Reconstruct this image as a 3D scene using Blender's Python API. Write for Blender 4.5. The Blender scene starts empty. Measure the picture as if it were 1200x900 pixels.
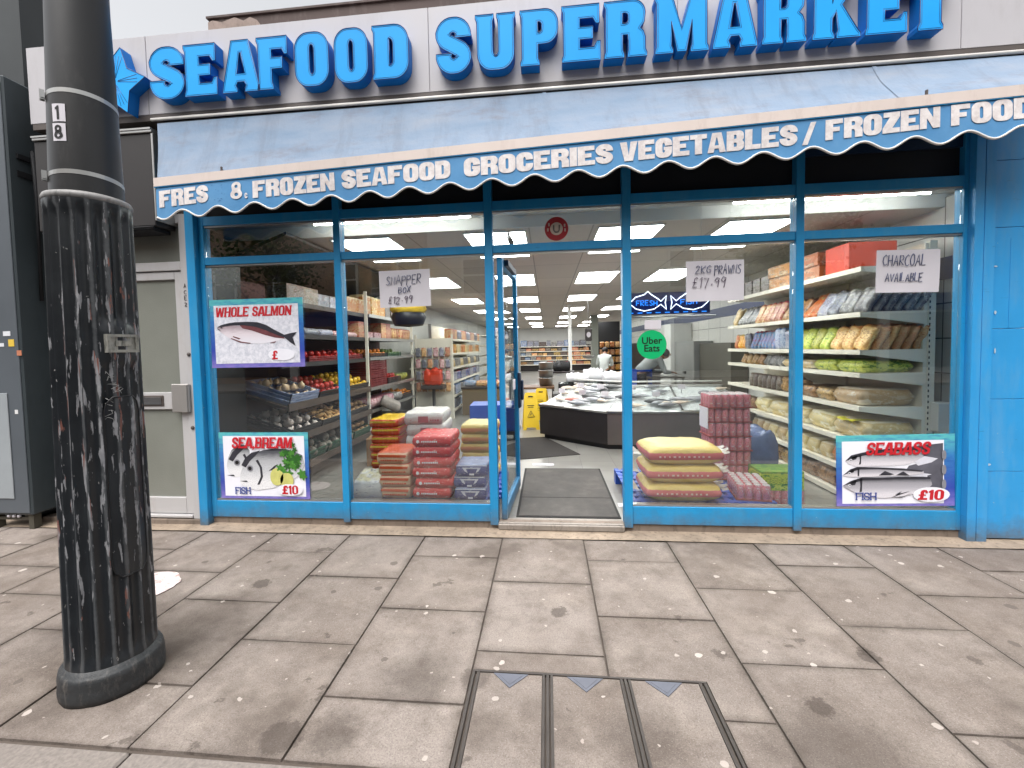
import bpy, bmesh, math, random
from math import sin, cos, pi, radians, sqrt, hypot
from mathutils import Vector, Matrix, noise as mnoise
from mathutils.geometry import tessellate_polygon

random.seed(11)
scene = bpy.context.scene
COL = scene.collection

# ------------------------------------------------------------------ camera
cam_data = bpy.data.cameras.new("camera")
cam = bpy.data.objects.new("camera", cam_data)
COL.objects.link(cam)
scene.camera = cam
_p, _y, _r = radians(-2.62411333), radians(-5.82088634), radians(-1.22806771)
F_ = Vector((sin(_y) * cos(_p), cos(_y) * cos(_p), sin(_p)))
R_ = Vector((cos(_y), -sin(_y), 0))
U_ = R_.cross(F_)
R2 = R_ * cos(_r) + U_ * sin(_r)
U2 = -R_ * sin(_r) + U_ * cos(_r)
m = Matrix((R2, U2, -F_)).transposed().to_4x4()
m.translation = Vector((0, -3.58927, 1.5))
cam.matrix_world = m
cam_data.sensor_fit = 'HORIZONTAL'
cam_data.sensor_width = 36.0
cam_data.lens = 520.806 / 1200 * 36
cam_data.shift_x = (600 - 588.244) / 1200
cam_data.shift_y = -(450 - 431.282) / 1200
cam_data.clip_start = 0.05
cam_data.clip_end = 600

# ------------------------------------------------------------------ light
SUN_EL, SUN_AZ = radians(64), radians(-20)     # azimuth from -y (behind the camera) towards +x
world = bpy.data.worlds.new("World")
scene.world = world
world.use_nodes = True
nt = world.node_tree
bg = nt.nodes['Background']
sky = nt.nodes.new('ShaderNodeTexSky')
sky.sky_type = 'NISHITA'
sky.sun_disc = False
sky.sun_elevation = SUN_EL
sky.air_density = 1.0
sky.dust_density = 6.0
sky.ozone_density = 1.0
hs = nt.nodes.new('ShaderNodeHueSaturation')
hs.inputs['Saturation'].default_value = 0.12
hs.inputs['Value'].default_value = 1.3
nt.links.new(sky.outputs[0], hs.inputs['Color'])
nt.links.new(hs.outputs[0], bg.inputs[0])
bg.inputs[1].default_value = 0.15
sun_dir = Vector((sin(SUN_AZ) * cos(SUN_EL), -cos(SUN_AZ) * cos(SUN_EL), sin(SUN_EL)))
sky.sun_rotation = math.atan2(sun_dir.x, sun_dir.y)
sd = bpy.data.lights.new("sun", 'SUN')
sd.energy = 1.1
sd.angle = radians(60)
sd.color = (1.0, 0.965, 0.92)
sun = bpy.data.objects.new("sun", sd)
COL.objects.link(sun)
sun.rotation_euler = sun_dir.to_track_quat('Z', 'Y').to_euler()

vs = scene.view_settings
vs.view_transform = 'Standard'
vs.look = 'None'
vs.gamma = 1.0
vs.exposure = 0.55
vs.use_curve_mapping = False
scene.cycles.use_denoising = True
scene.cycles.max_bounces = 8
scene.cycles.diffuse_bounces = 4
scene.cycles.glossy_bounces = 4
scene.cycles.transparent_max_bounces = 24
scene.cycles.sample_clamp_indirect = 6.0
scene.cycles.caustics_reflective = False
scene.cycles.caustics_refractive = False

# ------------------------------------------------------------------ materials
def lin(c):
    c = c / 255.0
    return c / 12.92 if c <= 0.04045 else ((c + 0.055) / 1.055) ** 2.4

def rgb(r, g, b):
    return (lin(r), lin(g), lin(b), 1.0)

class N:
    """small node-tree writer"""
    def __init__(s, name):
        s.m = bpy.data.materials.new(name)
        s.m.use_nodes = True
        s.t = s.m.node_tree
        s.b = s.t.nodes['Principled BSDF']
        s.out = s.t.nodes['Material Output']
    def n(s, kind, **kw):
        k = s.t.nodes.new('ShaderNode' + kind)
        for a, v in kw.items():
            setattr(k, a, v)
        return k
    def l(s, a, b):
        s.t.links.new(a, b)
    def coord(s, which='Object'):
        return s.n('TexCoord').outputs[which]
    def mapping(s, src, scale=(1, 1, 1), loc=(0, 0, 0), rot=(0, 0, 0)):
        k = s.n('Mapping')
        k.inputs['Scale'].default_value = scale
        k.inputs['Location'].default_value = loc
        k.inputs['Rotation'].default_value = rot
        s.l(src, k.inputs[0])
        return k.outputs[0]
    def noise(s, src, scale, detail=4, rough=.6, out='Fac'):
        k = s.n('TexNoise')
        k.inputs['Scale'].default_value = scale
        k.inputs['Detail'].default_value = detail
        k.inputs['Roughness'].default_value = rough
        s.l(src, k.inputs['Vector'])
        return k.outputs[out]
    def ramp(s, src, stops, interp='LINEAR'):
        k = s.n('ValToRGB')
        k.color_ramp.interpolation = interp
        e = k.color_ramp.elements
        while len(e) < len(stops):
            e.new(0.5)
        for i, (p, c) in enumerate(stops):
            e[i].position = p
            e[i].color = c if len(c) == 4 else (*c, 1)
        s.l(src, k.inputs[0])
        return k.outputs[0]
    def mix(s, fac, a, b, kind='MIX'):
        k = s.n('Mix', data_type='RGBA', blend_type=kind)
        for idx, v in ((0, fac), (6, a), (7, b)):
            if hasattr(v, 'is_linked') or hasattr(v, 'links'):
                s.l(v, k.inputs[idx])
            else:
                k.inputs[idx].default_value = v
        return k.outputs[2]
    def math(s, op, a, b=None, c=None):
        k = s.n('Math', operation=op)
        for i, v in enumerate((a, b, c)):
            if v is None:
                continue
            if hasattr(v, 'links'):
                s.l(v, k.inputs[i])
            else:
                k.inputs[i].default_value = v
        return k.outputs[0]
    def sep(s, src):
        k = s.n('SeparateXYZ')
        s.l(src, k.inputs[0])
        return k.outputs
    def bump(s, h, dist=.002, strength=.5):
        k = s.n('Bump')
        k.inputs['Strength'].default_value = strength
        k.inputs['Distance'].default_value = dist
        s.l(h, k.inputs['Height'])
        s.l(k.outputs[0], s.b.inputs['Normal'])
    def base(s, v):
        i = s.b.inputs['Base Color']
        if hasattr(v, 'links'):
            s.l(v, i)
        else:
            i.default_value = v
    def set(s, rough=None, metal=None, spec=None, trans=None, coat=None):
        if rough is not None:
            s.b.inputs['Roughness'].default_value = rough
        if metal is not None:
            s.b.inputs['Metallic'].default_value = metal
        if spec is not None:
            s.b.inputs['Specular IOR Level'].default_value = spec
        if coat is not None:
            s.b.inputs['Coat Weight'].default_value = coat
        return s

K4 = (0, 0, 0, 1)
W4 = (1, 1, 1, 1)

def shade(c, f):
    return (min(1, c[0] * f), min(1, c[1] * f), min(1, c[2] * f), 1)

def paint(name, c, rough=.5, var=.12, scale=3.0, metal=0.0, grime=0.0, grime_col=None, bump=0.0, bscale=60, spec=.5):
    """plain coloured surface with slight uneven tone, optional dirt"""
    k = N(name)
    co = k.coord()
    n1 = k.noise(co, scale, 5)
    col = k.ramp(n1, [(.25, shade(c, 1 - var)), (.75, shade(c, 1 + var))])
    if grime:
        n2 = k.noise(k.mapping(co, (2.2, 2.2, .7)), scale * 1.7, 7, .7)
        g = k.ramp(n2, [(.52, K4), (.72, (grime, grime, grime, 1))])
        col = k.mix(g, col, grime_col or shade(c, .4))
    k.base(col)
    k.set(rough=rough, metal=metal, spec=spec)
    if bump:
        k.bump(k.noise(co, bscale, 4), bump)
    return k.m

def emit(name, c, strength):
    k = N(name)
    k.base(c)
    k.b.inputs['Emission Color'].default_value = c
    k.b.inputs['Emission Strength'].default_value = strength
    return k.m

def glass_mat(name, tint=(.93, .96, .95, 1), refl=1.0):
    k = N(name)
    k.t.nodes.remove(k.b)
    tr = k.n('BsdfTransparent')
    tr.inputs[0].default_value = tint
    gl = k.n('BsdfGlossy')
    gl.inputs['Roughness'].default_value = 0.0
    geo = k.n('NewGeometry')
    dt = k.n('VectorMath', operation='DOT_PRODUCT')
    k.l(geo.outputs['Incoming'], dt.inputs[0])
    k.l(geo.outputs['Normal'], dt.inputs[1])
    c1 = k.math('SUBTRACT', 1.0, k.math('ABSOLUTE', dt.outputs['Value']))
    f2 = k.math('MULTIPLY', k.math('ADD', k.math('MULTIPLY', k.math('POWER', c1, 5.0), .96), .042), refl)
    mx = k.n('MixShader')
    k.l(f2, mx.inputs[0])
    k.l(tr.outputs[0], mx.inputs[1])
    k.l(gl.outputs[0], mx.inputs[2])
    k.l(mx.outputs[0], k.out.inputs[0])
    return k.m

# ------------------------------------------------------------------ mesh collector
class MB:
    def __init__(s):
        s.bm = bmesh.new()
    def faces(s, vs, fs, mi=0, smooth=False):
        bv = [s.bm.verts.new(v) for v in vs]
        out = []
        for f in fs:
            try:
                q = s.bm.faces.new([bv[i] for i in f])
                q.material_index = mi
                q.smooth = smooth
                out.append(q)
            except ValueError:
                pass
        return bv, out
    def box(s, x0, x1, y0, y1, z0, z1, mi=0, bev=0.0):
        vs = [(x, y, z) for z in (z0, z1) for y in (y0, y1) for x in (x0, x1)]
        fs = [(0, 2, 3, 1), (4, 5, 7, 6), (0, 1, 5, 4), (2, 6, 7, 3), (0, 4, 6, 2), (1, 3, 7, 5)]
        bv, bf = s.faces(vs, fs, mi)
        if bev:
            es = list({e for f in bf for e in f.edges})
            bmesh.ops.bevel(s.bm, geom=es, offset=bev, segments=1, affect='EDGES', profile=.5)
        return s
    def obox(s, o, ax, ay, az, mi=0):
        """box from a corner and three edge vectors"""
        o, ax, ay, az = Vector(o), Vector(ax), Vector(ay), Vector(az)
        vs = [o, o + ax, o + ay, o + ax + ay, o + az, o + ax + az, o + ay + az, o + ax + ay + az]
        fs = [(0, 2, 3, 1), (4, 5, 7, 6), (0, 1, 5, 4), (2, 6, 7, 3), (0, 4, 6, 2), (1, 3, 7, 5)]
        s.faces(vs, fs, mi)
        return s
    def prism(s, pts, d, mi=0):
        """polygon of 3D points extruded by vector d"""
        d = Vector(d)
        a = [Vector(p) for p in pts]
        n = len(a)
        vs = a + [p + d for p in a]
        fs = [tuple(range(n)), tuple(range(2 * n - 1, n - 1, -1))]
        fs += [(i, i + n, (i + 1) % n + n, (i + 1) % n) for i in range(n)]
        s.faces(vs, fs, mi)
        return s
    def tube(s, path, r, seg=8, mi=0, closed=False, cap=True):
        path = [Vector(p) for p in path]
        n = len(path)
        rs = r if isinstance(r, (list, tuple)) else [r] * n
        rings = []
        prev = None
        for i, p in enumerate(path):
            if closed:
                t = path[(i + 1) % n] - path[i - 1]
            else:
                t = path[min(i + 1, n - 1)] - path[max(i - 1, 0)]
            if t.length < 1e-9:
                t = Vector((0, 0, 1))
            t.normalize()
            if prev is None:
                a = t.orthogonal().normalized()
            else:
                a = prev - t * prev.dot(t)
                a = a.normalized() if a.length > 1e-6 else t.orthogonal().normalized()
            prev = a
            b = t.cross(a)
            rings.append([s.bm.verts.new(p + (a * cos(2 * pi * k / seg) + b * sin(2 * pi * k / seg)) * rs[i]) for k in range(seg)])
        m_ = n if closed else n - 1
        for i in range(m_):
            A, B = rings[i], rings[(i + 1) % n]
            for k in range(seg):
                f = s.bm.faces.new((A[k], A[(k + 1) % seg], B[(k + 1) % seg], B[k]))
                f.smooth = True
                f.material_index = mi
        if cap and not closed:
            for R in (rings[0][::-1], rings[-1]):
                s.bm.faces.new(R).material_index = mi
        return s
    def lathe(s, prof, seg=24, c=(0, 0, 0), mi=0, smooth=True):
        rings = []
        for r, z in prof:
            if r < 1e-6:
                rings.append([s.bm.verts.new((c[0], c[1], c[2] + z))])
            else:
                rings.append([s.bm.verts.new((c[0] + r * cos(2 * pi * k / seg), c[1] + r * sin(2 * pi * k / seg), c[2] + z)) for k in range(seg)])
        for A, B in zip(rings, rings[1:]):
            for k in range(seg):
                k2 = (k + 1) % seg
                if len(A) == 1 and len(B) == 1:
                    continue
                if len(A) == 1:
                    v = (A[0], B[k2], B[k])
                elif len(B) == 1:
                    v = (A[k], A[k2], B[0])
                else:
                    v = (A[k], A[k2], B[k2], B[k])
                f = s.bm.faces.new(v)
                f.smooth = smooth
                f.material_index = mi
        return s
    def poly(s, polys, o, ux, uy, un, depth=0.0, sc=1.0, mi=0, shear=0.0, sx=1.0, side_mi=None):
        """filled flat outline (first polygon outer, the rest holes) with thickness"""
        o, ux, uy, un = Vector(o), Vector(ux), Vector(uy), Vector(un)
        flat = []
        loops = []
        for pl in polys:
            lp = []
            for (a, b) in pl:
                lp.append(o + ux * ((a * sx + b * shear) * sc) + uy * (b * sc) + un * depth)
            loops.append(lp)
        tl = [[Vector(((a * sx + b * shear), b, 0)) for (a, b) in pl] for pl in polys]
        tris = tessellate_polygon(tl)
        allv = [v for lp in loops for v in lp]
        top = [s.bm.verts.new(v) for v in allv]
        for t in tris:
            try:
                f = s.bm.faces.new([top[i] for i in t])
                f.material_index = mi
            except ValueError:
                pass
        if depth:
            bot = [s.bm.verts.new(v - un * depth) for v in allv]
            k0 = 0
            for lp in loops:
                n = len(lp)
                for i in range(n):
                    a, b = k0 + i, k0 + (i + 1) % n
                    try:
                        f = s.bm.faces.new((top[a], top[b], bot[b], bot[a]))
                        f.material_index = mi if side_mi is None else side_mi
                    except ValueError:
                        pass
                k0 += n
        return s
    def grid(s, nu, nv, fn, mi=0, smooth=True):
        vs = [[s.bm.verts.new(fn(i / nu, j / nv)) for j in range(nv + 1)] for i in range(nu + 1)]
        for i in range(nu):
            for j in range(nv):
                f = s.bm.faces.new((vs[i][j], vs[i + 1][j], vs[i + 1][j + 1], vs[i][j + 1]))
                f.smooth = smooth
                f.material_index = mi
        return s
    def ico(s, c, r, sub=2, mi=0, sq=(1, 1, 1)):
        res = bmesh.ops.create_icosphere(s.bm, subdivisions=sub, radius=r)
        for v in res['verts']:
            v.co = Vector((v.co.x * sq[0], v.co.y * sq[1], v.co.z * sq[2])) + Vector(c)
            for f in v.link_faces:
                f.smooth = True
                f.material_index = mi
        return s
    def mesh(s, name, mats, fix=True):
        if fix:
            bmesh.ops.recalc_face_normals(s.bm, faces=s.bm.faces)
        me = bpy.data.meshes.new(name)
        s.bm.to_mesh(me)
        s.bm.free()
        for mm in (mats if isinstance(mats, (list, tuple)) else [mats]):
            me.materials.append(mm)
        return me

def obj(name, mb, mats, parent=None, loc=None, rot=None, world=False, fix=True):
    me = mb if isinstance(mb, bpy.types.Mesh) else mb.mesh(name, mats, fix)
    o = bpy.data.objects.new(name, me)
    COL.objects.link(o)
    if parent is not None:
        o.parent = parent
        if world:
            o.location = -Vector(parent.location)
    if loc is not None:
        o.location = loc
    if rot is not None:
        o.rotation_euler = rot
    return o

def tag(o, label=None, cat=None, group=None, kind=None):
    if label:
        o['label'] = label
    if cat:
        o['category'] = cat
    if group:
        o['group'] = group
    if kind:
        o['kind'] = kind
    return o

def thing(name, label, cat, loc=(0, 0, 0), rz=0.0, group=None):
    o = bpy.data.objects.new(name, None)
    o.empty_display_size = .1
    COL.objects.link(o)
    o.location = loc
    o.rotation_euler = (0, 0, rz)
    return tag(o, label, cat, group)

def dup(root, loc=None, rot=None, label=None, group=None):
    kids = [c for c in ALLKIDS.get(root.name, [])]
    r = root.copy()
    COL.objects.link(r)
    if loc is not None:
        r.location = loc
    if rot is not None:
        r.rotation_euler = rot
    if label:
        r['label'] = label
    if group:
        r['group'] = group
    for c in kids:
        k = c.copy()
        COL.objects.link(k)
        k.parent = r
        for g in ALLKIDS.get(c.name, []):
            q = g.copy()
            COL.objects.link(q)
            q.parent = k
    return r
ALLKIDS = {}
def kids_of(*roots):
    """remember the children of a source thing for dup()"""
    for r in roots:
        ALLKIDS[r.name] = [o for o in COL.objects if o.parent is r]
        for c in ALLKIDS[r.name]:
            ALLKIDS[c.name] = [o for o in COL.objects if o.parent is c]

ORD = ['first', 'second', 'third', 'fourth', 'fifth', 'sixth', 'seventh', 'eighth', 'ninth', 'tenth', 'eleventh', 'twelfth', 'thirteenth', 'fourteenth', 'fifteenth', 'sixteenth', 'seventeenth', 'eighteenth', 'nineteenth', 'twentieth']

# ------------------------------------------------------------------ lettering
def arc(cx, cy, rx, ry, a0, a1, n=6):
    return [(cx + rx * cos(radians(a0 + (a1 - a0) * i / n)), cy + ry * sin(radians(a0 + (a1 - a0) * i / n))) for i in range(n + 1)]

def rrect(x0, y0, x1, y1, rx, ry=None, n=6):
    ry = rx if ry is None else ry
    return (arc(x1 - rx, y0 + ry, rx, ry, -90, 0, n) + arc(x1 - rx, y1 - ry, rx, ry, 0, 90, n)
            + arc(x0 + rx, y1 - ry, rx, ry, 90, 180, n) + arc(x0 + rx, y0 + ry, rx, ry, 180, 270, n))

def stroke(pts, th_h, th_v):
    """outline of a pen stroke along pts; th_h / th_v thickness where the pen moves sideways / up"""
    L, Rr = [], []
    n = len(pts)
    for i, (x, y) in enumerate(pts):
        a, b = pts[max(i - 1, 0)], pts[min(i + 1, n - 1)]
        dx, dy = b[0] - a[0], b[1] - a[1]
        d = hypot(dx, dy) or 1
        dx, dy = dx / d, dy / d
        t = (th_h * abs(dx) + th_v * abs(dy)) / (abs(dx) + abs(dy)) / 2
        L.append((x - dy * t, y + dx * t))
        Rr.append((x + dy * t, y - dx * t))
    return L + Rr[::-1]

def glyph(ch, k=0.0, s=.27, t=.2):
    """(polygons, width) of a heavy capital, cap height 1; k = size of the slab flares"""
    w = .74
    def ls(x):      # left side, top to bottom
        return [(x - k, 1), (x - k, .93), (x, .87), (x, .13), (x - k, .07), (x - k, 0)] if k else [(x, 1), (x, 0)]
    def foot(x0, x1):
        return [(x0, .13), (x0 - k, .07), (x0 - k, 0), (x1 + k, 0), (x1 + k, .07), (x1, .13)] if k else [(x0, 0), (x1, 0)]
    def head(x1, x0):
        return [(x1, .87), (x1 + k, .93), (x1 + k, 1), (x0 - k, 1), (x0 - k, .93), (x0, .87)] if k else [(x1, 1), (x0, 1)]
    ro, ri = .3, .1
    if ch == 'I':
        return [foot(0, s) + head(s, 0)], s
    if ch == 'L':
        return [ls(0) + [(w - .06, 0), (w - .06, t + .09 * bool(k)), (w - .1, t + .09 * bool(k)), (w - .16, t), (s, t)] + head(s, 0)[:-2 if k else 2][:3 if k else 1]], w - .06
    if ch in 'EF':
        b = ls(0) if ch == 'E' else ([(-k, 1), (-k, .93), (0, .87)] if k else [(0, 1)]) + foot(0, s)
        e = .1 if k else 0
        if ch == 'E':
            b = b + [(w, 0), (w, t + e)] + ([(w - .07, t + e), (w - .13, t)] if k else []) + [(s, t)]
        b = b + [(s, .5 - t * .45), (w - .15, .5 - t * .45), (w - .15, .5 + t * .45), (s, .5 + t * .45), (s, 1 - t)]
        b = b + ([(w - .15, 1 - t), (w - .09, 1 - t - e), (w - .02, 1 - t - e)] if k else [(w - .02, 1 - t)]) + [(w - .02, 1)]
        return [b], w
    if ch == 'T':
        e = .09 if k else 0
        b = foot(w / 2 - s / 2, w / 2 + s / 2) + [(w / 2 + s / 2, 1 - t)]
        b += ([(w - .1, 1 - t), (w - .05, 1 - t - e), (w, 1 - t - e)] if k else [(w, 1 - t)]) + [(w, 1), (0, 1)]
        b += ([(0, 1 - t - e), (.05, 1 - t - e), (.1, 1 - t)] if k else [(0, 1 - t)]) + [(w / 2 - s / 2, 1 - t)]
        return [b], w
    if ch == 'H':
        w = .8
        return [foot(0, s) + [(s, .5 - t / 2), (w - s, .5 - t / 2)] + foot(w - s, w) + head(w, w - s) + [(w - s, .5 + t / 2), (s, .5 + t / 2)] + head(s, 0)], w
    if ch == 'N':
        w = .8
        q = s * .88
        return [foot(0, q) + [(q, .5), (w - q, 0), (w, 0)] + [(w, .87)] + head(w, w - q)[(1 if k else 0):] + [(w - q, .5), (q, 1), (-k, 1)] + ([(-k, .93), (0, .87)] if k else [])], w
    if ch == 'M':
        w = .95
        q = s * .85
        return [foot(0, q) + [(q, .55), (w / 2 - .09, .02), (w / 2 + .09, .02), (w - q, .55)] + foot(w - q, w) + ([(w, .87), (w + k, .93), (w + k, 1)] if k else [(w, 1)]) + [(w - .3, 1), (w / 2, .42), (.3, 1)] + ([(-k, 1), (-k, .93), (0, .87)] if k else [(0, 1)])], w
    if ch == 'A':
        w = .8
        a = .2
        return [foot(0, s * .85)[0 if not k else 1:] + [(s * .98, .2), (w - s * .98, .2)] + foot(w - s * .85, w)[: None if not k else -1] + [(w / 2 + a, 1), (w / 2 - a, 1)],
                [(w / 2 - .09, .36), (w / 2 + .09, .36), (w / 2 + .015, .76), (w / 2 - .015, .76)]], w
    if ch == 'V':
        w = .8
        return [[(w / 2 - .19, 0), (w / 2 + .19, 0), (w, 1), (w - s, 1), (w / 2, .3), (s, 1), (0, 1)]], w
    if ch == 'W':
        w = 1.1
        return [[(.15, 0), (.42, 0), (.55, .5), (.68, 0), (.95, 0), (1.1, 1), (.88, 1), (.8, .38), (.66, .95), (.44, .95), (.3, .38), (.22, 1), (0, 1)]], w
    if ch == 'K':
        w = .8
        return [foot(0, s) + [(s, .34), (s + .06, .44), (w - s - .04, .14)] + ([(w - s - k - .04, .07), (w - s - k - .04, 0), (w + k, 0), (w + k, .07), (w - .02, .13)] if k else [(w - s, 0), (w, 0)])
                 + [(w * .63, .56), (w - .03, .9)] + ([(w, .94), (w, 1), (w - s - .04, 1), (w - s - .06, .92)] if k else [(w, 1), (w - s, 1)]) + [(s, .6)] + head(s, 0)], w
    if ch == 'Z':
        w = .7
        return [[(0, 0), (w, 0), (w, t), (s + .08, t), (w, 1 - t), (w, 1), (.03, 1), (.03, 1 - t), (w - s - .1, 1 - t), (0, t)]], w
    if ch in 'O0':
        w = .76 if ch == 'O' else .62
        return [rrect(0, -.01, w, 1.01, ro, .3), rrect(s, t * .9, w - s, 1 - t * .9, min(ri, (w - 2 * s) / 2 - .001), .1)[::-1]], w
    if ch == 'Q':
        return glyph('O', k, s, t)
    if ch == 'D':
        o = ls(0) + arc(w - ro, ro, ro, ro, -90, 0) + arc(w - ro, 1 - ro, ro, ro, 0, 90)
        h = [(s, t)] + arc(w - s - ri, t + ri, ri, ri, -90, 0) + arc(w - s - ri, 1 - t - ri, ri, ri, 0, 90) + [(s, 1 - t)]
        return [o, h[::-1]], w
    if ch in 'CG':
        o = [(w, .6)] + arc(w - ro, 1.01 - ro, ro, ro, 0, 90) + arc(ro, 1.01 - ro, ro, ro, 90, 180) + arc(ro, ro - .01, ro, ro, 180, 270) + arc(w - ro, ro - .01, ro, ro, 270, 360)
        o += [(w, .4), (w - s, .4)] if ch == 'C' else [(w, .54), (w * .5, .54), (w * .5, .37), (w - s, .37)]
        o += arc(w - s - ri, t + ri, ri, ri, 0, -90) + arc(s + ri, t + ri, ri, ri, 270, 180) + arc(s + ri, 1 - t - ri, ri, ri, 180, 90) + arc(w - s - ri, 1 - t - ri, ri, ri, 90, 0) + [(w - s, .6)]
        return [o], w
    if ch == 'U':
        w = .78
        o = (head(s, 0)[::-1][::-1])
        o = [(0, .87), (-k, .93), (-k, 1), (s + k, 1), (s + k, .93), (s, .87)] if k else [(0, 1), (s, 1)]
        o = o + arc(s + ri, t + ri, ri, ri, 180, 270) + arc(w - s - ri, t + ri, ri, ri, 270, 360)
        o += [(w - s, .87), (w - s - k, .93), (w - s - k, 1), (w + k, 1), (w + k, .93), (w, .87)] if k else [(w - s, 1), (w, 1)]
        o += arc(w - ro, ro - .01, ro, ro, 0, -90) + arc(ro, ro - .01, ro, ro, 270, 180)
        return [o], w
    if ch == 'P':
        y = .38
        o = ([(-k, 1), (-k, .93), (0, .87)] if k else [(0, 1)]) + foot(0, s) + [(s, y)] + arc(w - .26, y + .26, .26, .26, -90, 0) + arc(w - .26, 1 - .26, .26, .26, 0, 90)
        h = [(s, y + t * .85)] + arc(w - s - .06, y + t * .85 + .06, .06, .06, -90, 0) + arc(w - s - .06, 1 - t * .9 - .06, .06, .06, 0, 90) + [(s, 1 - t * .9)]
        return [o, h[::-1]], w
    if ch == 'R':
        w = .77
        y = .4
        o = ([(-k, 1), (-k, .93), (0, .87)] if k else [(0, 1)]) + foot(0, s) + [(s, y), (s + .1, y), (w - s, .3)] + ([(w - s, .13), (w - s - k * .5, .07), (w - s - k * .5, 0), (w + k, 0), (w + k, .07), (w, .13)] if k else [(w - s, 0), (w, 0)])
        o += [(w, .34), (w - .04, .45), (w - .1, .5), (w - .02, .6)] + arc(w - .24, 1 - .24, .24, .24, 0, 90)
        h = [(s, y + t * .8)] + arc(w - s - .06, y + t * .8 + .06, .06, .06, -90, 0) + arc(w - s - .06, 1 - t * .9 - .06, .06, .06, 0, 90) + [(s, 1 - t * .9)]
        return [o, h[::-1]], w
    if ch == 'B':
        w = .76
        o = ls(0) + arc(w - .24, .24, .24, .24, -90, 0) + [(w, .36), (w - .04, .46), (w - .09, .5), (w - .05, .55), (w - .02, .62)] + arc(w - .24, 1 - .22, .22, .22, 0, 90)
        h1 = [(s, t * .85)] + arc(w - s - .06, t * .85 + .06, .06, .06, -90, 0) + arc(w - s - .06, .36, .05, .05, 0, 90) + [(s, .41)]
        h2 = [(s, .6)] + arc(w - s - .07, .65, .05, .05, -90, 0) + arc(w - s - .07, 1 - t * .85 - .05, .05, .05, 0, 90) + [(s, 1 - t * .85)]
        return [o, h1[::-1], h2[::-1]], w
    if ch == 'S':
        w = .74
        a = s / 2
        b = t / 2
        p = [(w - a, .64), (w - a, .72)] + arc(w / 2, 1 - b - .17, w / 2 - a, .17, 12, 168, 10) + [(a, .74)]
        p += arc(a + .14, .7, .14, .15, 190, 250, 4) + [(w / 2, .5)] + arc(w - a - .14, .3, .14, .15, 70, -10, 4)
        p += arc(w / 2, b + .17, w / 2 - a, .17, -12, -168, 10) + [(a, .28), (a, .36)]
        return [stroke(p, t * 1.12, s)], w
    if ch == '1':
        return [[(.1, 0), (.1 + s, 0), (.1 + s, 1), (.16, 1), (0, .84), (0, .7), (.1, .74)]], .1 + s
    if ch == '/':
        return [[(0, -.06), (.2, -.06), (.5, 1.04), (.3, 1.04)]], .5
    if ch == '&':
        w = .66
        o = arc(.3, .27, .3, .28, -100, 10, 6) + [(.52, .5)] + arc(.3, .76, .24, .25, -20, 200, 10) + [(.09, .52)] + arc(.3, .27, .3, .28, 165, 250, 5)
        return [o, arc(.3, .26, .1, .11, 0, 330, 8)[::-1], arc(.3, .74, .08, .1, 0, 330, 8)[::-1]], w
    if ch == '8':
        return glyph('&', k, s, t)
    if ch == '£':
        w = .6
        return [[(0, 0), (w, 0), (w, .18), (.34, .18), (.36, .42), (.5, .42), (.5, .54), (.37, .54), (.36, .72), (.4, .82), (.46, .78), (.46, .66), (w, .66), (w, .84), (.5, .98), (.34, 1), (.2, .94), (.13, .8), (.14, .54), (.03, .54), (.03, .42), (.14, .42), (.12, .18), (0, .16)]], w
    if ch == ',':
        return [[(0, -.15), (.1, -.15), (.2, 0), (.2, .2), (0, .2), (0, 0), (.06, 0)]], .2
    return [[(0, 0), (.4, 0), (.4, 1), (0, 1)]], .4

def layout(text, gap=.07, space=.42, k=0.0, s=.27, t=.2):
    x = 0
    out = []
    for ch in text:
        if ch == ' ':
            x += space
            continue
        g, w = glyph(ch, k, s, t)
        out.append((g, x))
        x += w + gap
    return out, x - gap

def write(mb, text, o, ux, uy, un, width, height, depth=.001, mi=0, k=0.0, s=.27, t=.2, shear=0.0, gap=.07, space=.42, side_mi=None):
    """lay a word out to an exact width and cap height"""
    gl, tot = layout(text, gap, space, k, s, t)
    sx = width / (tot * height)
    for g, x in gl:
        mb.poly([[(a + x, b) for a, b in pl] for pl in g], o, ux, uy, un, depth, height, mi, shear / sx if False else shear, sx, side_mi)

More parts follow.
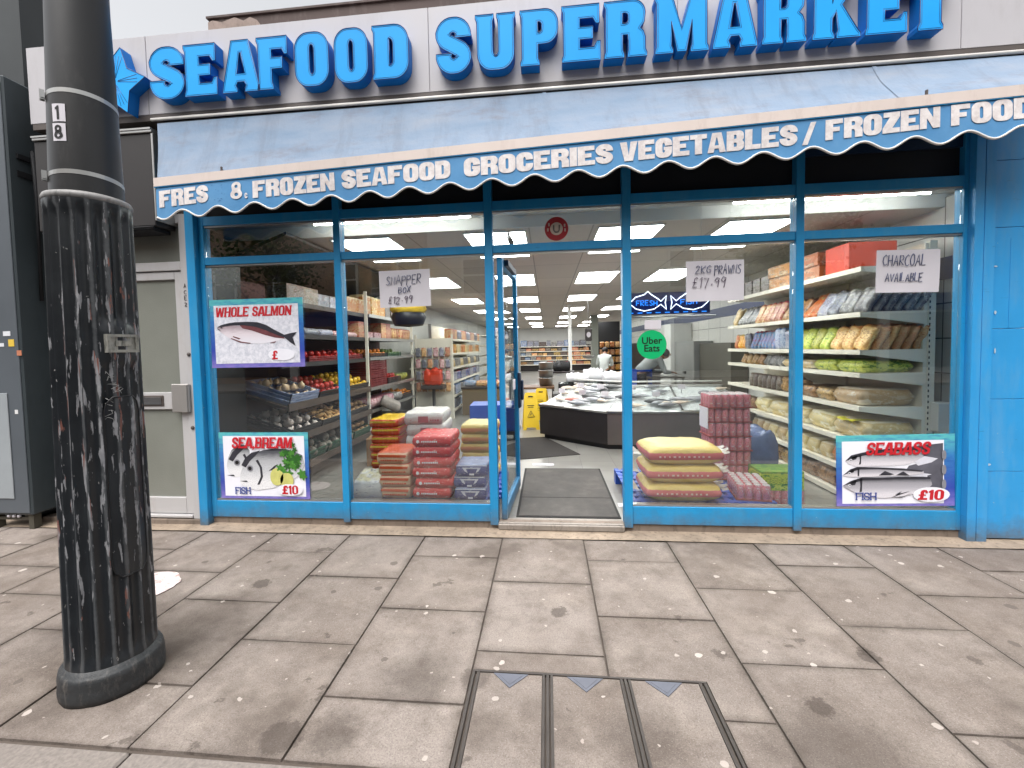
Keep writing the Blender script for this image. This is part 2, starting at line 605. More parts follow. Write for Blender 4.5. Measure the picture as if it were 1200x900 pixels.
# single-line letters for felt pen and neon
SL = {'A': [[(0, 0), (.3, 1), (.6, 0)], [(.12, .4), (.48, .4)]], 'B': [[(0, 0), (0, 1), (.4, .95), (.45, .75), (.35, .55), (0, .5)], [(.35, .53), (.52, .3), (.4, .03), (0, 0)]],
      'C': [[(.5, .85), (.3, 1), (.05, .75), (0, .35), (.15, .03), (.35, 0), (.5, .12)]], 'E': [[(.5, 1), (0, 1), (0, 0), (.5, 0)], [(0, .5), (.4, .5)]],
      'F': [[(.5, 1), (0, 1), (0, 0)], [(0, .5), (.4, .5)]], 'G': [[(.5, .85), (.3, 1), (.03, .7), (0, .3), (.2, 0), (.5, .1), (.5, .45), (.3, .45)]], 'H': [[(0, 0), (0, 1)], [(.5, 0), (.5, 1)], [(0, .5), (.5, .5)]],
      'I': [[(.1, 0), (.1, 1)]], 'K': [[(0, 0), (0, 1)], [(.5, 1), (0, .45), (.5, 0)]], 'L': [[(0, 1), (0, 0), (.5, 0)]], 'N': [[(0, 0), (0, 1), (.5, 0), (.5, 1)]],
      'O': [[(.25, 1), (.05, .8), (0, .45), (.1, .08), (.28, 0), (.47, .15), (.52, .5), (.45, .85), (.25, 1)]], 'P': [[(0, -.15), (0, 1), (.35, 1), (.5, .8), (.4, .55), (0, .5)]],
      'R': [[(0, 0), (0, 1), (.38, .98), (.48, .78), (.38, .55), (0, .5), (.5, 0)]], 'S': [[(.48, .9), (.3, 1), (.08, .88), (.08, .65), (.42, .4), (.45, .15), (.25, 0), (0, .1)]],
      'T': [[(0, 1), (.55, 1)], [(.28, 1), (.28, 0)]], 'V': [[(0, 1), (.26, 0), (.52, 1)]], 'W': [[(0, 1), (.15, 0), (.32, .7), (.48, 0), (.64, 1)]], 'X': [[(0, 1), (.5, 0)], [(.5, 1), (0, 0)]],
      '1': [[(.05, .8), (.2, 1), (.2, 0)]], '2': [[(0, .8), (.2, 1), (.45, .85), (.4, .6), (0, 0), (.5, .02)]], '7': [[(0, 1), (.5, 1), (.2, 0)]], '9': [[(.45, .75), (.25, .5), (.03, .7), (.2, 1), (.45, .9), (.42, .4), (.35, 0)]],
      '£': [[(.5, .85), (.35, 1), (.2, .85), (.2, .3), (.02, 0), (.5, .02)], [(.03, .48), (.4, .48)]], '.': [[(.1, .35), (.22, .37)]]}

def penwrite(mb, text, o, ux, uy, un, width, height, r=.002, jitter=.04, shear=.1, mi=0, seed=1, seg=5):
    rnd = random.Random(seed)
    tot = sum((max(p[0] for st in SL[c] for p in st) + .2) if c != ' ' else .45 for c in text) - .2
    sc = width / tot
    o, ux, uy, un = Vector(o), Vector(ux), Vector(uy), Vector(un)
    x = 0
    for c in text:
        if c == ' ':
            x += .45
            continue
        hh = height * (1 + rnd.uniform(-.1, .1))
        dy = rnd.uniform(-.06, .06) * height
        for st in SL[c]:
            pts = [o + ux * ((x + a + b * shear + rnd.uniform(-jitter, jitter)) * sc) + uy * (b * hh + dy) + un * r * .5 for a, b in st]
            mb.tube(pts, r, seg, mi)
        x += max(p[0] for st in SL[c] for p in st) + .2

def font_mesh(text, size, bold=0.0):
    """the built-in outline font as a flat mesh, centred"""
    cu = bpy.data.curves.new("lettering", 'FONT')
    cu.body = text
    cu.size = size
    cu.align_x = 'CENTER'
    cu.align_y = 'CENTER'
    cu.offset = bold
    cu.resolution_u = 4
    o = bpy.data.objects.new("lettering", cu)
    COL.objects.link(o)
    dg = bpy.context.evaluated_depsgraph_get()
    me = bpy.data.meshes.new_from_object(o.evaluated_get(dg))
    bpy.data.objects.remove(o)
    bpy.data.curves.remove(cu)
    return me
X3, Y3, Z3 = Vector((1, 0, 0)), Vector((0, 1, 0)), Vector((0, 0, 1))
FR = Vector((0, -1, 0))     # out of the shop front, towards the street
# ------------------------------------------------------------------ shared materials
SPILLS = [(-1.872, -.942, .085, .6, 0), (.043, -1.128, .07, .6, 0), (1.489, -1.389, .07, .6, 0), (1.09, -1.715, .075, .6, 0), (1.955, -1.383, .045, .5, 0), (1.06, -1.92, .3, .42, 1), (-.62, -1.66, .22, .5, 1), (-1.06, -2.02, .12, .6, 0), (-.85, -2.0, .16, .55, 1), (.81, -1.42, .05, .5, 0), (.33, -1.93, .2, .4, 1), (-2.5, -1.4, .4, .5, 1), (-.35, -1.66, .1, .45, 0), (2.4, -1.5, .3, .4, 1), (-2.9, -1.0, .35, .4, 1)]
def slab_material(joints=True):
    k = N("concrete_slab" if joints else "concrete_infill")
    co = k.coord('Object')
    geo = k.n('NewGeometry')
    tone = k.ramp(geo.outputs['Random Per Island'], [(0, rgb(131, 121, 114)), (.5, rgb(138, 128, 121)), (1, rgb(144, 134, 127))])
    uvs = k.sep(k.coord('UV'))
    def edge(c):
        return k.math('MINIMUM', c, k.math('SUBTRACT', 1.0, c))
    ed = k.math('MULTIPLY', k.math('MINIMUM', edge(uvs[0]), edge(uvs[1])), .63)
    big = k.noise(co, 1.1, 7, .68)
    col = k.mix(k.ramp(big, [(.42, K4), (.66, (.75, .75, .75, 1))]), tone, rgb(104, 92, 83))
    mid = k.noise(co, 5.5, 8, .74)
    col = k.mix(k.ramp(mid, [(.46, K4), (.66, (.55, .55, .55, 1))]), col, rgb(92, 82, 75))
    lt = k.noise(k.mapping(co, (1, 1, 1), (31, 7, 0)), 3.2, 8, .72)
    col = k.mix(k.ramp(lt, [(.5, K4), (.7, (.5, .5, .5, 1))]), col, rgb(164, 153, 143))
    fine = k.noise(co, 150, 4, .75)
    col = k.mix(k.ramp(fine, [(.36, (.5, .5, .5, 1)), (.52, K4)]), col, rgb(82, 74, 68))
    col = k.mix(k.ramp(k.noise(co, 210, 3, .7), [(.56, K4), (.7, (.4, .4, .4, 1))]), col, rgb(190, 182, 174))
    # grime gathered along the joints
    jn = k.math('ADD', ed, k.math('MULTIPLY', k.math('SUBTRACT', k.noise(co, 14, 6, .7), .5), .05))
    jn = k.math('ADD', jn, k.math('MULTIPLY', k.math('SUBTRACT', k.noise(co, 2.3, 4, .6), .42), .09))
    if joints:
        col = k.mix(k.ramp(jn, [(.0, (.6, .6, .6, 1)), (.010, (.34, .34, .34, 1)), (.05, K4)]), col, rgb(70, 62, 56))
    # spills and stains
    sp = k.noise(k.mapping(co, (1, 1, 1), (3.7, 1.2, 0)), 4.2, 6, .66)
    col = k.mix(k.ramp(sp, [(.64, K4), (.67, (.55, .55, .55, 1))]), col, rgb(66, 58, 52))
    sp2 = k.noise(k.mapping(co, (1, 1, 1), (13.1, 5.2, 0)), 1.3, 4, .6)
    col = k.mix(k.ramp(sp2, [(.60, K4), (.70, (.62, .62, .62, 1))]), col, rgb(82, 73, 66))
    # damp staining round the lamp post
    dv = k.n('VectorMath', operation='DISTANCE')
    k.l(co, dv.inputs[0])
    dv.inputs[1].default_value = (-2.1, -1.6, 0)
    dd = k.math('ADD', dv.outputs['Value'], k.math('MULTIPLY', k.math('SUBTRACT', k.noise(co, 3.5, 6, .7), .5), .9))
    col = k.mix(k.ramp(dd, [(.16, (.6, .6, .6, 1)), (.6, K4)]), col, rgb(66, 56, 48))
    # individual spills, trodden dirt and oil marks
    wv_ = k.math('MULTIPLY', k.math('SUBTRACT', k.noise(co, 22, 6, .75), .5), .14)
    wv2 = k.math('MULTIPLY', k.math('SUBTRACT', k.noise(co, 5, 5, .7), .5), .30)
    for sx_, sy_, sr_, amt, big_ in SPILLS:
        dv2 = k.n('VectorMath', operation='DISTANCE')
        k.l(co, dv2.inputs[0])
        dv2.inputs[1].default_value = (sx_, sy_, 0)
        d3 = k.math('ADD', dv2.outputs['Value'], wv2 if big_ else wv_)
        k_ = k.ramp(k.math('DIVIDE', d3, sr_), [(.55 if not big_ else .3, (amt, amt, amt, 1)), (.75 if not big_ else 1.0, K4)])
        col = k.mix(k_, col, rgb(58, 50, 45))
    # trodden gum, pale and dark
    for sc, th, loc, cc, sel in ((4.6, .052, (0, 0, 0), rgb(180, 170, 162), .80), (9, .05, (4.2, 1.7, 0), rgb(172, 161, 153), .88), (3.6, .075, (9.1, 5.3, 0), rgb(92, 84, 78), .86), (2.0, .03, (2.1, 8.3, 0), rgb(194, 184, 176), .6)):
        v = k.n('TexVoronoi')
        v.voronoi_dimensions = '2D'
        v.inputs['Scale'].default_value = sc
        wob = k.n('VectorMath', operation='ADD')
        k.l(k.mapping(co, (1, 1, 1), loc), wob.inputs[0])
        nz = k.n('TexNoise')
        nz.inputs['Scale'].default_value = 30
        k.l(co, nz.inputs['Vector'])
        scl = k.n('VectorMath', operation='SCALE')
        k.l(nz.outputs['Color'], scl.inputs[0])
        scl.inputs['Scale'].default_value = .03
        k.l(scl.outputs[0], wob.inputs[1])
        k.l(wob.outputs[0], v.inputs['Vector'])
        r = k.sep(v.outputs['Color'])
        on = k.math('GREATER_THAN', r[0], sel)
        rad = k.math('MULTIPLY', k.math('ADD', k.math('MULTIPLY', r[1], 1.2), .25), th)
        f = k.math('MULTIPLY', k.math('LESS_THAN', v.outputs['Distance'], rad), on)
        f = k.math('MULTIPLY', f, .75)
        col = k.mix(f, col, cc)
    k.base(col)
    k.set(rough=.88, spec=.3)
    k.bump(k.noise(co, 120, 5, .7), .0016, .5)
    return k.m
M_SLAB = slab_material()
M_INFILL = slab_material(False)
M_MORTAR = paint("dirty_mortar", rgb(88, 79, 72), .95, .25, 9, bump=.003)
M_STRIP = paint("worn_cement", rgb(150, 134, 117), .95, .3, 7, grime=.85, grime_col=rgb(92, 82, 70), bump=.006, bscale=35)
M_STONE = paint("plinth_stone", rgb(126, 113, 102), .9, .25, 5, grime=.8, grime_col=rgb(80, 72, 62), bump=.003)
M_GRANITE = paint("granite_kerb", rgb(126, 118, 112), .85, .3, 60, bump=.002, bscale=150)
M_ASPHALT = paint("asphalt", rgb(66, 66, 68), .9, .25, 40, bump=.004, bscale=140)
def blue_paint(name, c, c2):
    k = N(name)
    co = k.coord()
    s_ = k.sep(co)
    col = k.ramp(k.noise(co, 1.6, 5, .6), [(.3, shade(c, .9)), (.7, shade(c, 1.06))])
    fade = k.noise(k.mapping(co, (5, 5, 1.1)), 1.8, 7, .7)
    col = k.mix(k.ramp(fade, [(.48, K4), (.7, (.55, .55, .55, 1))]), col, c2)
    low = k.math('ADD', s_[2], k.math('MULTIPLY', k.math('SUBTRACT', k.noise(co, 9, 7, .75), .5), .28))
    col = k.mix(k.ramp(low, [(.02, (.8, .8, .8, 1)), (.10, (.35, .35, .35, 1)), (.2, K4)]), col, rgb(92, 92, 90))
    chips = k.noise(co, 26, 5, .7)
    col = k.mix(k.ramp(chips, [(.70, K4), (.715, (.9, .9, .9, 1))]), col, rgb(170, 186, 194))
    scuff = k.noise(k.mapping(co, (3, 3, 22)), 2.6, 6, .7)
    col = k.mix(k.ramp(scuff, [(.64, K4), (.69, (.3, .3, .3, 1))]), col, rgb(36, 60, 84))
    k.base(col)
    k.set(rough=.42)
    k.bump(k.noise(co, 22, 5), .0012, .5)
    return k.m
M_BLUE = blue_paint("blue_gloss_paint", rgb(30, 142, 198), rgb(72, 150, 192))
M_BLUE_OLD = blue_paint("blue_paint_weathered", rgb(50, 156, 220), rgb(96, 160, 206))
M_BLUE_NEW = paint("blue_gloss_paint", rgb(30, 142, 198), .38, .06, 2.5, grime=.45, grime_col=rgb(60, 120, 160), bump=.0006, bscale=25)
M_BLUE_SPARE = paint("blue_paint_spare", rgb(38, 146, 214), .45, .09, 2.2, grime=.4, grime_col=rgb(76, 134, 186), bump=.001, bscale=30)
M_NAVY = paint("dark_blue_paint", rgb(14, 40, 66), .5, .1)
M_NEARBLACK = paint("near_black_board", rgb(16, 17, 22), .7, .2)  # plain near-black for overpanels, roller housing, slat and bracket
M_FASCIA = paint("fascia_panel", rgb(186, 183, 186), .35, .03, 1.2, grime=.22, grime_col=rgb(140, 134, 132))
M_BROWN = paint("brown_metal", rgb(84, 76, 72), .5, .12, 3)
M_ROOF = paint("brown_roof_edge", rgb(74, 58, 54), .7, .2, 2, grime=.5, grime_col=rgb(120, 110, 104))
M_FLAKE = paint("flaking_render", rgb(150, 134, 126), .9, .25, 9, grime=.6, grime_col=rgb(90, 74, 68))
M_ALU = paint("aluminium", rgb(178, 178, 176), .35, .06, 6, metal=.8)
M_STEEL = paint("stainless_steel", rgb(170, 170, 168), .28, .05, 4, metal=1.0)
M_DSTEEL = paint("dark_steel_panel", rgb(66, 62, 62), .4, .08, 3, metal=.6)
M_WHITE = paint("white_paint", rgb(206, 206, 202), .5, .04, 3)
M_CREAMMETAL = paint("cream_shelf_metal", rgb(228, 222, 206), .45, .05, 4)
M_UPVC = paint("white_plastic_frame", rgb(184, 182, 182), .4, .05, 2, grime=.5, grime_col=rgb(170, 160, 152))
M_GREYBOX = paint("charcoal_sheet_metal", rgb(44, 41, 41), .5, .1, 3)  # dark grey, deepened to include the shade under the fascia
M_BLACK = paint("black_plastic", rgb(22, 22, 24), .45, .1)
M_RUBBER = paint("black_rubber", rgb(32, 30, 29), .85, .15, 20, bump=.001)
M_CHROME = paint("polished_metal", rgb(210, 210, 210), .15, .02, metal=1.0)
M_GLASS = glass_mat("window_glass", (.95, .975, .965, 1), 3.0)
M_DOORGLASS = glass_mat("door_glass", (.9, .94, .94, 1), 1.0)
M_PAPER = paint("white_paper", rgb(214, 210, 216), .8, .03, 8)
M_INK = paint("blue_ink", rgb(58, 72, 112), .7, .1)
M_INKP = paint("dull_purple_ink", rgb(84, 68, 90), .7, .1)
M_RED = paint("red_print", rgb(196, 28, 42), .5, .05)
M_DEEPBLUE = paint("navy_print", rgb(40, 62, 140), .5, .05)

# ------------------------------------------------------------------ ground
g = MB()
g.box(-60, 60, -70, -2.29, -.16, -.12)
tag(obj('road', g, M_ASPHALT), kind='structure')
g = MB()
g.box(-60, 60, -400, 60, -.30, -.2)
tag(obj('ground', g, M_ASPHALT), kind='structure')

rnd = random.Random(4)
def slab_columns():
    xs = [-.996 - .625 * 9 + .625 * i for i in range(24)]
    for i in range(len(xs) - 1):
        x0, x1 = xs[i], xs[i + 1]
        # joints measured: even columns at -.82,-1.475  odd at -.50,-1.15,-1.81
        odd = i % 2
        js = [-.17] + ([-.5, -1.15, -1.81] if odd else [-.82, -1.475]) + [-2.115]
        yield i, x0, x1, js
g = MB()
gap = .0048
def slab(pts):
    dz = rnd.uniform(-.0018, .0018)
    tx, ty = rnd.uniform(-.002, .002), rnd.uniform(-.002, .002)
    cx = sum(p[0] for p in pts) / len(pts)
    cy = sum(p[1] for p in pts) / len(pts)
    P = [(x, y, dz + (x - cx) * tx + (y - cy) * ty) for x, y in pts]
    g.prism([(x, y, z - .03) for x, y, z in P], (0, 0, .03))
for i, x0, x1, js in slab_columns():
    jit = rnd.uniform(-.012, .012) if not (-2 < x0 < 3) else 0
    for a, b in zip(js, js[1:]):
        a_, b_ = a + (jit if a not in (-.17, -2.115) else 0), b + (jit if b not in (-.17, -2.115) else 0)
        X0, X1 = x0 + gap, x1 - gap
        Y1, Y0 = a_ - gap, b_ + gap
        if abs(x0 + .371) < .01 and b < -1.5:              # beside the inspection cover
            Y0 = -1.602
            if Y1 < Y0:
                continue
            slab([(X0, Y0), (X1, Y0), (X1, Y1), (X0, Y1)])
            continue
        if abs(x0 - .254) < .01 and b < -1.5:
            if a > -1.3:
                slab([(.682, -1.806), (X1, -1.806), (X1, Y1), (X0, Y1), (X0, -1.602), (.682, -1.602)])
            else:
                slab([(.682, Y0), (X1, Y0), (X1, Y1), (.682, Y1)])
            continue
        slab([(X0, Y0), (X1, Y0), (X1, Y1), (X0, Y1)])
pme = g.mesh('pavement', M_SLAB)
uvl = pme.uv_layers.new(name="UVMap")
for p_ in pme.polygons:
    xs_ = [pme.vertices[i].co.x for i in p_.vertices]
    ys_ = [pme.vertices[i].co.y for i in p_.vertices]
    x0_, y0_, w_, h_ = min(xs_), min(ys_), max(max(xs_) - min(xs_), 1e-4), max(max(ys_) - min(ys_), 1e-4)
    for li in p_.loop_indices:
        c_ = pme.vertices[pme.loops[li].vertex_index].co
        uvl.data[li].uv = ((c_.x - x0_) / w_, (c_.y - y0_) / h_)
tag(obj('pavement', pme, None), kind='structure')
g = MB()
g.box(-8, 10, -2.12, .0, -.11, -.012)
tag(obj('pavement_bed', g, M_MORTAR), kind='structure')
g = MB()
x = -8.0
while x < 10:
    L = .915
    g.box(x + .004, x + L - .004, -2.275, -2.123, -.16, rnd.uniform(-.003, .001), bev=.008)
    x += L
tag(obj('kerb', g, M_GRANITE), kind='structure')
# cement strip along the foot of the shop, uneven
g = MB()
def strip_fn(u, v):
    x = -6 + 13.5 * u
    y = -.168 + v * .17
    n_ = mnoise.noise(Vector((x * 3, y * 9, 1))) * .006
    return Vector((x, y + (0 if 0 < v < 1 else mnoise.noise(Vector((x * 2.2, 3, 3))) * .006), .004 + v * .008 + n_ * v))
g.grid(300, 6, strip_fn)
tag(obj('cement_strip', g, M_STRIP), kind='structure')
# pale worn paint patch behind the lamp post
k = N("worn_white_road_paint")
co = k.coord()
n1 = k.noise(co, 14, 6, .75)
k.base(k.ramp(n1, [(.38, rgb(168, 140, 134)), (.55, rgb(222, 208, 206))]))
k.set(rough=.9)
g = MB()
pp = [(-2.62 + .2 * cos(t * pi / 16) + rnd.uniform(-.008, .008), -1.02 + .175 * sin(t * pi / 16) + rnd.uniform(-.008, .008), .005) for t in range(32)]
g.prism(pp, (0, 0, .002))
tag(obj('painted_spot', g, k.m), kind='structure')

# opposite pavement
g = MB()
g.box(-60, 60, -17, -13, -.16, -.01)
tag(obj('far_pavement', g, M_INFILL), kind='structure')

# ------------------------------------------------------------------ inspection cover in the pavement
cv = thing('inspection_cover', 'recessed inspection cover with three concrete filled trays and dark metal frame', 'manhole cover', (.153, -1.86, 0))
M_IRON = paint("worn_iron", rgb(74, 68, 64), .6, .2, 14, metal=.3, bump=.001)
M_TRI = paint("grey_iron_plate", rgb(104, 106, 116), .55, .15, 10, metal=.4)
g = MB()
Z1 = .002
def bars(x0, x1, y0, y1):
    g.box(x0, x1, y0, y1, -.03, Z1)
xa, xb = -.368, .676
ys0, ys1 = -2.11, -1.606
for a, b in ((xa, xa + .012), (xa + .022, xa + .034), (xb - .034, xb - .022), (xb - .012, xb)):
    bars(a, b, ys0, ys1 - .012)
bars(xa, xb, ys1 - .010, ys1)
for c in (-.021, .325):
    for d in (-.024, -.006, .012):
        bars(c + d, c + d + .011, ys0, ys1 - .012)
obj('frame', g, M_IRON, cv, world=True)
cs = [xa + .036, -.047, -.007, .299, .339, xb - .036]
for a, b in zip(cs[0::2], cs[1::2]):
    g = MB()
    g.box(a, b, ys0, ys1 - .014, -.03, rnd.uniform(-.003, -.001))
    obj('infill_panel', g, M_INFILL, cv, world=True)
for a, b in zip(cs[0::2], cs[1::2]):
    c = (a + b) / 2
    g = MB()
    g.prism([(c - .08, ys1 - .016, 0), (c + .08, ys1 - .016, 0), (c, ys1 - .1, 0)], (0, 0, .0025))
    g.prism([(c - .055, ys1 - .023, .0025), (c + .055, ys1 - .023, .0025), (c, ys1 - .082, .0025)], (0, 0, .001))
    obj('corner_plate', g, M_TRI, cv, world=True)

# ------------------------------------------------------------------ the building
bld = thing('shop_building', 'single storey flat roofed shop building behind the blue shop front', 'building', (0, 12, 0))
def bpart(name, mb, mats, lab=None):
    o = obj(name, mb, mats, bld, world=True)
    if lab:
        o['label'] = lab
    return o
k = N("white_wall_tiles")
co = k.coord()
s_ = k.sep(co)
cb = k.n('CombineXYZ')
k.l(s_[1], cb.inputs[0]); k.l(s_[2], cb.inputs[1])
bt = k.n('TexBrick')
bt.offset = 0.0
bt.inputs['Scale'].default_value = 1.0
bt.inputs['Brick Width'].default_value = .62
bt.inputs['Row Height'].default_value = .3
bt.inputs['Mortar Size'].default_value = .006
bt.inputs["Color1"].default_value = rgb(222, 220, 214)
bt.inputs["Color2"].default_value = rgb(214, 212, 206)
bt.inputs['Mortar'].default_value = rgb(110, 108, 104)
k.l(cb.outputs[0], bt.inputs['Vector'])
k.base(bt.outputs[0])
k.set(rough=.3)
M_TILE = k.m
g = MB(); g.box(3.40, 3.9, .085, 23.6, 0, 2.7)
bpart('right_wall', g, M_TILE)
g = MB(); g.box(3.385, 3.40, .09, 23.4, 2.0, 2.19)
bpart('blue_wall_band', g, paint("blue_band", rgb(32, 46, 96), .4, .08))
g = MB(); g.box(-3.4, -3.26, .06, 23.6, 0, 2.7)
bpart('left_wall', g, M_WHITE)
g = MB(); g.box(-3.3, 3.9, 23.4, 23.6, 0, 2.7)
bpart('back_wall', g, M_WHITE)
k = N("ceiling_tiles")
co = k.coord()
bt = k.n('TexBrick')
bt.offset = 0.0
bt.inputs['Scale'].default_value = 1.0
bt.inputs['Brick Width'].default_value = 1.2
bt.inputs['Row Height'].default_value = .6
bt.inputs['Mortar Size'].default_value = .008
bt.inputs['Color1'].default_value = rgb(196, 188, 180)
bt.inputs['Color2'].default_value = rgb(188, 181, 173)
bt.inputs['Mortar'].default_value = rgb(150, 146, 140)
k.l(k.mapping(co, rot=(0, 0, pi / 2), loc=(.2, .75, 0)), bt.inputs['Vector'])
k.base(bt.outputs[0]); k.set(rough=.9)
g = MB(); g.box(-3.3, 3.9, .641, 23.6, 2.62, 2.7)
bpart('ceiling', g, k.m)
g = MB(); g.box(-3.3, 3.9, .06, .64, 2.73, 2.78); g.box(-3.3, 3.9, .625, .64, 2.62, 2.73)
bpart('ceiling_pocket', g, M_WHITE)
g = MB(); g.box(-4.3, 6, .1, 23.8, 3.4, 4.22)
bpart('roof', g, M_BROWN)
g = MB(); g.box(-2.842, 6.5, .1, .5, 4.222, 4.372); g.box(-2.862, 6.5, .085, .52, 4.3725, 4.39)
bpart('roof_edge', g, M_ROOF)
g = MB()
P = [(-2.845, .0985, 4.25), (-2.35, .0985, 4.25), (-2.4, .0985, 4.32), (-2.46, .0985, 4.35), (-2.52, .0985, 4.325), (-2.6, .0985, 4.36), (-2.72, .0985, 4.33), (-2.8, .0985, 4.352), (-2.845, .0985, 4.34)]
g.prism(P, (0, -.012, 0))
bpart('flaking_patch', g, M_FLAKE)
g = MB(); g.box(-3.05, 3.04, -.004, .05, .0, .068, bev=.004)
for xx in (-2.2, -1.2, 1.35, 2.5):
    pass
bpart('stone_plinth', g, M_STONE)
# blue pilasters
def groove_box(g, x0, x1, y0, y1, z0, z1, gx=()):
    xs = [x0] + [c for q in gx for c in (q - .002, q + .002)] + [x1]
    for a, b in zip(xs[0::2], xs[1::2]):
        g.box(a, b, y0, y1, z0, z1, bev=.0015)
    if gx:
        g.box(x0 + .003, x1 - .003, y0 + .006, y1 - .003, z0 + .003, z1 - .003)
g = MB(); g.box(-3.032, -2.952, -.07, .06, 0.0, 3.34, bev=.003)
bpart('pilaster', g, M_BLUE)
g = MB(); groove_box(g, 3.036, 3.168, -.07, .08, 0.0, 3.34, (3.098,))
bpart('pilaster', g, M_BLUE_OLD)
g = MB()
zs = [0.02, .52, 1.05, 1.56, 2.28, 2.75, 3.34]
for a, b in zip(zs, zs[1:]):
    g.box(3.171, 3.462, -.035, .1, a + .0015, b - .0015, bev=.002)
g.box(3.30, 3.305, -.0375, -.034, 1.57, 2.2)
bpart('pilaster_panel', g, M_BLUE_OLD)
g = MB()
M_CHIP = paint("pale_chip", rgb(176, 196, 206), .8)
for x_, z_, w_, h_ in ((3.176, 2.02, .018, .07), (3.168, .56, .05, .02), (3.2, 1.66, .02, .035), (3.19, 2.0, .03, .012), (3.21, 1.38, .012, .045)):
    pp = [(x_ + w_ * (.5 + .5 * cos(t * .7) * rnd.uniform(.6, 1)), -.0385, z_ + h_ * (.5 + .5 * sin(t * .7) * rnd.uniform(.6, 1))) for t in range(9)]
    g = MB(); g.prism(pp, (0, -.001, 0))
    bpart('paint_chip', g, M_CHIP)
# dark boards above the glazing, side returns
g = MB()
for a, b in ((-2.95, -1.748), (-1.68, -.488), (-.416, .593), (.661, 1.857), (1.925, 3.034)):
    g.box(a, b, .025, .055, 2.672, 3.345)
bpart('dark_overpanel', g, M_NEARBLACK)
g = MB()
for i in range(4):
    g.box(1.93, 3.032, -.012 + .004 * i, .02, 3.1 - i * .075, 3.17 - i * .075)
bpart('shutter_housing', g, M_NAVY)

# ------------------------------------------------------------------ shop front frame
sf = thing('shopfront', 'blue painted shop window frame of five bays under the awning', 'shop window', (0, 0, .07))
def spart(name, mb, mats):
    return obj(name, mb, mats, sf, world=True)
MULL = [(-1.714, .058), (-.452, .066), (.627, .066), (1.891, .058)]
def fbox(g, x0, x1, y0, y1, z0, z1):
    g.box(x0, x1, y0, y1, z0, z1, bev=.003)
for c, w in MULL:
    g = MB(); fbox(g, c - w / 2, c + w / 2, -.032, .06, .045, 3.34)
    spart('mullion', g, M_BLUE)
g = MB(); fbox(g, -2.952, -2.905, -.02, .06, .07, 3.34)
spart('jamb', g, M_BLUE)
g = MB(); fbox(g, 3.005, 3.036, -.02, .06, .07, 3.34)
spart('jamb', g, M_BLUE)
bays = [(-2.905, -1.743), (-1.685, -.485), (-.419, .594), (.660, 1.862), (1.920, 3.005)]
for i, (a, b) in enumerate(bays):
    for z0, z1, nm in ((2.592, 2.667, 'transom'), (2.258, 2.322, 'transom')):
        g = MB(); fbox(g, a, b, -.02, .05, z0, z1)
        g.box(a, b, -.008, .04, z0 - .014, z0 - .0005, mi=1)
        spart(nm, g, [M_BLUE, M_ALU])
    if i != 2:
        g = MB(); fbox(g, a, b, -.02, .05, .07, .215)
        g.box(a, b, -.012, .045, .2155, .228, mi=1)
        spart('bottom_rail', g, [M_BLUE, M_ALU])
        g = MB(); g.box(a + .001, b - .001, .004, .012, .229, 2.243)
        spart('pane', g, M_GLASS)
    g = MB(); g.box(a + .001, b - .001, .004, .012, 2.323, 2.577)
    spart('pane', g, M_GLASS)
g = MB(); g.box(-.419, .594, -.045, .1, .012, .06, bev=.006)
g.box(-.419, .594, -.03, .085, .06, .066, bev=.002)
spart('threshold', g, paint("worn_aluminium", rgb(146, 138, 130), .6, .15, 8, metal=.3, grime=.7))

# ------------------------------------------------------------------ shop door (open inwards)
dr = thing('shop_door', 'open blue framed glass shop door swung inwards beside the entrance', 'door', (-.372, .03, .068), radians(86.5))
g = MB()
DW, DH = .93, 2.165
for a, b in ((0, .055), (DW - .055, DW)):
    g.box(a, b, -.022, .022, 0.004, DH, bev=.003)
g.box(.055, DW - .055, -.022, .022, DH - .06, DH, bev=.002)
g.box(.055, DW - .055, -.022, .022, .004, .11, bev=.002)
obj('door_frame', g, M_BLUE, dr)
g = MB(); g.box(.056, DW - .056, -.003, .003, .111, DH - .061)
obj('door_pane', g, M_DOORGLASS, dr)
g = MB(); g.box(DW - .10, DW - .004, -.05, -.023, .82, 1.18, bev=.008); g.box(DW - .085, DW - .02, -.075, -.0505, .9, 1.1, bev=.008)
obj('door_handle', g, M_NAVY, dr)
g = MB(); g.box(.62, .78, -.006, -.0035, 1.02, 1.12)
obj('door_sticker', g, M_PAPER, dr)
g = MB(); g.box(.1, .6, -.06, -.023, DH - .055, DH - .005, bev=.004)
obj('door_closer', g, M_NAVY, dr)

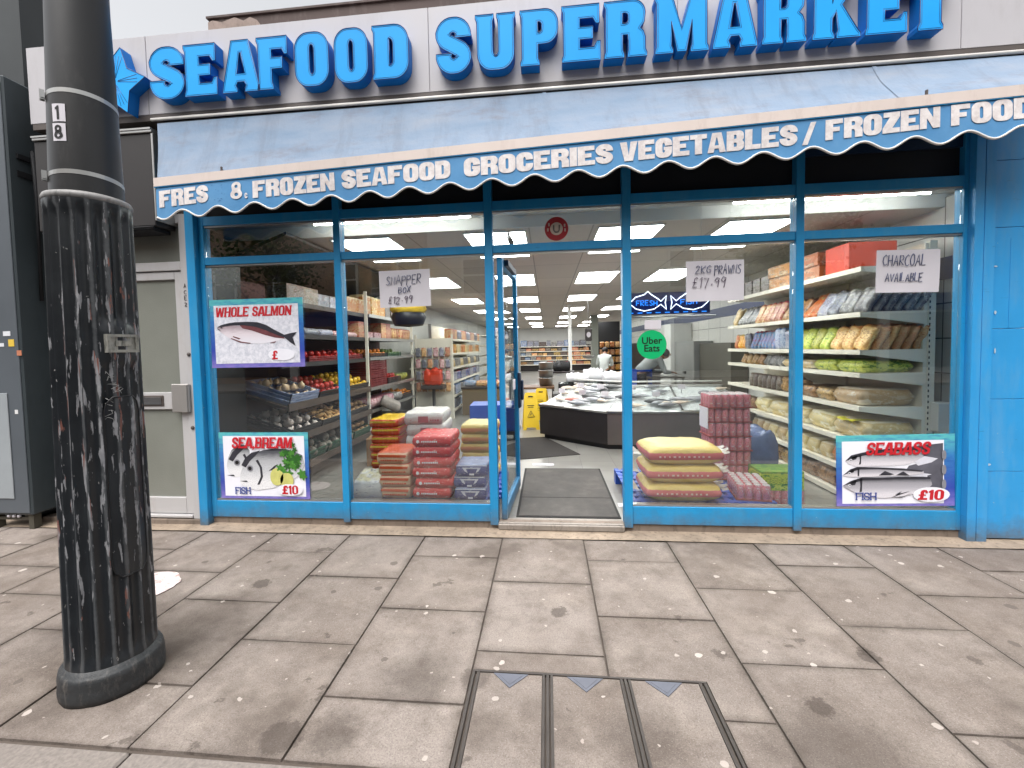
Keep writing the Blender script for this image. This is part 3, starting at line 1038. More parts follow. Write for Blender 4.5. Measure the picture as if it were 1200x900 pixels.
# ------------------------------------------------------------------ fascia sign
sg = thing('shop_sign', 'long pale grey shop sign with raised bright blue capital letters', 'shop sign', (0, -.1, 3.48))
g = MB()
xs = [-4.32, -3.22, -.86, .98, 2.85, 4.6]
for a, b in zip(xs, xs[1:]):
    g.box(a + .0025, b - .0025, -.15, .02, 3.475, 4.10, bev=.002)
g.box(-4.31, 4.59, -.142, .0, 3.478, 4.095)
obj('sign_panel', g, M_FASCIA, sg, world=True)
k = N("blue_letter_face")
co = k.coord()
k.base(k.ramp(k.noise(co, 2, 3), [(.3, rgb(14, 158, 236)), (.7, rgb(24, 166, 244))]))
k.set(rough=.5, spec=.25)
M_LFACE = k.m
M_LSIDE = paint("blue_letter_side", rgb(8, 112, 194), .5, .1, 3, spec=.25)
M_LEDGE = paint("letter_edge_line", rgb(16, 60, 120), .4)
LET = [('S', -3.114, -2.807), ('E', -2.812, -2.528), ('A', -2.49, -2.186), ('F', -2.199, -1.935), ('O', -1.893, -1.614), ('O', -1.576, -1.305), ('D', -1.271, -.985),
       ('S', -.787, -.515), ('U', -.484, -.193), ('P', -.156, .126), ('E', .145, .427), ('R', .445, .74), ('M', .799, 1.16), ('A', 1.19, 1.483), ('R', 1.516, 1.802), ('K', 1.843, 2.147), ('E', 2.179, 2.448), ('T', 2.427, 2.737)]
def inset(pl, d):
    n = len(pl)
    area = sum(pl[i][0] * pl[(i + 1) % n][1] - pl[(i + 1) % n][0] * pl[i][1] for i in range(n))
    sg_ = 1 if area > 0 else -1
    out = []
    for i in range(n):
        a, b, c = pl[i - 1], pl[i], pl[(i + 1) % n]
        def nrm(p, q):
            dx, dy = q[0] - p[0], q[1] - p[1]
            L = hypot(dx, dy) or 1e-9
            return (-dy / L * sg_, dx / L * sg_)
        n1, n2 = nrm(a, b), nrm(b, c)
        mx, my = n1[0] + n2[0], n1[1] + n2[1]
        L2 = mx * mx + my * my
        f = 2 * d / max(L2, .8)
        out.append((b[0] + mx * f, b[1] + my * f))
    return out
def clean(pl):
    out = []
    for p in pl:
        if not out or hypot(p[0] - out[-1][0], p[1] - out[-1][1]) > .004:
            out.append(p)
    if hypot(out[0][0] - out[-1][0], out[0][1] - out[-1][1]) < .004:
        out.pop()
    return out
CAPH, LZ, LD = .394, 3.533, .092
for ch, x0, x1 in LET:
    gl, w = glyph(ch, .03, .33, .245)
    gl = [clean(p) for p in gl]
    kk = .03 if ch in 'EFDPRKMTUA' else 0
    x0, x1 = x0 + .004, x1 - .004
    sx = (x1 - x0) / ((w + kk) * CAPH)
    g = MB()
    o = Vector((x0 + kk * .6 * CAPH * sx, -.152, LZ + .0045 * (x0 + 3.1)))
    g.poly(gl, o, X3, Z3, FR, LD, CAPH, 0, 0, sx, side_mi=1)
    for pl in gl:
        P = [o + X3 * (a * sx * CAPH) + Z3 * (b * CAPH) + FR * LD for a, b in pl]
        g.tube(P, .0035, 5, 2, closed=True)
        q = inset([(a * sx, b) for a, b in pl], .028 if pl is gl[0] else -.028)
        P = [o + X3 * (a * CAPH) + Z3 * (b * CAPH) + FR * (LD + .0002) for a, b in q]
        g.tube(P, .0016, 4, 2, closed=True)
    L = obj('sign_letter', g, [M_LFACE, M_LSIDE, M_LEDGE], sg, world=True, fix=False)
# fish shaped star emblem left of the first letter (partly behind the lamp post)
g = MB()
star = []
for i in range(10):
    a = radians(90 + 36 * i - 14)
    r_ = .27 if i % 2 == 0 else .15
    star.append((-3.42 + r_ * cos(a), 3.70 + r_ * sin(a)))
g.poly([star], (0, -.152, 0), X3, Z3, FR, LD, 1.0, 0, side_mi=1)
for i in range(0, 10, 2):
    a = radians(90 + 36 * i - 14)
    for d in (-.05, 0, .05):
        c = Vector((-3.42, -.152 - LD, 3.70))
        e = c + Vector((cos(a + d * 3) * .2, 0, sin(a + d * 3) * .2))
        g.tube([c + (e - c) * .15, e], .002, 4, 2)
P = [Vector((a, -.152 - LD, b)) for a, b in star]
g.tube(P, .0035, 5, 2, closed=True)
obj('sign_emblem', g, [M_LFACE, M_LSIDE, M_LEDGE], sg, world=True, fix=False)
g = MB(); g.box(-4.3, 4.6, -.148, .02, 3.425, 3.472)
obj('sign_soffit', g, M_BROWN, sg, world=True)

# ------------------------------------------------------------------ awning
aw = thing('awning', 'faded blue shop awning with scalloped lettered valance and white front bar', 'awning', (0, -.2, 2.9))
def bar_y(x): return -.41 - .0164 * x
def bar_z(x): return 2.965 + .0302 * x           # top of the front bar
k = N("faded_blue_canvas")
co = k.coord()
n1 = k.noise(k.mapping(co, (1.2, 1, 4)), 1.5, 5, .6)
col = k.ramp(n1, [(.3, rgb(112, 134, 158)), (.55, rgb(128, 144, 164)), (.8, rgb(142, 150, 162))])
n2 = k.noise(k.mapping(co, (.7, 1, 2), rot=(0, .35, 0)), 3, 7, .75)
col = k.mix(k.ramp(n2, [(.55, K4), (.75, (.75, .75, .75, 1))]), col, rgb(118, 114, 120))
n3 = k.noise(k.mapping(co, (3.2, 1, .5), rot=(0, .25, 0)), 2.2, 7, .72)
col = k.mix(k.ramp(n3, [(.5, K4), (.66, (.28, .28, .28, 1))]), col, rgb(98, 98, 104))
k.base(col); k.set(rough=.85)
k.bump(k.noise(k.mapping(co, (1, 1, .5), rot=(0, .5, 0)), 5, 5, .65), .02, .6)
M_CANVAS = k.m
g = MB()
def can(u, v, off=0.0):
    x = -3.13 + 6.6 * u
    xb = -3.0 + 6.45 * u
    top = Vector((x, -.175, 3.385))
    bot = Vector((xb, bar_y(xb) + .015, bar_z(xb) - .01))
    p = top.lerp(bot, v)
    sag = sin(pi * v) * .02 + mnoise.noise(Vector((x * 1.3, v * 2, 5))) * .012 * sin(pi * v)
    p += Vector((0, .35, -.9)) * sag
    return p + Vector((0, .6, -.8)) * off
g.grid(80, 10, lambda u, v: can(u, v))
g.grid(80, 10, lambda u, v: can(u, v, .004))
for uu in (.476, .82):
    g.grid(2, 10, lambda u, v: can(uu + (u - .5) * .004, v, -.004))
obj('canvas', g, M_CANVAS, aw, world=True, fix=False)
g = MB()
g.tube([(-3.18, -.175, 3.418), (4.2, -.175, 3.408)], .013, 8)
obj('top_rod', g, paint("white_tube", rgb(236, 232, 226), .35), aw, world=True)
g = MB(); g.box(-3.14, 4.2, -.165, .02, 3.348, 3.398)
obj('roller_housing', g, M_NEARBLACK, aw, world=True)
g = MB()
def beam(g, x0, x1, dz0, dz1, dy0, dy1, mi=0):
    pts = []
    for x in (x0, x1):
        for dy, dz in ((dy0, dz0), (dy1, dz0), (dy1, dz1), (dy0, dz1)):
            pts.append((x, bar_y(x) + dy, bar_z(x) + dz))
    g.faces(pts, [(0, 1, 2, 3), (7, 6, 5, 4), (0, 4, 5, 1), (1, 5, 6, 2), (2, 6, 7, 3), (3, 7, 4, 0)], mi)
beam(g, -3.02, 3.5, -.066, 0, 0, .05)
beam(g, -3.02, 3.5, -.072, -.0665, .002, .03, 1)
obj('front_bar', g, [paint("cream_white_bar", rgb(214, 200, 192), .5, .05, 3, grime=.35, grime_col=rgb(170, 152, 142)), M_BLUE], aw, world=True)
k = N("blue_valance_cloth")
co = k.coord()
n1 = k.noise(co, 2.2, 5, .65)
col = k.ramp(n1, [(.3, rgb(66, 128, 178)), (.6, rgb(88, 144, 190)), (.85, rgb(122, 164, 198))])
k.base(col); k.set(rough=.8)
k.bump(k.noise(co, 9, 3), .004, .4)
M_VAL = k.m
per = .303
def hem(x): return (2.68 + .0322 * x) - .031 * cos(2 * pi * (x + 2.948) / per)
def val_pt(x, z, off=0.0):
    t = (bar_z(x) - .07 - z)
    return Vector((x, bar_y(x) + .01 - off + mnoise.noise(Vector((x * 1.7, z * 2, 2))) * .012 * min(1, t * 6), z))
NV = 420
g = MB()
def vfn(off):
    def f(u, v):
        x = -3.01 + 6.5 * u
        zt = bar_z(x) - .068
        zb = hem(x)
        return val_pt(x, zt + (zb - zt) * v, off)
    return f
g.grid(NV, 5, vfn(0)); g.grid(NV, 5, vfn(-.003))
val = obj('valance', g, M_VAL, aw, world=True, fix=False)
g = MB()
g.tube([val_pt(-3.01 + 6.5 * i / NV, hem(-3.01 + 6.5 * i / NV), .001) for i in range(NV + 1)], .0075, 6)
obj('valance_piping', g, paint("white_piping", rgb(220, 216, 210), .7), val)
k = N("white_cloth_lettering")
co = k.coord()
k.base(k.ramp(k.noise(co, 18, 5, .7), [(.3, rgb(196, 186, 184)), (.6, rgb(226, 220, 218))]))
k.set(rough=.8)
M_VLET = k.m
VW = [('FRES', -2.982, -2.564, 2.645, 2.668), ('&', -2.379, -2.272, 2.672, 2.676), ('FROZEN', -2.197, -1.545, 2.672, 2.694), ('SEAFOOD', -1.489, -.667, 2.699, 2.723), ('GROCERIES', -.568, .474, 2.724, 2.754),
      ('VEGETABLES', .52, 1.657, 2.755, 2.790), ('/', 1.686, 1.769, 2.790, 2.793), ('FROZEN', 1.825, 2.496, 2.802, 2.834), ('FOODS', 2.557, 3.13, 2.835, 2.856)]
for text, x0, x1, z0, z1 in VW:
    cap = .128
    gl, tot = layout(text, .03, .38, 0, .315, .235)
    sx = (x1 - x0) / (tot * cap)
    g = MB()
    for gg, xo in gl:
        n0 = len(g.bm.verts)
        g.poly([[(a + xo, b) for a, b in pl] for pl in gg], (x0, 0, 0), X3, Z3, FR, 0, cap, 0, 0, sx)
    for v in g.bm.verts:
        x = v.co.x
        z = v.co.z + z0 + (z1 - z0) * (x - x0) / max(x1 - x0, .01)
        v.co = val_pt(x, z, .004)
    obj('lettering', g, M_VLET, val, fix=False)
g = MB(); write(g, 'C', (-2.262, 0, 0), X3, Z3, FR, .022, .04, 0)
for v in g.bm.verts:
    v.co = val_pt(v.co.x, v.co.z + 2.674, .004)
obj('lettering', g, M_VLET, val, fix=False)
# faded remains of a lost letter
M_FADED = paint("dark_blue_remnant", rgb(44, 92, 150), .8)
for i in range(14):
    g = MB()
    x_, z_ = -2.5 + rnd.uniform(-.04, .07), 2.735 + rnd.uniform(-.07, .07)
    a_, b_ = rnd.uniform(.004, .016), rnd.uniform(.002, .005)
    P = [val_pt(x_ + dx, z_ + dz, .003) for dx, dz in ((0, 0), (a_, b_ * .4), (a_ * .8, b_), (.001, b_ * .8))]
    g.faces(P, [(0, 1, 2, 3)])
    obj('lettering_scrap', g, M_FADED, val, fix=False)
for xx, rr in ((-2.9, 0), (3.2, 0)):
    g = MB()
    g.tube([(xx, -.02, 3.0), (xx + .02, -.2, 2.96), (xx, bar_y(xx) + .03, bar_z(xx) - .04)], .014, 8)
    obj('folding_arm', g, M_WHITE, aw, world=True)
for xx in (-2.45, 2.42):
    g = MB(); g.box(xx - .006, xx + .006, bar_y(xx) + .005, bar_y(xx) + .02, bar_z(xx) - .002, bar_z(xx) + .035, bev=.002)
    obj('bolt', g, M_BROWN, aw, world=True)

# ------------------------------------------------------------------ charcoal box above the white door, silver trims
bx = thing('shutter_box', 'charcoal roller shutter box above the white side door', 'shutter box', (-3.7, -.1, 2.55))
g = MB()
g.box(-4.24, -3.172, -.2, .0, 2.56, 3.30, bev=.006)
obj('casing', g, M_GREYBOX, bx, world=True)
g = MB(); g.box(-4.24, -3.155, -.215, -.0, 3.303, 3.33, bev=.004); g.box(-4.24, -3.155, -.222, -.16, 3.325, 3.338)
g.box(-3.17, -3.152, -.205, .0, 2.6, 3.3, bev=.003)
obj('metal_trim', g, M_ALU, bx, world=True)
g = MB(); g.box(-4.22, -3.2, -.19, -.02, 2.525, 2.558, bev=.004); g.tube([(-4.2, -.205, 2.54), (-3.18, -.205, 2.55)], .009)
obj('lower_slat', g, M_NEARBLACK, bx, world=True)
g = MB(); g.box(-4.3, -3.06, .0, .1, 2.70, 3.48)
bpart('side_wall', g, M_BROWN)

# ------------------------------------------------------------------ white side door
k = N("obscure_glass")
co = k.coord()
n1 = k.noise(co, 1.3, 3)
k.base(k.ramp(n1, [(.3, rgb(122, 124, 116)), (.7, rgb(136, 138, 130))]))
k.set(rough=.22)
wv = k.n('TexVoronoi'); wv.inputs['Scale'].default_value = 110
k.l(co, wv.inputs['Vector'])
k.bump(wv.outputs['Distance'], .002, .35)
M_OBSC = k.m
sd_ = thing('side_door', 'white plastic framed door with grey obscure glass left of the shop', 'door', (-3.55, .02, .07))
g = MB()
def wb(*a): g.box(*a, bev=.004)
wb(-3.125, -3.036, -.03, .06, .05, 2.70); wb(-4.12, -4.03, -.03, .06, .05, 2.70)
wb(-4.03, -3.125, -.028, .06, 2.625, 2.70); wb(-4.03, -3.125, -.028, .06, 2.225, 2.30)
wb(-4.03, -3.125, -.04, .06, .06, .085)
obj('outer_frame', g, M_UPVC, sd_, world=True)
g = MB()
wb(-3.2, -3.13, -.012, .05, .09, 2.218); wb(-4.025, -3.955, -.012, .05, .09, 2.218)
wb(-3.955, -3.2, -.012, .05, 2.15, 2.218); wb(-3.955, -3.2, -.012, .05, .09, .235); wb(-3.955, -3.2, -.012, .05, 1.02, 1.17)
obj('door_leaf', g, M_UPVC, sd_, world=True)
for z0, z1 in ((.236, 1.019), (1.171, 2.149)):
    g = MB(); g.box(-3.954, -3.201, .01, .03, z0, z1)
    obj('obscure_pane', g, M_OBSC, sd_, world=True)
g = MB(); g.box(-4.029, -3.126, .01, .03, 2.301, 2.624)
obj('obscure_pane', g, M_OBSC, sd_, world=True)
g = MB(); g.box(-3.66, -3.36, -.02, -.0125, 1.05, 1.145, bev=.004, mi=0); g.box(-3.645, -3.375, -.026, -.0205, 1.062, 1.132, bev=.003, mi=1)
obj('letterbox', g, [M_BROWN, M_CHROME], sd_, world=True)
g = MB(); g.box(-3.25, -3.085, -.058, -.031, 1.0, 1.245, bev=.006); g.box(-3.15, -3.095, -.066, -.0585, 1.0, 1.24, bev=.003)
obj('lock_guard', g, paint("dull_steel_plate", rgb(176, 172, 168), .4, .06, metal=.6), sd_, world=True)
for z in (1.5, .86):
    g = MB(); g.lathe([(0, .006), (.014, .005), (.017, 0), (.017, -.004)], 12)
    obj('lock_cylinder', g, M_BROWN, sd_, loc=(-3.085 + 3.55, -.034 - .02, z - .07), rot=(radians(90), 0, 0))
g = MB()
for i, c in enumerate('ACE2'):
    penwrite(g, c, (-3.098, -.0315, 2.07 - i * .052), X3, Z3, FR, .02, .034, .0022, .0, 0, seed=i)
obj('door_number', g, M_BROWN, sd_, world=True)
g = MB(); g.box(-4.6, -3.036, -.05, .05, 0, .05, bev=.004)
bpart('door_step', g, M_STONE)
# ------------------------------------------------------------------ lamp post
lp = thing('lamp_post', 'chipped black fluted lamp post standing on the pavement at the left', 'lamp post', (-2.04, -1.77, 0))
LEAN = Vector((.0085, 0, 1))
def post_paint():
    k = N("chipped_black_paint")
    co = k.coord()
    s_ = k.sep(co)
    ang = k.math('ARCTAN2', s_[1], s_[0])
    rib = k.math('COSINE', k.math('MULTIPLY', ang, 18.0))
    cmb = k.n('CombineXYZ')
    k.l(k.math('MULTIPLY', ang, 2.86), cmb.inputs[0])
    k.l(k.math('MULTIPLY', s_[2], 1.0), cmb.inputs[2])
    st = k.noise(k.mapping(cmb.outputs[0], (3.0, 1, 6.5)), 1.1, 6, .58)
    ribm = k.math('MULTIPLY', k.math('ADD', rib, 1.0), .055)
    zf = k.ramp(k.math('MULTIPLY', s_[2], .4), [(.12, K4), (.3, W4), (.7, W4), (.8, K4)])
    low = k.math('ADD', k.math('ADD', st, ribm), k.math('MULTIPLY', zf, .09))
    base_ = k.ramp(k.noise(co, 6, 5), [(.3, rgb(20, 23, 27)), (.7, rgb(36, 39, 42))])
    ridge = k.ramp(k.math('ADD', k.math('MULTIPLY', rib, .5), k.math('MULTIPLY', k.noise(co, 18, 5, .7), .6)), [(.55, K4), (.8, (.75, .75, .75, 1))])
    base_ = k.mix(ridge, base_, rgb(86, 88, 90))
    grey = k.ramp(k.noise(co, 22, 4), [(.3, rgb(112, 112, 116)), (.7, rgb(150, 150, 152))])
    f1 = k.ramp(low, [(.712, K4), (.722, W4)])
    wn = k.noise(k.mapping(cmb.outputs[0], (2.4, 1, 1.1), (7, 0, 3)), 1.1, 3)
    red = k.ramp(wn, [(.56, K4), (.58, W4)])
    pr = k.mix(red, grey, rgb(120, 78, 68))
    col = k.mix(f1, base_, pr)
    sp = k.noise(k.mapping(co, (1, 1, .6)), 55, 3, .7)
    col = k.mix(k.ramp(sp, [(.70, K4), (.72, (.8, .8, .8, 1))]), col, rgb(150, 148, 146))
    k.base(col)
    k.set(rough=.33)
    k.bump(k.math('ADD', k.noise(co, 14, 6, .7), k.math('MULTIPLY', f1, -.6)), .0025, .6)
    return k.m
M_POST = post_paint()
M_POLE = paint("smooth_dark_paint", rgb(30, 30, 31), .38, .14, 2.5, grime=.3, grime_col=rgb(86, 82, 80), bump=.0008, bscale=18)
g = MB()
g.lathe([(.0, 0), (.19, 0), (.192, .02), (.192, .04), (.191, .05), (.19, .065), (.19, .08), (.189, .098), (.187, .11), (.182, .118), (.174, .123), (.168, .14), (.0, .14)], 96)
for v in g.bm.verts:
    n_ = mnoise.noise(v.co * 14) * .02 + mnoise.noise(v.co * 40) * .012
    v.co.x *= 1 + n_
    v.co.y *= 1 + n_
obj('base_ring', g, [paint('pitted_black_iron', rgb(42, 44, 46), .55, .3, 12, grime=.8, grime_col=rgb(92, 88, 84), bump=.006, bscale=40)], lp)
g = MB()
ZB, ZT, NF = .132, 2.165, 18
def flute(u, v):
    z = ZB + (ZT - ZB) * v
    a = 2 * pi * u
    R = .166 + (.150 - .166) * v
    d0 = .018
    zz = min(z - ZB, ZT - z)
    e = max(0, min(1, (zz - .03) / .05))
    e = sqrt(1 - (1 - e) ** 2)
    c = .5 - .5 * cos(a * NF)
    d = d0 * (c ** .55) * e
    # the smooth door panel breaks the flutes
    az = math.degrees((a + pi) % (2 * pi) - pi)
    if -27 < az < 14 and .55 < z < 1.34:
        pass
    # gap between the two flute fields beside the name plate
    if -40 < az < 25 and 1.44 < z < 1.66:
        d *= max(0, abs(z - 1.55) - .07) / .04 if abs(z - 1.55) < .11 else 1
    rr = R - d
    o = LEAN * z
    return Vector((o.x + rr * cos(a), rr * sin(a), z))
g.grid(NF * 10, 90, flute)
obj('fluted_shaft', g, M_POST, lp)
g = MB()
def ring(z0, z1, r0, r1, t=.006, seg=48):
    g.lathe([(r0, z0), (r0 + t, z0 + .003), (r1 + t, z1 - .003), (r1, z1)], seg, (LEAN.x * z0, 0, 0))
g.lathe([(.130, 2.16), (.151, 2.165), (.153, 2.18), (.148, 2.192), (.125, 2.2)], 48, (LEAN.x * 2.18, 0, 0))
obj('collar', g, paint("scuffed_pale_metal", rgb(140, 138, 136), .5, .25, 9, grime=.7, grime_col=rgb(50, 50, 52)), lp)
g = MB()
nz = 30
def pole_r(z): return .1265 - .019 * min(1, (z - 2.19) / .85) - .01 * max(0, (z - 3.04) / 2.75)
prof = [(pole_r(2.19 + 3.6 * i / nz), 2.19 + 3.6 * i / nz) for i in range(nz + 1)]
rings = []
for r_, z in prof:
    rings.append([g.bm.verts.new((LEAN.x * z + r_ * cos(2 * pi * q / 48), r_ * sin(2 * pi * q / 48), z)) for q in range(48)])
for A, B in zip(rings, rings[1:]):
    for q in range(48):
        g.bm.faces.new((A[q], A[(q + 1) % 48], B[(q + 1) % 48], B[q])).smooth = True
g.bm.faces.new(rings[-1])
obj('upper_pole', g, M_POLE, lp)
# two steel straps, both sitting askew
for zc in (2.265, 2.60):
    g = MB()
    pts = []
    for q in range(49):
        a = 2 * pi * q / 48
        z = zc + .012 * cos(a + .9)
        rr = pole_r(z) + .0015
        pts.append((LEAN.x * z + rr * cos(a), rr * sin(a), z))
    for P, Q in zip(pts, pts[1:]):
        A = [Vector(P) + Vector((0, 0, d)) for d in (-.009, .009)] + [Vector(Q) + Vector((0, 0, d)) for d in (.009, -.009)]
        g.faces(A, [(0, 3, 2, 1)], 0, True)
    a = radians(-128)
    o = Vector((LEAN.x * zc + (pole_r(zc) + .002) * cos(a), (pole_r(zc) + .002) * sin(a), zc + .012 * cos(a + .9)))
    tx = Vector((-sin(a), cos(a), 0)); nn = Vector((cos(a), sin(a), 0))
    g.obox(o - tx * .016 - Vector((0, 0, .014)), tx * .032, nn * .012, (0, 0, .028))
    for s_ in (-.009, .009):
        g.obox(o + tx * s_ - Vector((0, 0, .02)) - tx * .003, tx * .006, nn * .016, (0, 0, .04))
    obj('steel_strap', g, M_ALU, lp, fix=True)
# number plates 1 and 8
for i, (c, z) in enumerate((('1', 2.515), ('8', 2.435))):
    a = radians(-82)
    rr = pole_r(z) + .0025
    me = MB()
    hw, hh = .026, .036
    n_ = 6
    for q in range(n_):
        a0, a1 = a + (q / n_ - .5) * 2 * hw / rr, a + ((q + 1) / n_ - .5) * 2 * hw / rr
        me.faces([(LEAN.x * z + rr * cos(a0), rr * sin(a0), z - hh), (LEAN.x * z + rr * cos(a1), rr * sin(a1), z - hh), (LEAN.x * z + rr * cos(a1), rr * sin(a1), z + hh), (LEAN.x * z + rr * cos(a0), rr * sin(a0), z + hh)], [(0, 1, 2, 3)])
    pl = obj('number_plate', me, M_PAPER, lp)
    fb = MB()
    for gp in ([glyph('1', 0, .16, .13)] if c == '1' else [glyph('8', 0, .16, .13)]):
        fb.poly(gp[0], (-.012 if c == '1' else -.02, -.028, 0), X3, Y3, Z3, 0, .056, 0, 0, 1.05)
    fm = fb.mesh('digit', [])
    for v in fm.vertices:
        aa = a + v.co.x / rr
        r2 = rr + .001
        v.co = Vector((LEAN.x * z + r2 * cos(aa), r2 * sin(aa), z + v.co.y))
    fm.materials.append(M_BLACK)
    obj('digit', fm, None, pl)
# cast name plate
a = radians(-8)
nn, tx = Vector((cos(a), sin(a), 0)), Vector((-sin(a), cos(a), 0))
o = Vector((LEAN.x * 1.56, 0, 1.555)) + nn * .1535
g = MB()
g.obox(o - tx * .062 - Z3 * .036 - nn * .012, tx * .124, nn * .012, Z3 * .072)
for (x0, x1, z0, z1) in ((-.066, .066, .028, .04), (-.066, .066, -.04, -.028), (-.066, -.052, -.028, .028), (.052, .066, -.028, .028)):
    g.obox(o + tx * x0 + Z3 * z0 - nn * .012, tx * (x1 - x0), nn * .019, Z3 * (z1 - z0))
g.obox(o - tx * .03 - Z3 * .012, tx * .06, nn * .004, Z3 * .024)
obj('name_plate', g, paint("worn_brass_plate", rgb(150, 148, 140), .5, .3, 12, metal=.3, grime=.9, grime_col=rgb(40, 40, 40)), lp)
# access door
g = MB()
NA, NZ = 14, 30
def dpanel(u, v):
    z = .52 + .80 * v
    az = radians(-38 + 52 * u)
    c = abs(u - .5) * 2
    w_ = 1.0
    # rounded ends
    e = min(v, 1 - v) * .80
    if e < .09:
        w_ = .55 + .45 * sqrt(max(0, 1 - (1 - e / .09) ** 2))
    az = radians(-12) + (az - radians(-12)) * w_
    R = .166 + (.150 - .166) * ((z - ZB) / (ZT - ZB)) + .0045 - .004 * (c ** 6) - .006 * (.5 - .5 * cos(az * NF)) * (1 - c ** 4)
    return Vector((LEAN.x * z + R * cos(az), R * sin(az), z))
g.grid(NA, NZ, dpanel)
obj('access_door', g, M_POST, lp)
g = MB()
def dedge(v, u):
    p = dpanel(u, v); return p * 1.0
path = [dpanel(0, v / NZ) for v in range(NZ + 1)] + [dpanel(u / NA, 1) for u in range(1, NA + 1)] + [dpanel(1, 1 - v / NZ) for v in range(1, NZ + 1)] + [dpanel(1 - u / NA, 0) for u in range(1, NA)]
g.tube(path, .0035, 5, closed=True)
obj('door_seam', g, M_BLACK, lp)
# scratched graffiti
g = MB()
rg = random.Random(8)
for i in range(13):
    az = radians(-34 + rg.uniform(0, 16))
    z = 1.42 - i * .017
    P = []
    for q in range(4):
        az2 = az + radians(rg.uniform(-6, 8))
        z2 = z + rg.uniform(-.014, .014)
        R = .166 - .016 * ((z2 - ZB) / (ZT - ZB)) + .0005
        P.append((LEAN.x * z2 + R * cos(az2), R * sin(az2), z2))
    g.tube(P, .0011, 4)
obj('scratched_graffiti', g, paint("scratch_grey", rgb(166, 166, 164), .8), lp)

# ------------------------------------------------------------------ tall dark kiosk at the far left
kb = thing('street_cabinet', 'tall dark grey metal cabinet on short feet at the far left of the pavement', 'cabinet', (-4.66, -.1, 0))
M_KIOSK = paint("grey_green_metal", rgb(62, 70, 74), .45, .14, 2.5, grime=.3, grime_col=rgb(40, 46, 46))
M_KIOSK2 = paint("slate_metal", rgb(84, 90, 96), .45, .1, 2.5)
g = MB()
g.box(-4.93, -4.47, -.22, .12, .13, 3.86, bev=.012)
obj('body', g, M_KIOSK, kb, world=True)
g = MB(); g.box(-4.92, -4.485, -.228, -.2205, .15, 3.8, bev=.004)
obj('front_panel', g, M_KIOSK2, kb, world=True)
g = MB(); g.box(-4.92, -4.62, -.236, -.2285, .28, 1.2, bev=.003)
obj('light_panel', g, paint("pale_grey_panel", rgb(150, 156, 160), .45, .08), kb, world=True)
M_RUST = paint("rusty_iron", rgb(70, 66, 56), .8, .3, 10)
for x in (-4.9, -4.54):
    for y in (-.2, .04):
        g = MB(); g.box(x, x + .05, y, y + .06, .0, .132)
        obj('foot', g, M_RUST, kb, world=True)
g = MB(); g.box(-4.85, -4.54, -.185, -.17, .075, .1)
obj('foot_rail', g, M_RUST, kb, world=True)
for i in range(3):
    g = MB(); g.ico((-4.74 + i * .05, -.193, .112), .016, 1)
    obj('indicator_lamp', g, M_PAPER, kb, world=True)
cols = [(220, 222, 226), (206, 196, 120), (226, 190, 70), (190, 120, 90), (220, 222, 226), (226, 226, 226)]
for i, (x, z, w_, h_) in enumerate(((-4.62, 1.69, .07, .04), (-4.75, 1.71, .06, .035), (-4.575, 1.60, .055, .06), (-4.5, 1.52, .045, .045), (-4.70, 1.6, .08, .03), (-4.56, 1.02, .03, .035))):
    g = MB(); g.box(x, x + w_, -.2305, -.2285, z, z + h_)
    obj('sticker', g, paint("sticker_%s" % ['white', 'cream', 'yellow', 'orange', 'pale', 'plain'][i], rgb(*cols[i]), .6), kb, world=True)
g = MB(); g.box(-4.49, -4.462, -.16, .1, 3.05, 3.1); g.box(-4.47, -4.452, -.16, .1, 3.2, 3.24); g.tube([(-4.44, -.06, 2.0), (-4.42, -.06, 2.9), (-4.45, -.05, 3.3)], .014)
obj('bracket', g, M_NEARBLACK, kb, world=True)

nb = thing('neighbour_building', 'dark fronted building with an added tall pier beyond the cabinet at the left', 'building', (-9, 2, 0))
g = MB(); g.box(-13, -4.98, .02, 6, -.05, 3.5); g.box(-6.5, -4.72, .14, .52, 3.51, 6.5)  # the tall pier is made up to darken the upper left corner
obj('wall', g, paint("dark_slate_wall", rgb(58, 62, 64), .7, .2, 1.2), nb, world=True)
for x in (-7, -6, -9):
    g = MB(); g.box(x, x + .7, .0, .019, 2.0, 2.8)
    obj('window', g, M_BLACK, nb, world=True)

rb = thing('neighbour_shop', 'neighbouring shop with white sill panel right of the blue pilaster', 'building', (5.5, .3, 0))
g = MB(); g.box(3.47, 8, .14, .3, .95, 1.62); g.box(3.47, 8, .1, .3, 2.5, 4.2); g.box(3.47, 3.52, .1, .3, 0, 2.5)
obj('white_panel', g, M_UPVC, rb, world=True)
g = MB(); g.box(3.465, 8, .12, .3, 0, .35)
obj('stall_riser', g, paint("dirty_brown_panel", rgb(104, 92, 74), .8, .3, 5, grime=.5), rb, world=True)
g = MB(); g.box(3.521, 8, .2, .22, .36, .94); g.box(3.521, 8, .2, .22, 1.63, 2.49)
obj('window', g, paint("dim_shop_glass", rgb(120, 122, 120), .15, .25, 3), rb, world=True)

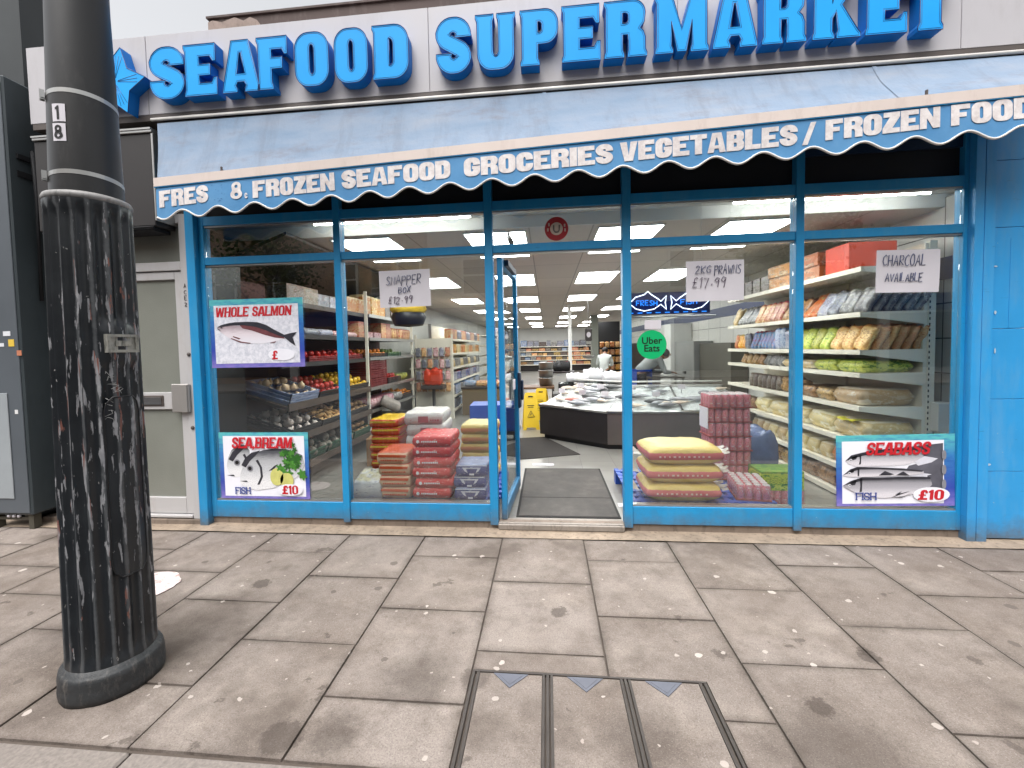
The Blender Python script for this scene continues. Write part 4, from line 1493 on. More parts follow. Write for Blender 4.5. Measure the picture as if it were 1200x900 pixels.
# ------------------------------------------------------------------ street opposite (seen only mirrored in the glass)
k = N("brown_brick")
co = k.coord()
s_ = k.sep(co)
cb = k.n('CombineXYZ'); k.l(s_[0], cb.inputs[0]); k.l(s_[2], cb.inputs[1])
bt = k.n('TexBrick')
bt.inputs['Scale'].default_value = 4.0
bt.inputs['Color1'].default_value = rgb(190, 154, 126)
bt.inputs['Color2'].default_value = rgb(168, 134, 108)
bt.inputs['Mortar'].default_value = rgb(150, 140, 130)
k.l(cb.outputs[0], bt.inputs['Vector']); k.base(bt.outputs[0]); k.set(rough=.9)
M_BRICK = k.m
ob = thing('brick_terrace', 'brown brick terrace with white sash windows across the street', 'building', (0, -19, 0))
g = MB(); g.box(-40, -5.5, -24, -17, -.1, 10.5)  # both terrace walls made taller to screen low sky from the shop front
obj('wall', g, M_BRICK, ob, world=True)
g = MB(); g.box(-5.49, 40, -24, -17, -.1, 10.0)
obj('rendered_wall', g, paint('cream_render', rgb(196, 190, 180), .9, .08, 1), ob, world=True)
g = MB(); g.prism([(-40, -17 + .3, 10.51), (-40, -24, 10.51), (-40, -20.5, 12)], (80, 0, 0))
obj('roof', g, M_BROWN, ob, world=True)
k = N("dark_window_glass"); k.base(rgb(46, 52, 58)); k.set(rough=.08)
M_WDARK = k.m
for i in range(16):
    x = -25.0 + i * 3.1
    g = MB()
    for a, b, c, d in ((x - .6, x + .6, 3.95, 4.05), (x - .6, x + .6, 5.6, 5.7), (x - .6, x - .5, 4.05, 5.6), (x + .5, x + .6, 4.05, 5.6), (x - .5, x + .5, 4.85, 4.92)):
        g.box(a, b, -17.02, -16.92, c, d)
    f = obj('window_frame', g, M_WHITE, ob, world=True)
    g = MB(); g.box(x - .5, x + .5, -17.02, -16.97, 4.05, 5.6)
    obj('pane', g, M_WDARK, f)
g = MB(); g.box(-40, 40, -16.98, -16.8, 2.7, 3.4)
obj('shop_fascia', g, paint("deep_blue_fascia", rgb(30, 50, 110), .5), ob, world=True)
g = MB(); g.box(-30, 30, -16.99, -16.9, .3, 2.6)
obj('shop_window', g, M_WDARK, ob, world=True)
for i in range(14):
    g = MB(); g.box(-30 + i * 4.4, -29.6 + i * 4.4, -16.97, -16.75, -.01, 2.69)
    obj('shop_pier', g, M_WHITE, ob, world=True)
# street trees by the far kerb
rt = random.Random(21)
M_BARK = paint("bark", rgb(92, 84, 72), .9, .3, 6, bump=.01, bscale=12)
k = N("leaves")
oi = k.n('NewGeometry')
k.base(k.ramp(oi.outputs['Random Per Island'], [(0, rgb(58, 74, 34)), (.5, rgb(86, 104, 48)), (1, rgb(120, 132, 70))]))
k.set(rough=.6)
M_LEAF = k.m
for n_, (tx_, ty_) in enumerate(((-10.6, -12.6), (8.5, -12.9))):
    t = thing('street_tree', ['leafy street tree on the far pavement, mirrored in the left window', 'leafy street tree on the far pavement further along'][n_], 'tree', (tx_, ty_, -.1))
    g = MB()
    g.tube([(0, 0, 0), (.05, .03, 1.5), (0, .05, 3), (.1, 0, 4.6), (.12, .05, 6)], [.16, .13, .11, .08, .03], 10)
    tips = []
    for i in range(9):
        a = i * 2.4
        z0 = 2.6 + i * .35
        e = Vector((cos(a) * rt.uniform(.9, 1.7), sin(a) * rt.uniform(.9, 1.7), z0 + rt.uniform(.8, 1.6)))
        g.tube([(0.05, .03, z0), (e.x * .5, e.y * .5, z0 + .5), e], [.06, .04, .015], 6)
        tips.append(e)
    obj('trunk', g, M_BARK, t)
    g = MB()
    for e in tips + [Vector((.1, 0, 6))]:
        for q in range(330):
            d = Vector((rt.gauss(0, 1), rt.gauss(0, 1), rt.gauss(0, .8))) * .42
            p = e + d
            u = Vector((rt.uniform(-1, 1), rt.uniform(-1, 1), rt.uniform(-1, 1))).normalized() * .09
            w = u.orthogonal().normalized() * .05
            g.faces([p - u, p + w, p + u, p - w], [(0, 1, 2, 3)])
    obj('crown', g, M_LEAF, t, fix=False)

# ------------------------------------------------------------------ fish posters behind the glass
def fish_art_material(name, back, mid, belly, sc=1.0):
    k = N(name)
    co = k.coord('UV')
    s_ = k.sep(co)
    n1 = k.noise(k.mapping(co, (3, 14, 1)), 3, 6, .7)
    f = k.math('ADD', s_[1], k.math('MULTIPLY', k.math('SUBTRACT', n1, .5), .22))
    col = k.ramp(f, [(.2, belly), (.5, mid), (.72, shade(mid, .78)), (.9, back)])
    n2 = k.noise(k.mapping(co, (30, 12, 1)), 3, 4)
    col = k.mix(k.ramp(n2, [(.45, K4), (.7, (.35, .35, .35, 1))]), col, back)
    k.base(col); k.set(rough=.35)
    return k.m
M_FISH1 = fish_art_material("printed_salmon", rgb(112, 92, 98), rgb(222, 206, 212), rgb(242, 238, 244))
M_FISH2 = fish_art_material("printed_bream", rgb(84, 86, 92), rgb(204, 206, 210), rgb(240, 240, 242))
M_FISH3 = fish_art_material("printed_bass", rgb(66, 68, 76), rgb(182, 180, 188), rgb(228, 224, 230))
M_FDARK = paint("printed_dark_grey", rgb(52, 52, 60), .35, .3, 20)
M_FGROUND = paint("printed_slate", rgb(92, 92, 102), .35, .3, 8)
M_FMID = paint("printed_grey", rgb(136, 136, 144), .35, .2, 20)
M_PWHITE = paint("poster_white", rgb(240, 240, 248), .3, .03, 6)
k = N("printed_salmon_belly")
co = k.coord('UV')
s_ = k.sep(co)
n1 = k.noise(k.mapping(co, (4, 9, 1)), 2.5, 6, .7)
k.base(k.ramp(k.math('ADD', s_[1], k.math('MULTIPLY', k.math('SUBTRACT', n1, .5), .5)), [(.1, rgb(232, 230, 238)), (.55, rgb(226, 216, 222)), (.95, rgb(168, 150, 158))]))
k.set(rough=.35)
M_SALMON = k.m
M_PALEPRINT = paint("printed_pale_fin", rgb(216, 216, 226), .35, .1, 20)
M_MAROON = paint("printed_maroon", rgb(112, 66, 70), .35, .35, 18)
M_GREEN = paint("printed_parsley", rgb(72, 132, 50), .4, .4, 30)
M_LEMON = paint("printed_lemon", rgb(206, 204, 120), .4, .15, 14)
k = N("poster_border")
co = k.coord('UV'); s_ = k.sep(co)
col = k.ramp(s_[1], [(.0, rgb(140, 126, 200)), (.25, rgb(60, 76, 170)), (.7, rgb(60, 130, 190)), (.95, rgb(96, 190, 194))])
wv = k.noise(k.mapping(co, (6, 14, 1), rot=(0, 0, .6)), 1.5, 3)
col = k.mix(k.ramp(wv, [(.45, K4), (.65, (.5, .5, .5, 1))]), col, rgb(40, 86, 170))
k.base(col); k.set(rough=.3)
M_BORDER = k.m
k = N("poster_ice")
co = k.coord('Object')
k.base(k.ramp(k.noise(co, 26, 6, .7), [(.3, rgb(190, 194, 206)), (.6, rgb(234, 234, 242))]))
k.set(rough=.3)
M_ICEPRINT = k.m

def uv_box(me):
    """planar map over the mesh's own extent in x and z"""
    xs = [v.co.x for v in me.vertices]; zs = [v.co.z for v in me.vertices]
    x0, z0 = min(xs), min(zs)
    w, h = max(max(xs) - x0, 1e-6), max(max(zs) - z0, 1e-6)
    uv = me.uv_layers.new(name="UVMap")
    for lp_ in me.loops:
        c = me.vertices[lp_.vertex_index].co
        uv.data[lp_.index].uv = ((c.x - x0) / w, (c.z - z0) / h)
    return me

def fish_outline(L, H, fork=.12, head=.14, tail=.1, n=16, bellyk=.5):
    up, lo = [], []
    for i in range(n + 1):
        t = i / n
        prof = (sin(pi * min(1, t * 1.02) ** .62)) ** .8 if t < 1 else 0
        th = H * max(prof, 0)
        th = max(th, tail * H * 1.3 if t > .75 else 0)
        up.append((t * L * .86, th * .5))
        lo.append((t * L * .86, -th * bellyk))
    up[0] = lo[0] = (0, 0)
    tl = [(L * .93, H * .30), (L, H * .52), (L * .955, 0), (L, -H * .5), (L * .93, -H * .28)]
    return up + tl + lo[::-1][:-1]

def poster(name, label, x0, x1, z0, z1, y, tilt=0.0, yaw=0.0):
    t = thing(name, label, 'poster', ((x0 + x1) / 2, y, (z0 + z1) / 2))
    t.rotation_euler = (0, tilt, yaw)
    return t, x1 - x0, z1 - z0
def art(t, name, polys, y, mat, parent=None, lift=.0008):
    g = MB()
    for pl in (polys if isinstance(polys[0], list) else [polys]):
        g.poly([pl], (0, y, 0), X3, Z3, FR, lift, 1.0)
    me = uv_box(g.mesh(name, mat))
    return obj(name, me, None, t)
def R4(x0, x1, z0, z1): return [(x0, z0), (x1, z0), (x1, z1), (x0, z1)]
def place(pl, x, z, rot=0.0, flip=False):
    c, s = cos(rot), sin(rot)
    return [(x + (-a if flip else a) * c - b * s, z + (-a if flip else a) * s + b * c) for a, b in pl]

def poster_words(t, text, x, z, w, h, mat, y=-.006, k=.06, shear=.12, s=.24, tt=.15, outline=False):
    if outline:
        g = MB(); write(g, text, (x - .004, y + .0012, z - .003), X3, Z3, FR, w + .008, h + .008, .001, 0, k + .02, s + .08, tt + .07, shear, gap=.03)
        obj('title_outline', g, M_PWHITE, t, fix=False)
    g = MB(); write(g, text, (x, y, z), X3, Z3, FR, w, h, .001, 0, k, s, tt, shear)
    return obj('title', g, mat, t, fix=False)

def sheet(t, W, H, y0=0.0):
    g = MB(); g.box(-W / 2, W / 2, y0, y0 + .004, -H / 2, H / 2)
    me = uv_box(g.mesh('board', M_BORDER))
    return obj('board', me, None, t)

# whole salmon
t, W, H = poster('fish_poster', 'whole salmon fish poster with blue border on the left window, upper one', -2.893, -2.046, 1.377, 1.962, -.006)
sheet(t, W, H)
ix0, ix1, iz0, iz1 = -W / 2 + .04, W / 2 - .04, -H / 2 + .035, H / 2 - .05
art(t, 'picture', R4(ix0, ix1, iz0, iz1), -.0005, M_ICEPRINT)
PU = lambda pl: [(ix0 + (ix1 - ix0) * u_, iz0 + (iz1 - iz0) * v_) for u_, v_ in pl]
art(t, 'printed_belly', [PU([(.03, .62), (.12, .65), (.22, .655), (.42, .625), (.60, .55), (.72, .48), (.84, .42), (.72, .36), (.55, .33), (.35, .35), (.18, .43), (.07, .55)])], -.0018, M_SALMON)
art(t, 'printed_flank', [PU([(.30, .665), (.42, .645), (.56, .60), (.70, .53), (.82, .455), (.83, .41), (.72, .43), (.60, .48), (.45, .56), (.34, .60)])], -.003, M_MAROON)
art(t, 'printed_back', [PU([(.03, .625), (.08, .665), (.15, .69), (.25, .71), (.40, .712), (.52, .70), (.62, .65), (.72, .56), (.83, .475), (.90, .50), (.975, .515), (.925, .43), (.955, .285), (.895, .345), (.83, .43), (.74, .475), (.62, .555), (.50, .62), (.36, .655), (.22, .66), (.10, .64)])], -.0042, M_FDARK)
art(t, 'printed_fin', [PU([(.20, .44), (.32, .375), (.43, .35), (.42, .338), (.30, .36), (.19, .43)]), PU([(.22, .475), (.31, .43), (.29, .415), (.22, .455)]), PU([(.66, .345), (.73, .37), (.715, .345), (.66, .335)])], -.0030, M_MAROON)
art(t, 'printed_mouth', [PU([(.035, .615), (.07, .585), (.075, .57), (.045, .59)]), PU([(.075, .625), (.095, .632), (.10, .615), (.08, .61)])], -.0054, M_FDARK)
art(t, 'price_oval', rrect(.1, iz0 + .02, .34, iz0 + .12, .11, .048), -.004, M_PWHITE)
poster_words(t, 'WHOLE SALMON', ix0 + .015, iz1 - .098, W - .16, .082, M_RED, -.003)
g = MB(); write(g, '£', (.135, -.005, iz0 + .03), X3, Z3, FR, .05, .075, .001, 0, 0, .2, .16); obj('price', g, M_RED, t, fix=False)
# sea bream
t, W, H = poster('fish_poster', 'sea bream fish poster with parsley and lemon on the left window, lower one', -2.868, -2.048, .232, .812, -.006)
sheet(t, W, H)
ix0, ix1, iz0, iz1 = -W / 2 + .04, W / 2 - .035, -H / 2 + .022, H / 2 - .03
art(t, 'picture', R4(ix0, ix1, iz0, iz1), -.0005, M_PWHITE)
def bream(dx, dz, y0, rear):
    P = lambda pl: [(ix0 + dx + a_, dz + b_) for a_, b_ in pl]
    if rear:
        art(t, 'printed_fish', [P([(.015, -.10), (.0, -.04), (.015, .03), (.05, .10), (.1, .14), (.17, .15), (.22, .1), (.22, -.06), (.15, -.13), (.07, -.14)])], y0, M_FISH2)
    else:
        art(t, 'printed_fish', [P([(.0, -.12), (.005, -.06), (.03, .0), (.07, .06), (.13, .115), (.22, .15), (.34, .165), (.47, .155), (.58, .11), (.60, .02), (.56, -.06), (.44, -.13), (.3, -.18), (.16, -.20), (.06, -.18), (.01, -.15)])], y0, M_FISH2)
    art(t, 'printed_markings', [P([(.02, .02), (.06, .085), (.12, .13), (.20, .15), (.15, .10), (.10, .055), (.06, .0)]), P([(.155, .06), (.19, .0), (.195, -.08), (.16, -.15), (.18, -.15), (.215, -.08), (.21, .0), (.175, .07)]), P([(.0, -.12), (.06, -.115), (.075, -.13), (.05, -.128)])] +  # dark print of forehead, gill, mouth and fin
        ([] if rear else [P([(.27, -.03), (.33, .02), (.36, .03), (.31, -.02)]), P([(.22, .152), (.34, .168), (.46, .158), (.4, .15), (.3, .146)])]), y0 - .0012, M_FDARK)
    art(t, 'printed_eye', [P(rrect(.07, -.035, .128, .02, .028))], y0 - .0022, M_FMID)
    art(t, 'printed_pupil', [P(rrect(.082, -.024, .116, .009, .016))], y0 - .0032, M_BLACK)
bream(.025, .035, -.0015, True)
bream(.145, -.015, -.0045, False)
art(t, 'printed_lemon', [rrect(.06, -.17, .18, -.02, .055, .07), rrect(.15, -.19, .27, -.06, .055, .06)], -.0085, M_LEMON)
rp = random.Random(3)
for shade_, n_, sd_2 in ((M_GREEN, 16, 3), (paint("printed_dark_parsley", rgb(44, 96, 36), .4, .3, 30), 9, 8)):
    rp = random.Random(sd_2)
    leaves = []
    for q in range(n_):
        cx_, cz_ = .255 + rp.gauss(0, .055), .045 + rp.gauss(0, .055)
        r0 = rp.uniform(.018, .034)
        ph = rp.uniform(0, 6)
        leaves.append([(cx_ + r0 * (1 + .35 * cos(5 * a_ + ph)) * cos(a_), cz_ + r0 * (1 + .35 * cos(5 * a_ + ph)) * sin(a_)) for a_ in [i_ * pi / 12 for i_ in range(24)]])
    for q, lf in enumerate(leaves):
        art(t, 'printed_parsley', lf, -.0088 - .00004 * q - (.0009 if shade_ is not M_GREEN else 0), shade_, lift=.0002)
art(t, 'price_oval', rrect(.12, iz0 + .01, .35, iz0 + .11, .1, .045), -.0105, M_PWHITE)
poster_words(t, 'SEA,BREAM', ix0 + .085, iz1 - .105, W - .27, .095, M_RED, -.0105)
g = MB(); write(g, '£10', (.165, -.0122, iz0 + .024), X3, Z3, FR, .145, .075, .001, 0, .03, .2, .14); obj('price', g, M_RED, t, fix=False)
g = MB(); write(g, 'FISH', (ix0 + .1, -.0085, iz0 + .02), X3, Z3, FR, .14, .06, .001, 0, .06, .16, .12); obj('caption', g, M_DEEPBLUE, t, fix=False)
# seabass
t, W, H = poster('fish_poster', 'seabass fish poster low on the far right window', 2.178, 3.0, .242, .785, -.006, radians(-1.2), 0)
sheet(t, W, H)
ix0, ix1, iz0, iz1 = -W / 2 + .04, W / 2 - .075, -H / 2 + .02, H / 2 - .045
art(t, 'picture', R4(ix0, ix1, iz0, iz1), -.0005, M_PWHITE)
PU = lambda pl: [(ix0 + (ix1 - ix0) * u_, iz0 + (iz1 - iz0) * v_) for u_, v_ in pl]
art(t, 'printed_ground', PU([(.60, .89), (.99, .95), (.99, .20), (.84, .20), (.84, .45), (.70, .44), (.62, .50), (.66, .60), (.76, .64), (.80, .80)]), -.0012, M_FGROUND)
art(t, 'printed_tail', [PU([(.70, .67), (.81, .75), (.94, .71), (.88, .65), (.75, .60)]), PU([(.64, .475), (.75, .495), (.88, .46), (.80, .425), (.65, .435)])], -.0024, M_PALEPRINT)
for q, (bod, back, gill, eye) in enumerate((
    ([(.03, .69), (.09, .78), (.20, .82), (.35, .86), (.55, .885), (.74, .87), (.80, .80), (.80, .74), (.72, .67), (.66, .625), (.52, .605), (.30, .60), (.14, .595), (.07, .64)],
     [(.03, .69), (.09, .78), (.20, .822), (.35, .862), (.55, .887), (.74, .872), (.74, .84), (.55, .84), (.36, .81), (.20, .77), (.10, .725)],
     [[(.17, .78), (.19, .79), (.185, .64), (.165, .63), (.175, .70)], [(.09, .745), (.15, .78), (.14, .72), (.10, .70)]], (.085, .705)),
    ([(.0, .46), (.08, .56), (.15, .592), (.35, .582), (.60, .56), (.80, .52), (.80, .475), (.64, .45), (.40, .44), (.20, .43), (.05, .44)],
     [(.0, .46), (.08, .56), (.15, .594), (.35, .584), (.60, .562), (.80, .522), (.78, .505), (.60, .53), (.36, .555), (.17, .555), (.09, .52)],
     [[(.15, .57), (.17, .575), (.165, .45), (.15, .45)], [(.07, .53), (.12, .555), (.11, .51), (.08, .50)], [(.36, .455), (.42, .525), (.51, .47), (.47, .455)], [(.53, .455), (.60, .515), (.66, .45)]], (.07, .495)),
    ([(.0, .295), (.08, .37), (.19, .425), (.35, .42), (.60, .43), (.86, .42), (.88, .30), (.82, .20), (.60, .12), (.40, .09), (.20, .13), (.08, .22)],
     [(.0, .295), (.08, .372), (.19, .427), (.35, .422), (.60, .432), (.86, .422), (.86, .39), (.60, .395), (.36, .385), (.20, .38), (.09, .335)],
     [[(.17, .40), (.195, .41), (.19, .20), (.165, .19), (.175, .28)], [(.07, .335), (.14, .39), (.125, .31), (.09, .30)]], (.07, .30)))):
    yq = -.0034 - q * .0018
    art(t, 'printed_fish', PU(bod), yq, M_FISH3)
    art(t, 'printed_back', [PU(back)] + [PU(p_) for p_ in gill], yq - .0011, M_FDARK)
    ex, ez = PU([eye])[0]
    art(t, 'printed_eye', rrect(ex - .009, ez - .009, ex + .009, ez + .009, .009), yq - .0014, M_PWHITE)
    art(t, 'printed_pupil', rrect(ex - .005, ez - .005, ex + .005, ez + .005, .005), yq - .0026, M_BLACK)
art(t, 'printed_sprig', [PU(p_) for p_ in ([(.48, .10), (.55, .16), (.66, .20), (.56, .145)], [(.50, .10), (.60, .12), (.68, .17), (.58, .10)], [(.52, .15), (.58, .20), (.56, .16)])], -.0092, M_FDARK)
art(t, 'printed_edge', [rrect(ix1 - .02, z_, ix1 + .01, z_ + .07, .012, .03) for z_ in (-.14, -.03, .08)], -.008, M_FMID)
art(t, 'price_oval', rrect(.12, iz0 + .012, .37, iz0 + .125, .12, .055), -.0085, M_PWHITE)
poster_words(t, 'SEABASS', ix0 + .16, iz1 - .105, .44, .095, M_RED, -.0095, shear=.2)
g = MB(); write(g, '£10', (.15, -.0105, iz0 + .03), X3, Z3, FR, .175, .075, .001, 0, .04, .22, .15, .1); obj('price', g, M_RED, t, fix=False)
g = MB(); write(g, 'FISH', (ix0 + .09, -.0105, iz0 + .03), X3, Z3, FR, .145, .058, .001, 0, .06, .15, .1); obj('caption', g, M_DEEPBLUE, t, fix=False)

# ------------------------------------------------------------------ handwritten notices
def notice(label, x0, x1, z0, z1, lines, tilt=0.0, sheety=-.007):
    t = thing('paper_notice', label, 'notice', ((x0 + x1) / 2, sheety, (z0 + z1) / 2))
    t.rotation_euler = (0, tilt, 0)
    W, H = x1 - x0, z1 - z0
    g = MB()
    g.grid(8, 6, lambda u, v: Vector((-W / 2 + W * u, .003 + .004 * sin(u * 5) * sin(v * 3), -H / 2 + H * v)), 0)
    g.grid(8, 6, lambda u, v: Vector((-W / 2 + W * u, .0042 + .004 * sin(u * 5) * sin(v * 3), -H / 2 + H * v)), 0)
    obj('sheet', g, M_PAPER, t, fix=False)
    for i, (tx, lx, lz, lw, lh, mt) in enumerate(lines):
        g = MB(); penwrite(g, tx, (lx, -.0015, lz), X3, Z3, FR, lw, lh, .0028, .03, .12, 0, i + len(tx))
        obj('handwriting', g, mt, t)
notice('white handwritten paper notice for a snapper box taped to the window', -1.37, -.94, 1.853, 2.154, [('SNAPPER', -.155, .035, .29, .072, M_INK), ('BOX', -.055, -.035, .1, .05, M_INK), ('£12.99', -.145, -.12, .2, .058, M_INKP)], radians(-.6))
notice('white handwritten paper notice for prawns right of the doorway', 1.078, 1.503, 1.824, 2.132, [('2KG', -.145, .06, .11, .06, M_INK), ('PRAWNS', -.005, .05, .19, .07, M_INK), ('£17.99', -.17, -.05, .24, .08, M_INKP)])
notice('white handwritten paper notice for charcoal in the far right window', 2.436, 2.865, 1.844, 2.155, [('CHARCOAL', -.175, .04, .29, .08, M_INK), ('AVAILABLE', -.155, -.075, .25, .06, M_INK)], radians(1))
# round green sticker
t = thing('round_sticker', 'round green delivery sticker on the glass right of the doorway', 'sticker', (.818, -.001, 1.498))
g = MB(); g.prism([(.113 * cos(q * pi / 24), .001, .113 * sin(q * pi / 24)) for q in range(48)], (0, .0018, 0))
obj('disc', g, paint("green_vinyl", rgb(6, 178, 108), .4, .03), t)
for s_, z_ in (('Uber', .03), ('Eats', -.03)):
    fm = font_mesh(s_, .075, .0012)
    for v in fm.vertices:
        v.co = Vector((v.co.x, -.0004, v.co.y + z_))
    fm.materials.append(M_BLACK)
    obj('lettering', fm, None, t)
g = MB(); g.box(.765, .89, -.0015, .0025, 1.620, 1.69)
t = obj('opening_card', g, M_PAPER)
t.location = (0, 0, 0)
tag(t, 'small blank white card on the glass above the round green sticker', 'card')
# round red sticker over the door
t = thing('round_sticker', 'round red and cream sticker on the glass above the doorway', 'sticker', (.091, -.001, 2.43))
g = MB(); g.prism([(.093 * cos(q * pi / 20), .001, .093 * sin(q * pi / 20)) for q in range(40)], (0, .0018, 0))
obj('disc', g, paint("red_vinyl", rgb(168, 22, 34), .4, .05), t)
g = MB(); g.prism([(.05 * cos(q * pi / 16), -.0008, .05 * sin(q * pi / 16)) for q in range(32)], (0, .0015, 0))
obj('emblem', g, paint("cream_vinyl", rgb(206, 188, 172), .5), t)
g = MB()
g.tube([(-.022, -.002, .028), (-.022, -.002, -.01), (-.01, -.002, -.026), (.012, -.002, -.026), (.022, -.002, -.01), (.022, -.002, .028)], .006, 5)
obj('emblem_mark', g, paint("grey_vinyl", rgb(120, 110, 104), .5), t)
g = MB()
for a in (150, 185, 20, -10):
    g.box(.068 * cos(radians(a)) - .006, .068 * cos(radians(a)) + .006, -.001, .0005, .068 * sin(radians(a)) - .012, .068 * sin(radians(a)) + .012)
obj('side_mark', g, paint("pale_vinyl", rgb(200, 170, 160), .5), t)
# ================================================================== interior
FZ = .05
k = N("grey_floor_tiles")
co = k.coord()
bt = k.n('TexBrick')
bt.offset = 0.0
bt.inputs['Scale'].default_value = 1.0
bt.inputs['Brick Width'].default_value = .4
bt.inputs['Row Height'].default_value = .4
bt.inputs['Mortar Size'].default_value = .003
bt.inputs['Color1'].default_value = rgb(136, 134, 128)
bt.inputs['Color2'].default_value = rgb(126, 124, 119)
bt.inputs['Mortar'].default_value = rgb(96, 94, 90)
k.l(co, bt.inputs['Vector'])
n1 = k.noise(co, 3, 6, .7)
k.base(k.mix(k.ramp(n1, [(.5, K4), (.75, (.4, .4, .4, 1))]), bt.outputs[0], rgb(92, 88, 84)))
k.set(rough=.28)
g = MB(); g.box(-3.3, 3.9, .06, 23.6, -.1, FZ)
tag(obj('shop_floor', g, k.m), kind='structure')

# ceiling panels
M_PANEL = emit("lit_panel", rgb(252, 253, 252), 11.5)
rows = [.72, 3.28, 6.3, 9.4, 13.0, 16.9, 20.3]
colsx = [(-2.15, 'far left'), (-.8, 'left of the doorway'), (.5, 'right of the doorway'), (1.68, 'far right')]
proto = None
for i, y in enumerate(rows):
    for x, nm in colsx:
        lab = 'lit ceiling light panel, %s row back from the window, %s column' % (ORD[i], nm)
        if proto is None:
            t = thing('ceiling_light', lab, 'ceiling light', (x, y, 2.62), 0, 'lit panels in the shop ceiling')
            g = MB()
            for a, b, c, d in ((0, .62, 0, .014), (0, .62, 1.186, 1.2), (0, .014, .014, 1.186), (.606, .62, .014, 1.186)):
                g.box(a, b, c, d, -.012, -.001)
            obj('frame', g, M_WHITE, t)
            g = MB(); g.box(.0145, .6055, .0145, 1.1855, -.009, -.003)
            obj('diffuser', g, M_PANEL, t)
            kids_of(t)
            proto = t
        else:
            dup(proto, (x, y, 2.62), label=lab)
# strip lights just inside the glass
M_TUBE = emit("lit_tube", rgb(255, 254, 250), 28.0)
for (x0, x1, y, lab) in ((-2.15, -.63, .38, 'fluorescent strip light along the ceiling inside the left windows'), (1.55, 3.12, .38, 'fluorescent strip light along the ceiling inside the right windows')):
    t = thing('strip_light', lab, 'strip light', ((x0 + x1) / 2, y, 2.6))
    g = MB(); g.box(x0, x1, y - .012, y + .012, 2.692, 2.728, bev=.003)
    obj('housing', g, M_WHITE, t, world=True)
    g = MB(); g.tube([(x0 + .03, y, 2.674), (x1 - .03, y, 2.674)], .011, 10)
    obj('tube', g, M_TUBE, t, world=True)
# small ceiling things
t = thing('smoke_detector', 'small white round smoke detector on the shop ceiling', 'smoke detector', (-1.55, 1.35, 2.618))
g = MB(); g.lathe([(0, -.045), (.03, -.045), (.05, -.03), (.055, 0)], 20); obj('body', g, M_WHITE, t)
t = thing('camera_dome', 'black security camera hanging from the ceiling inside the doorway', 'camera', (-.35, .75, 2.618))
g = MB(); g.tube([(0, 0, 0), (0, 0, -.05)], .012, 8); g.tube([(0, 0, -.05), (.03, -.05, -.12)], .025, 10); obj('body', g, M_BLACK, t)

# black side panel and mirror over the produce near the window
t = thing('display_canopy', 'black angled canopy above the fruit display by the left window', 'canopy', (-2.95, .6, 2.2))
g = MB()
g.box(-3.14, -2.96, .07, .5, .06, 2.6)
g.prism([(-3.14, .3, 2.33), (-2.35, .3, 2.60), (-2.35, .3, 2.57), (-3.14, .3, 2.29)], (0, 3.4, 0))
obj('panel', g, M_BLACK, t, world=True)
g = MB()
g.prism([(-2.9, 1.2, 2.396), (-2.42, 1.2, 2.558), (-2.42, 1.2, 2.552), (-2.9, 1.2, 2.39)], (0, .9, 0))
obj('mirror', g, M_STEEL, t, world=True)

# ------------------------------------------------------------------ goods
def pack_mat(name, c1, c2, c3, sc=26, rough=.35):
    k = N(name)
    co = k.coord()
    v = k.n('TexVoronoi'); v.inputs['Scale'].default_value = sc
    k.l(co, v.inputs['Vector'])
    s_ = k.sep(v.outputs['Color'])
    n1 = k.noise(k.mapping(co, (1, 1, 2.2)), sc * .8, 5, .75)
    col = k.ramp(n1, [(.38, c1), (.44, c2), (.52, c2), (.55, c1), (.59, c3), (.66, c3), (.69, c1)])
    f = k.math('GREATER_THAN', s_[0], .72)
    col = k.mix(f, col, k.mix(s_[1], c2, c3))
    gs = k.sep(k.coord('Generated'))
    oi0 = k.n('ObjectInfo')
    lo = k.math('ADD', .22, k.math('MULTIPLY', oi0.outputs['Random'], .25))
    inz = k.math('MULTIPLY', k.math('GREATER_THAN', gs[2], lo), k.math('LESS_THAN', gs[2], k.math('ADD', lo, .3)))
    mx_ = k.math('ABSOLUTE', k.math('SUBTRACT', gs[0], .5))
    lab_ = k.math('MULTIPLY', inz, k.math('LESS_THAN', mx_, .36))
    tx = k.noise(k.mapping(k.coord('Generated'), (7, 1, 26)), 2.2, 2, .5)
    txt = k.ramp(tx, [(.5, shade(c2, 1.25)), (.54, shade(c3, .55))])
    col = k.mix(k.math('MULTIPLY', lab_, .9), col, txt)
    col = k.mix(k.math('MULTIPLY', k.math('GREATER_THAN', gs[2], .9), .7), col, c3)
    oi = k.n('ObjectInfo')
    hsv = k.n('HueSaturation')
    k.l(k.math('ADD', k.math('MULTIPLY', oi.outputs['Random'], .5), .75), hsv.inputs['Value'])
    k.l(k.math('ADD', k.math('MULTIPLY', oi.outputs['Random'], .04), .48), hsv.inputs['Hue'])
    k.l(col, hsv.inputs['Color'])
    k.base(hsv.outputs[0])
    k.set(rough=rough)
    return k.m
def m_pouch(w, h, d, seed):
    g = MB(); r_ = random.Random(seed)
    def f(u, v, s):
        a, b = 2 * u - 1, 2 * v - 1
        bulge = max(0, (1 - abs(a) ** 9)) ** .4 * max(0, (1 - abs(b) ** 8)) ** .5
        nz = mnoise.noise(Vector((a * 2.2 + seed, b * 2.5, s))) * .35
        return Vector((a * w / 2 + .006 * sin(b * 5 + seed), s * d / 2 * bulge * (1 + nz), h / 2 + b * h / 2 + .006 * sin(a * 4 + seed * 2)))
    g.grid(8, 10, lambda u, v: f(u, v, -1)); g.grid(8, 10, lambda u, v: f(u, v, 1))
    bmesh.ops.remove_doubles(g.bm, verts=g.bm.verts, dist=.0005)
    return g
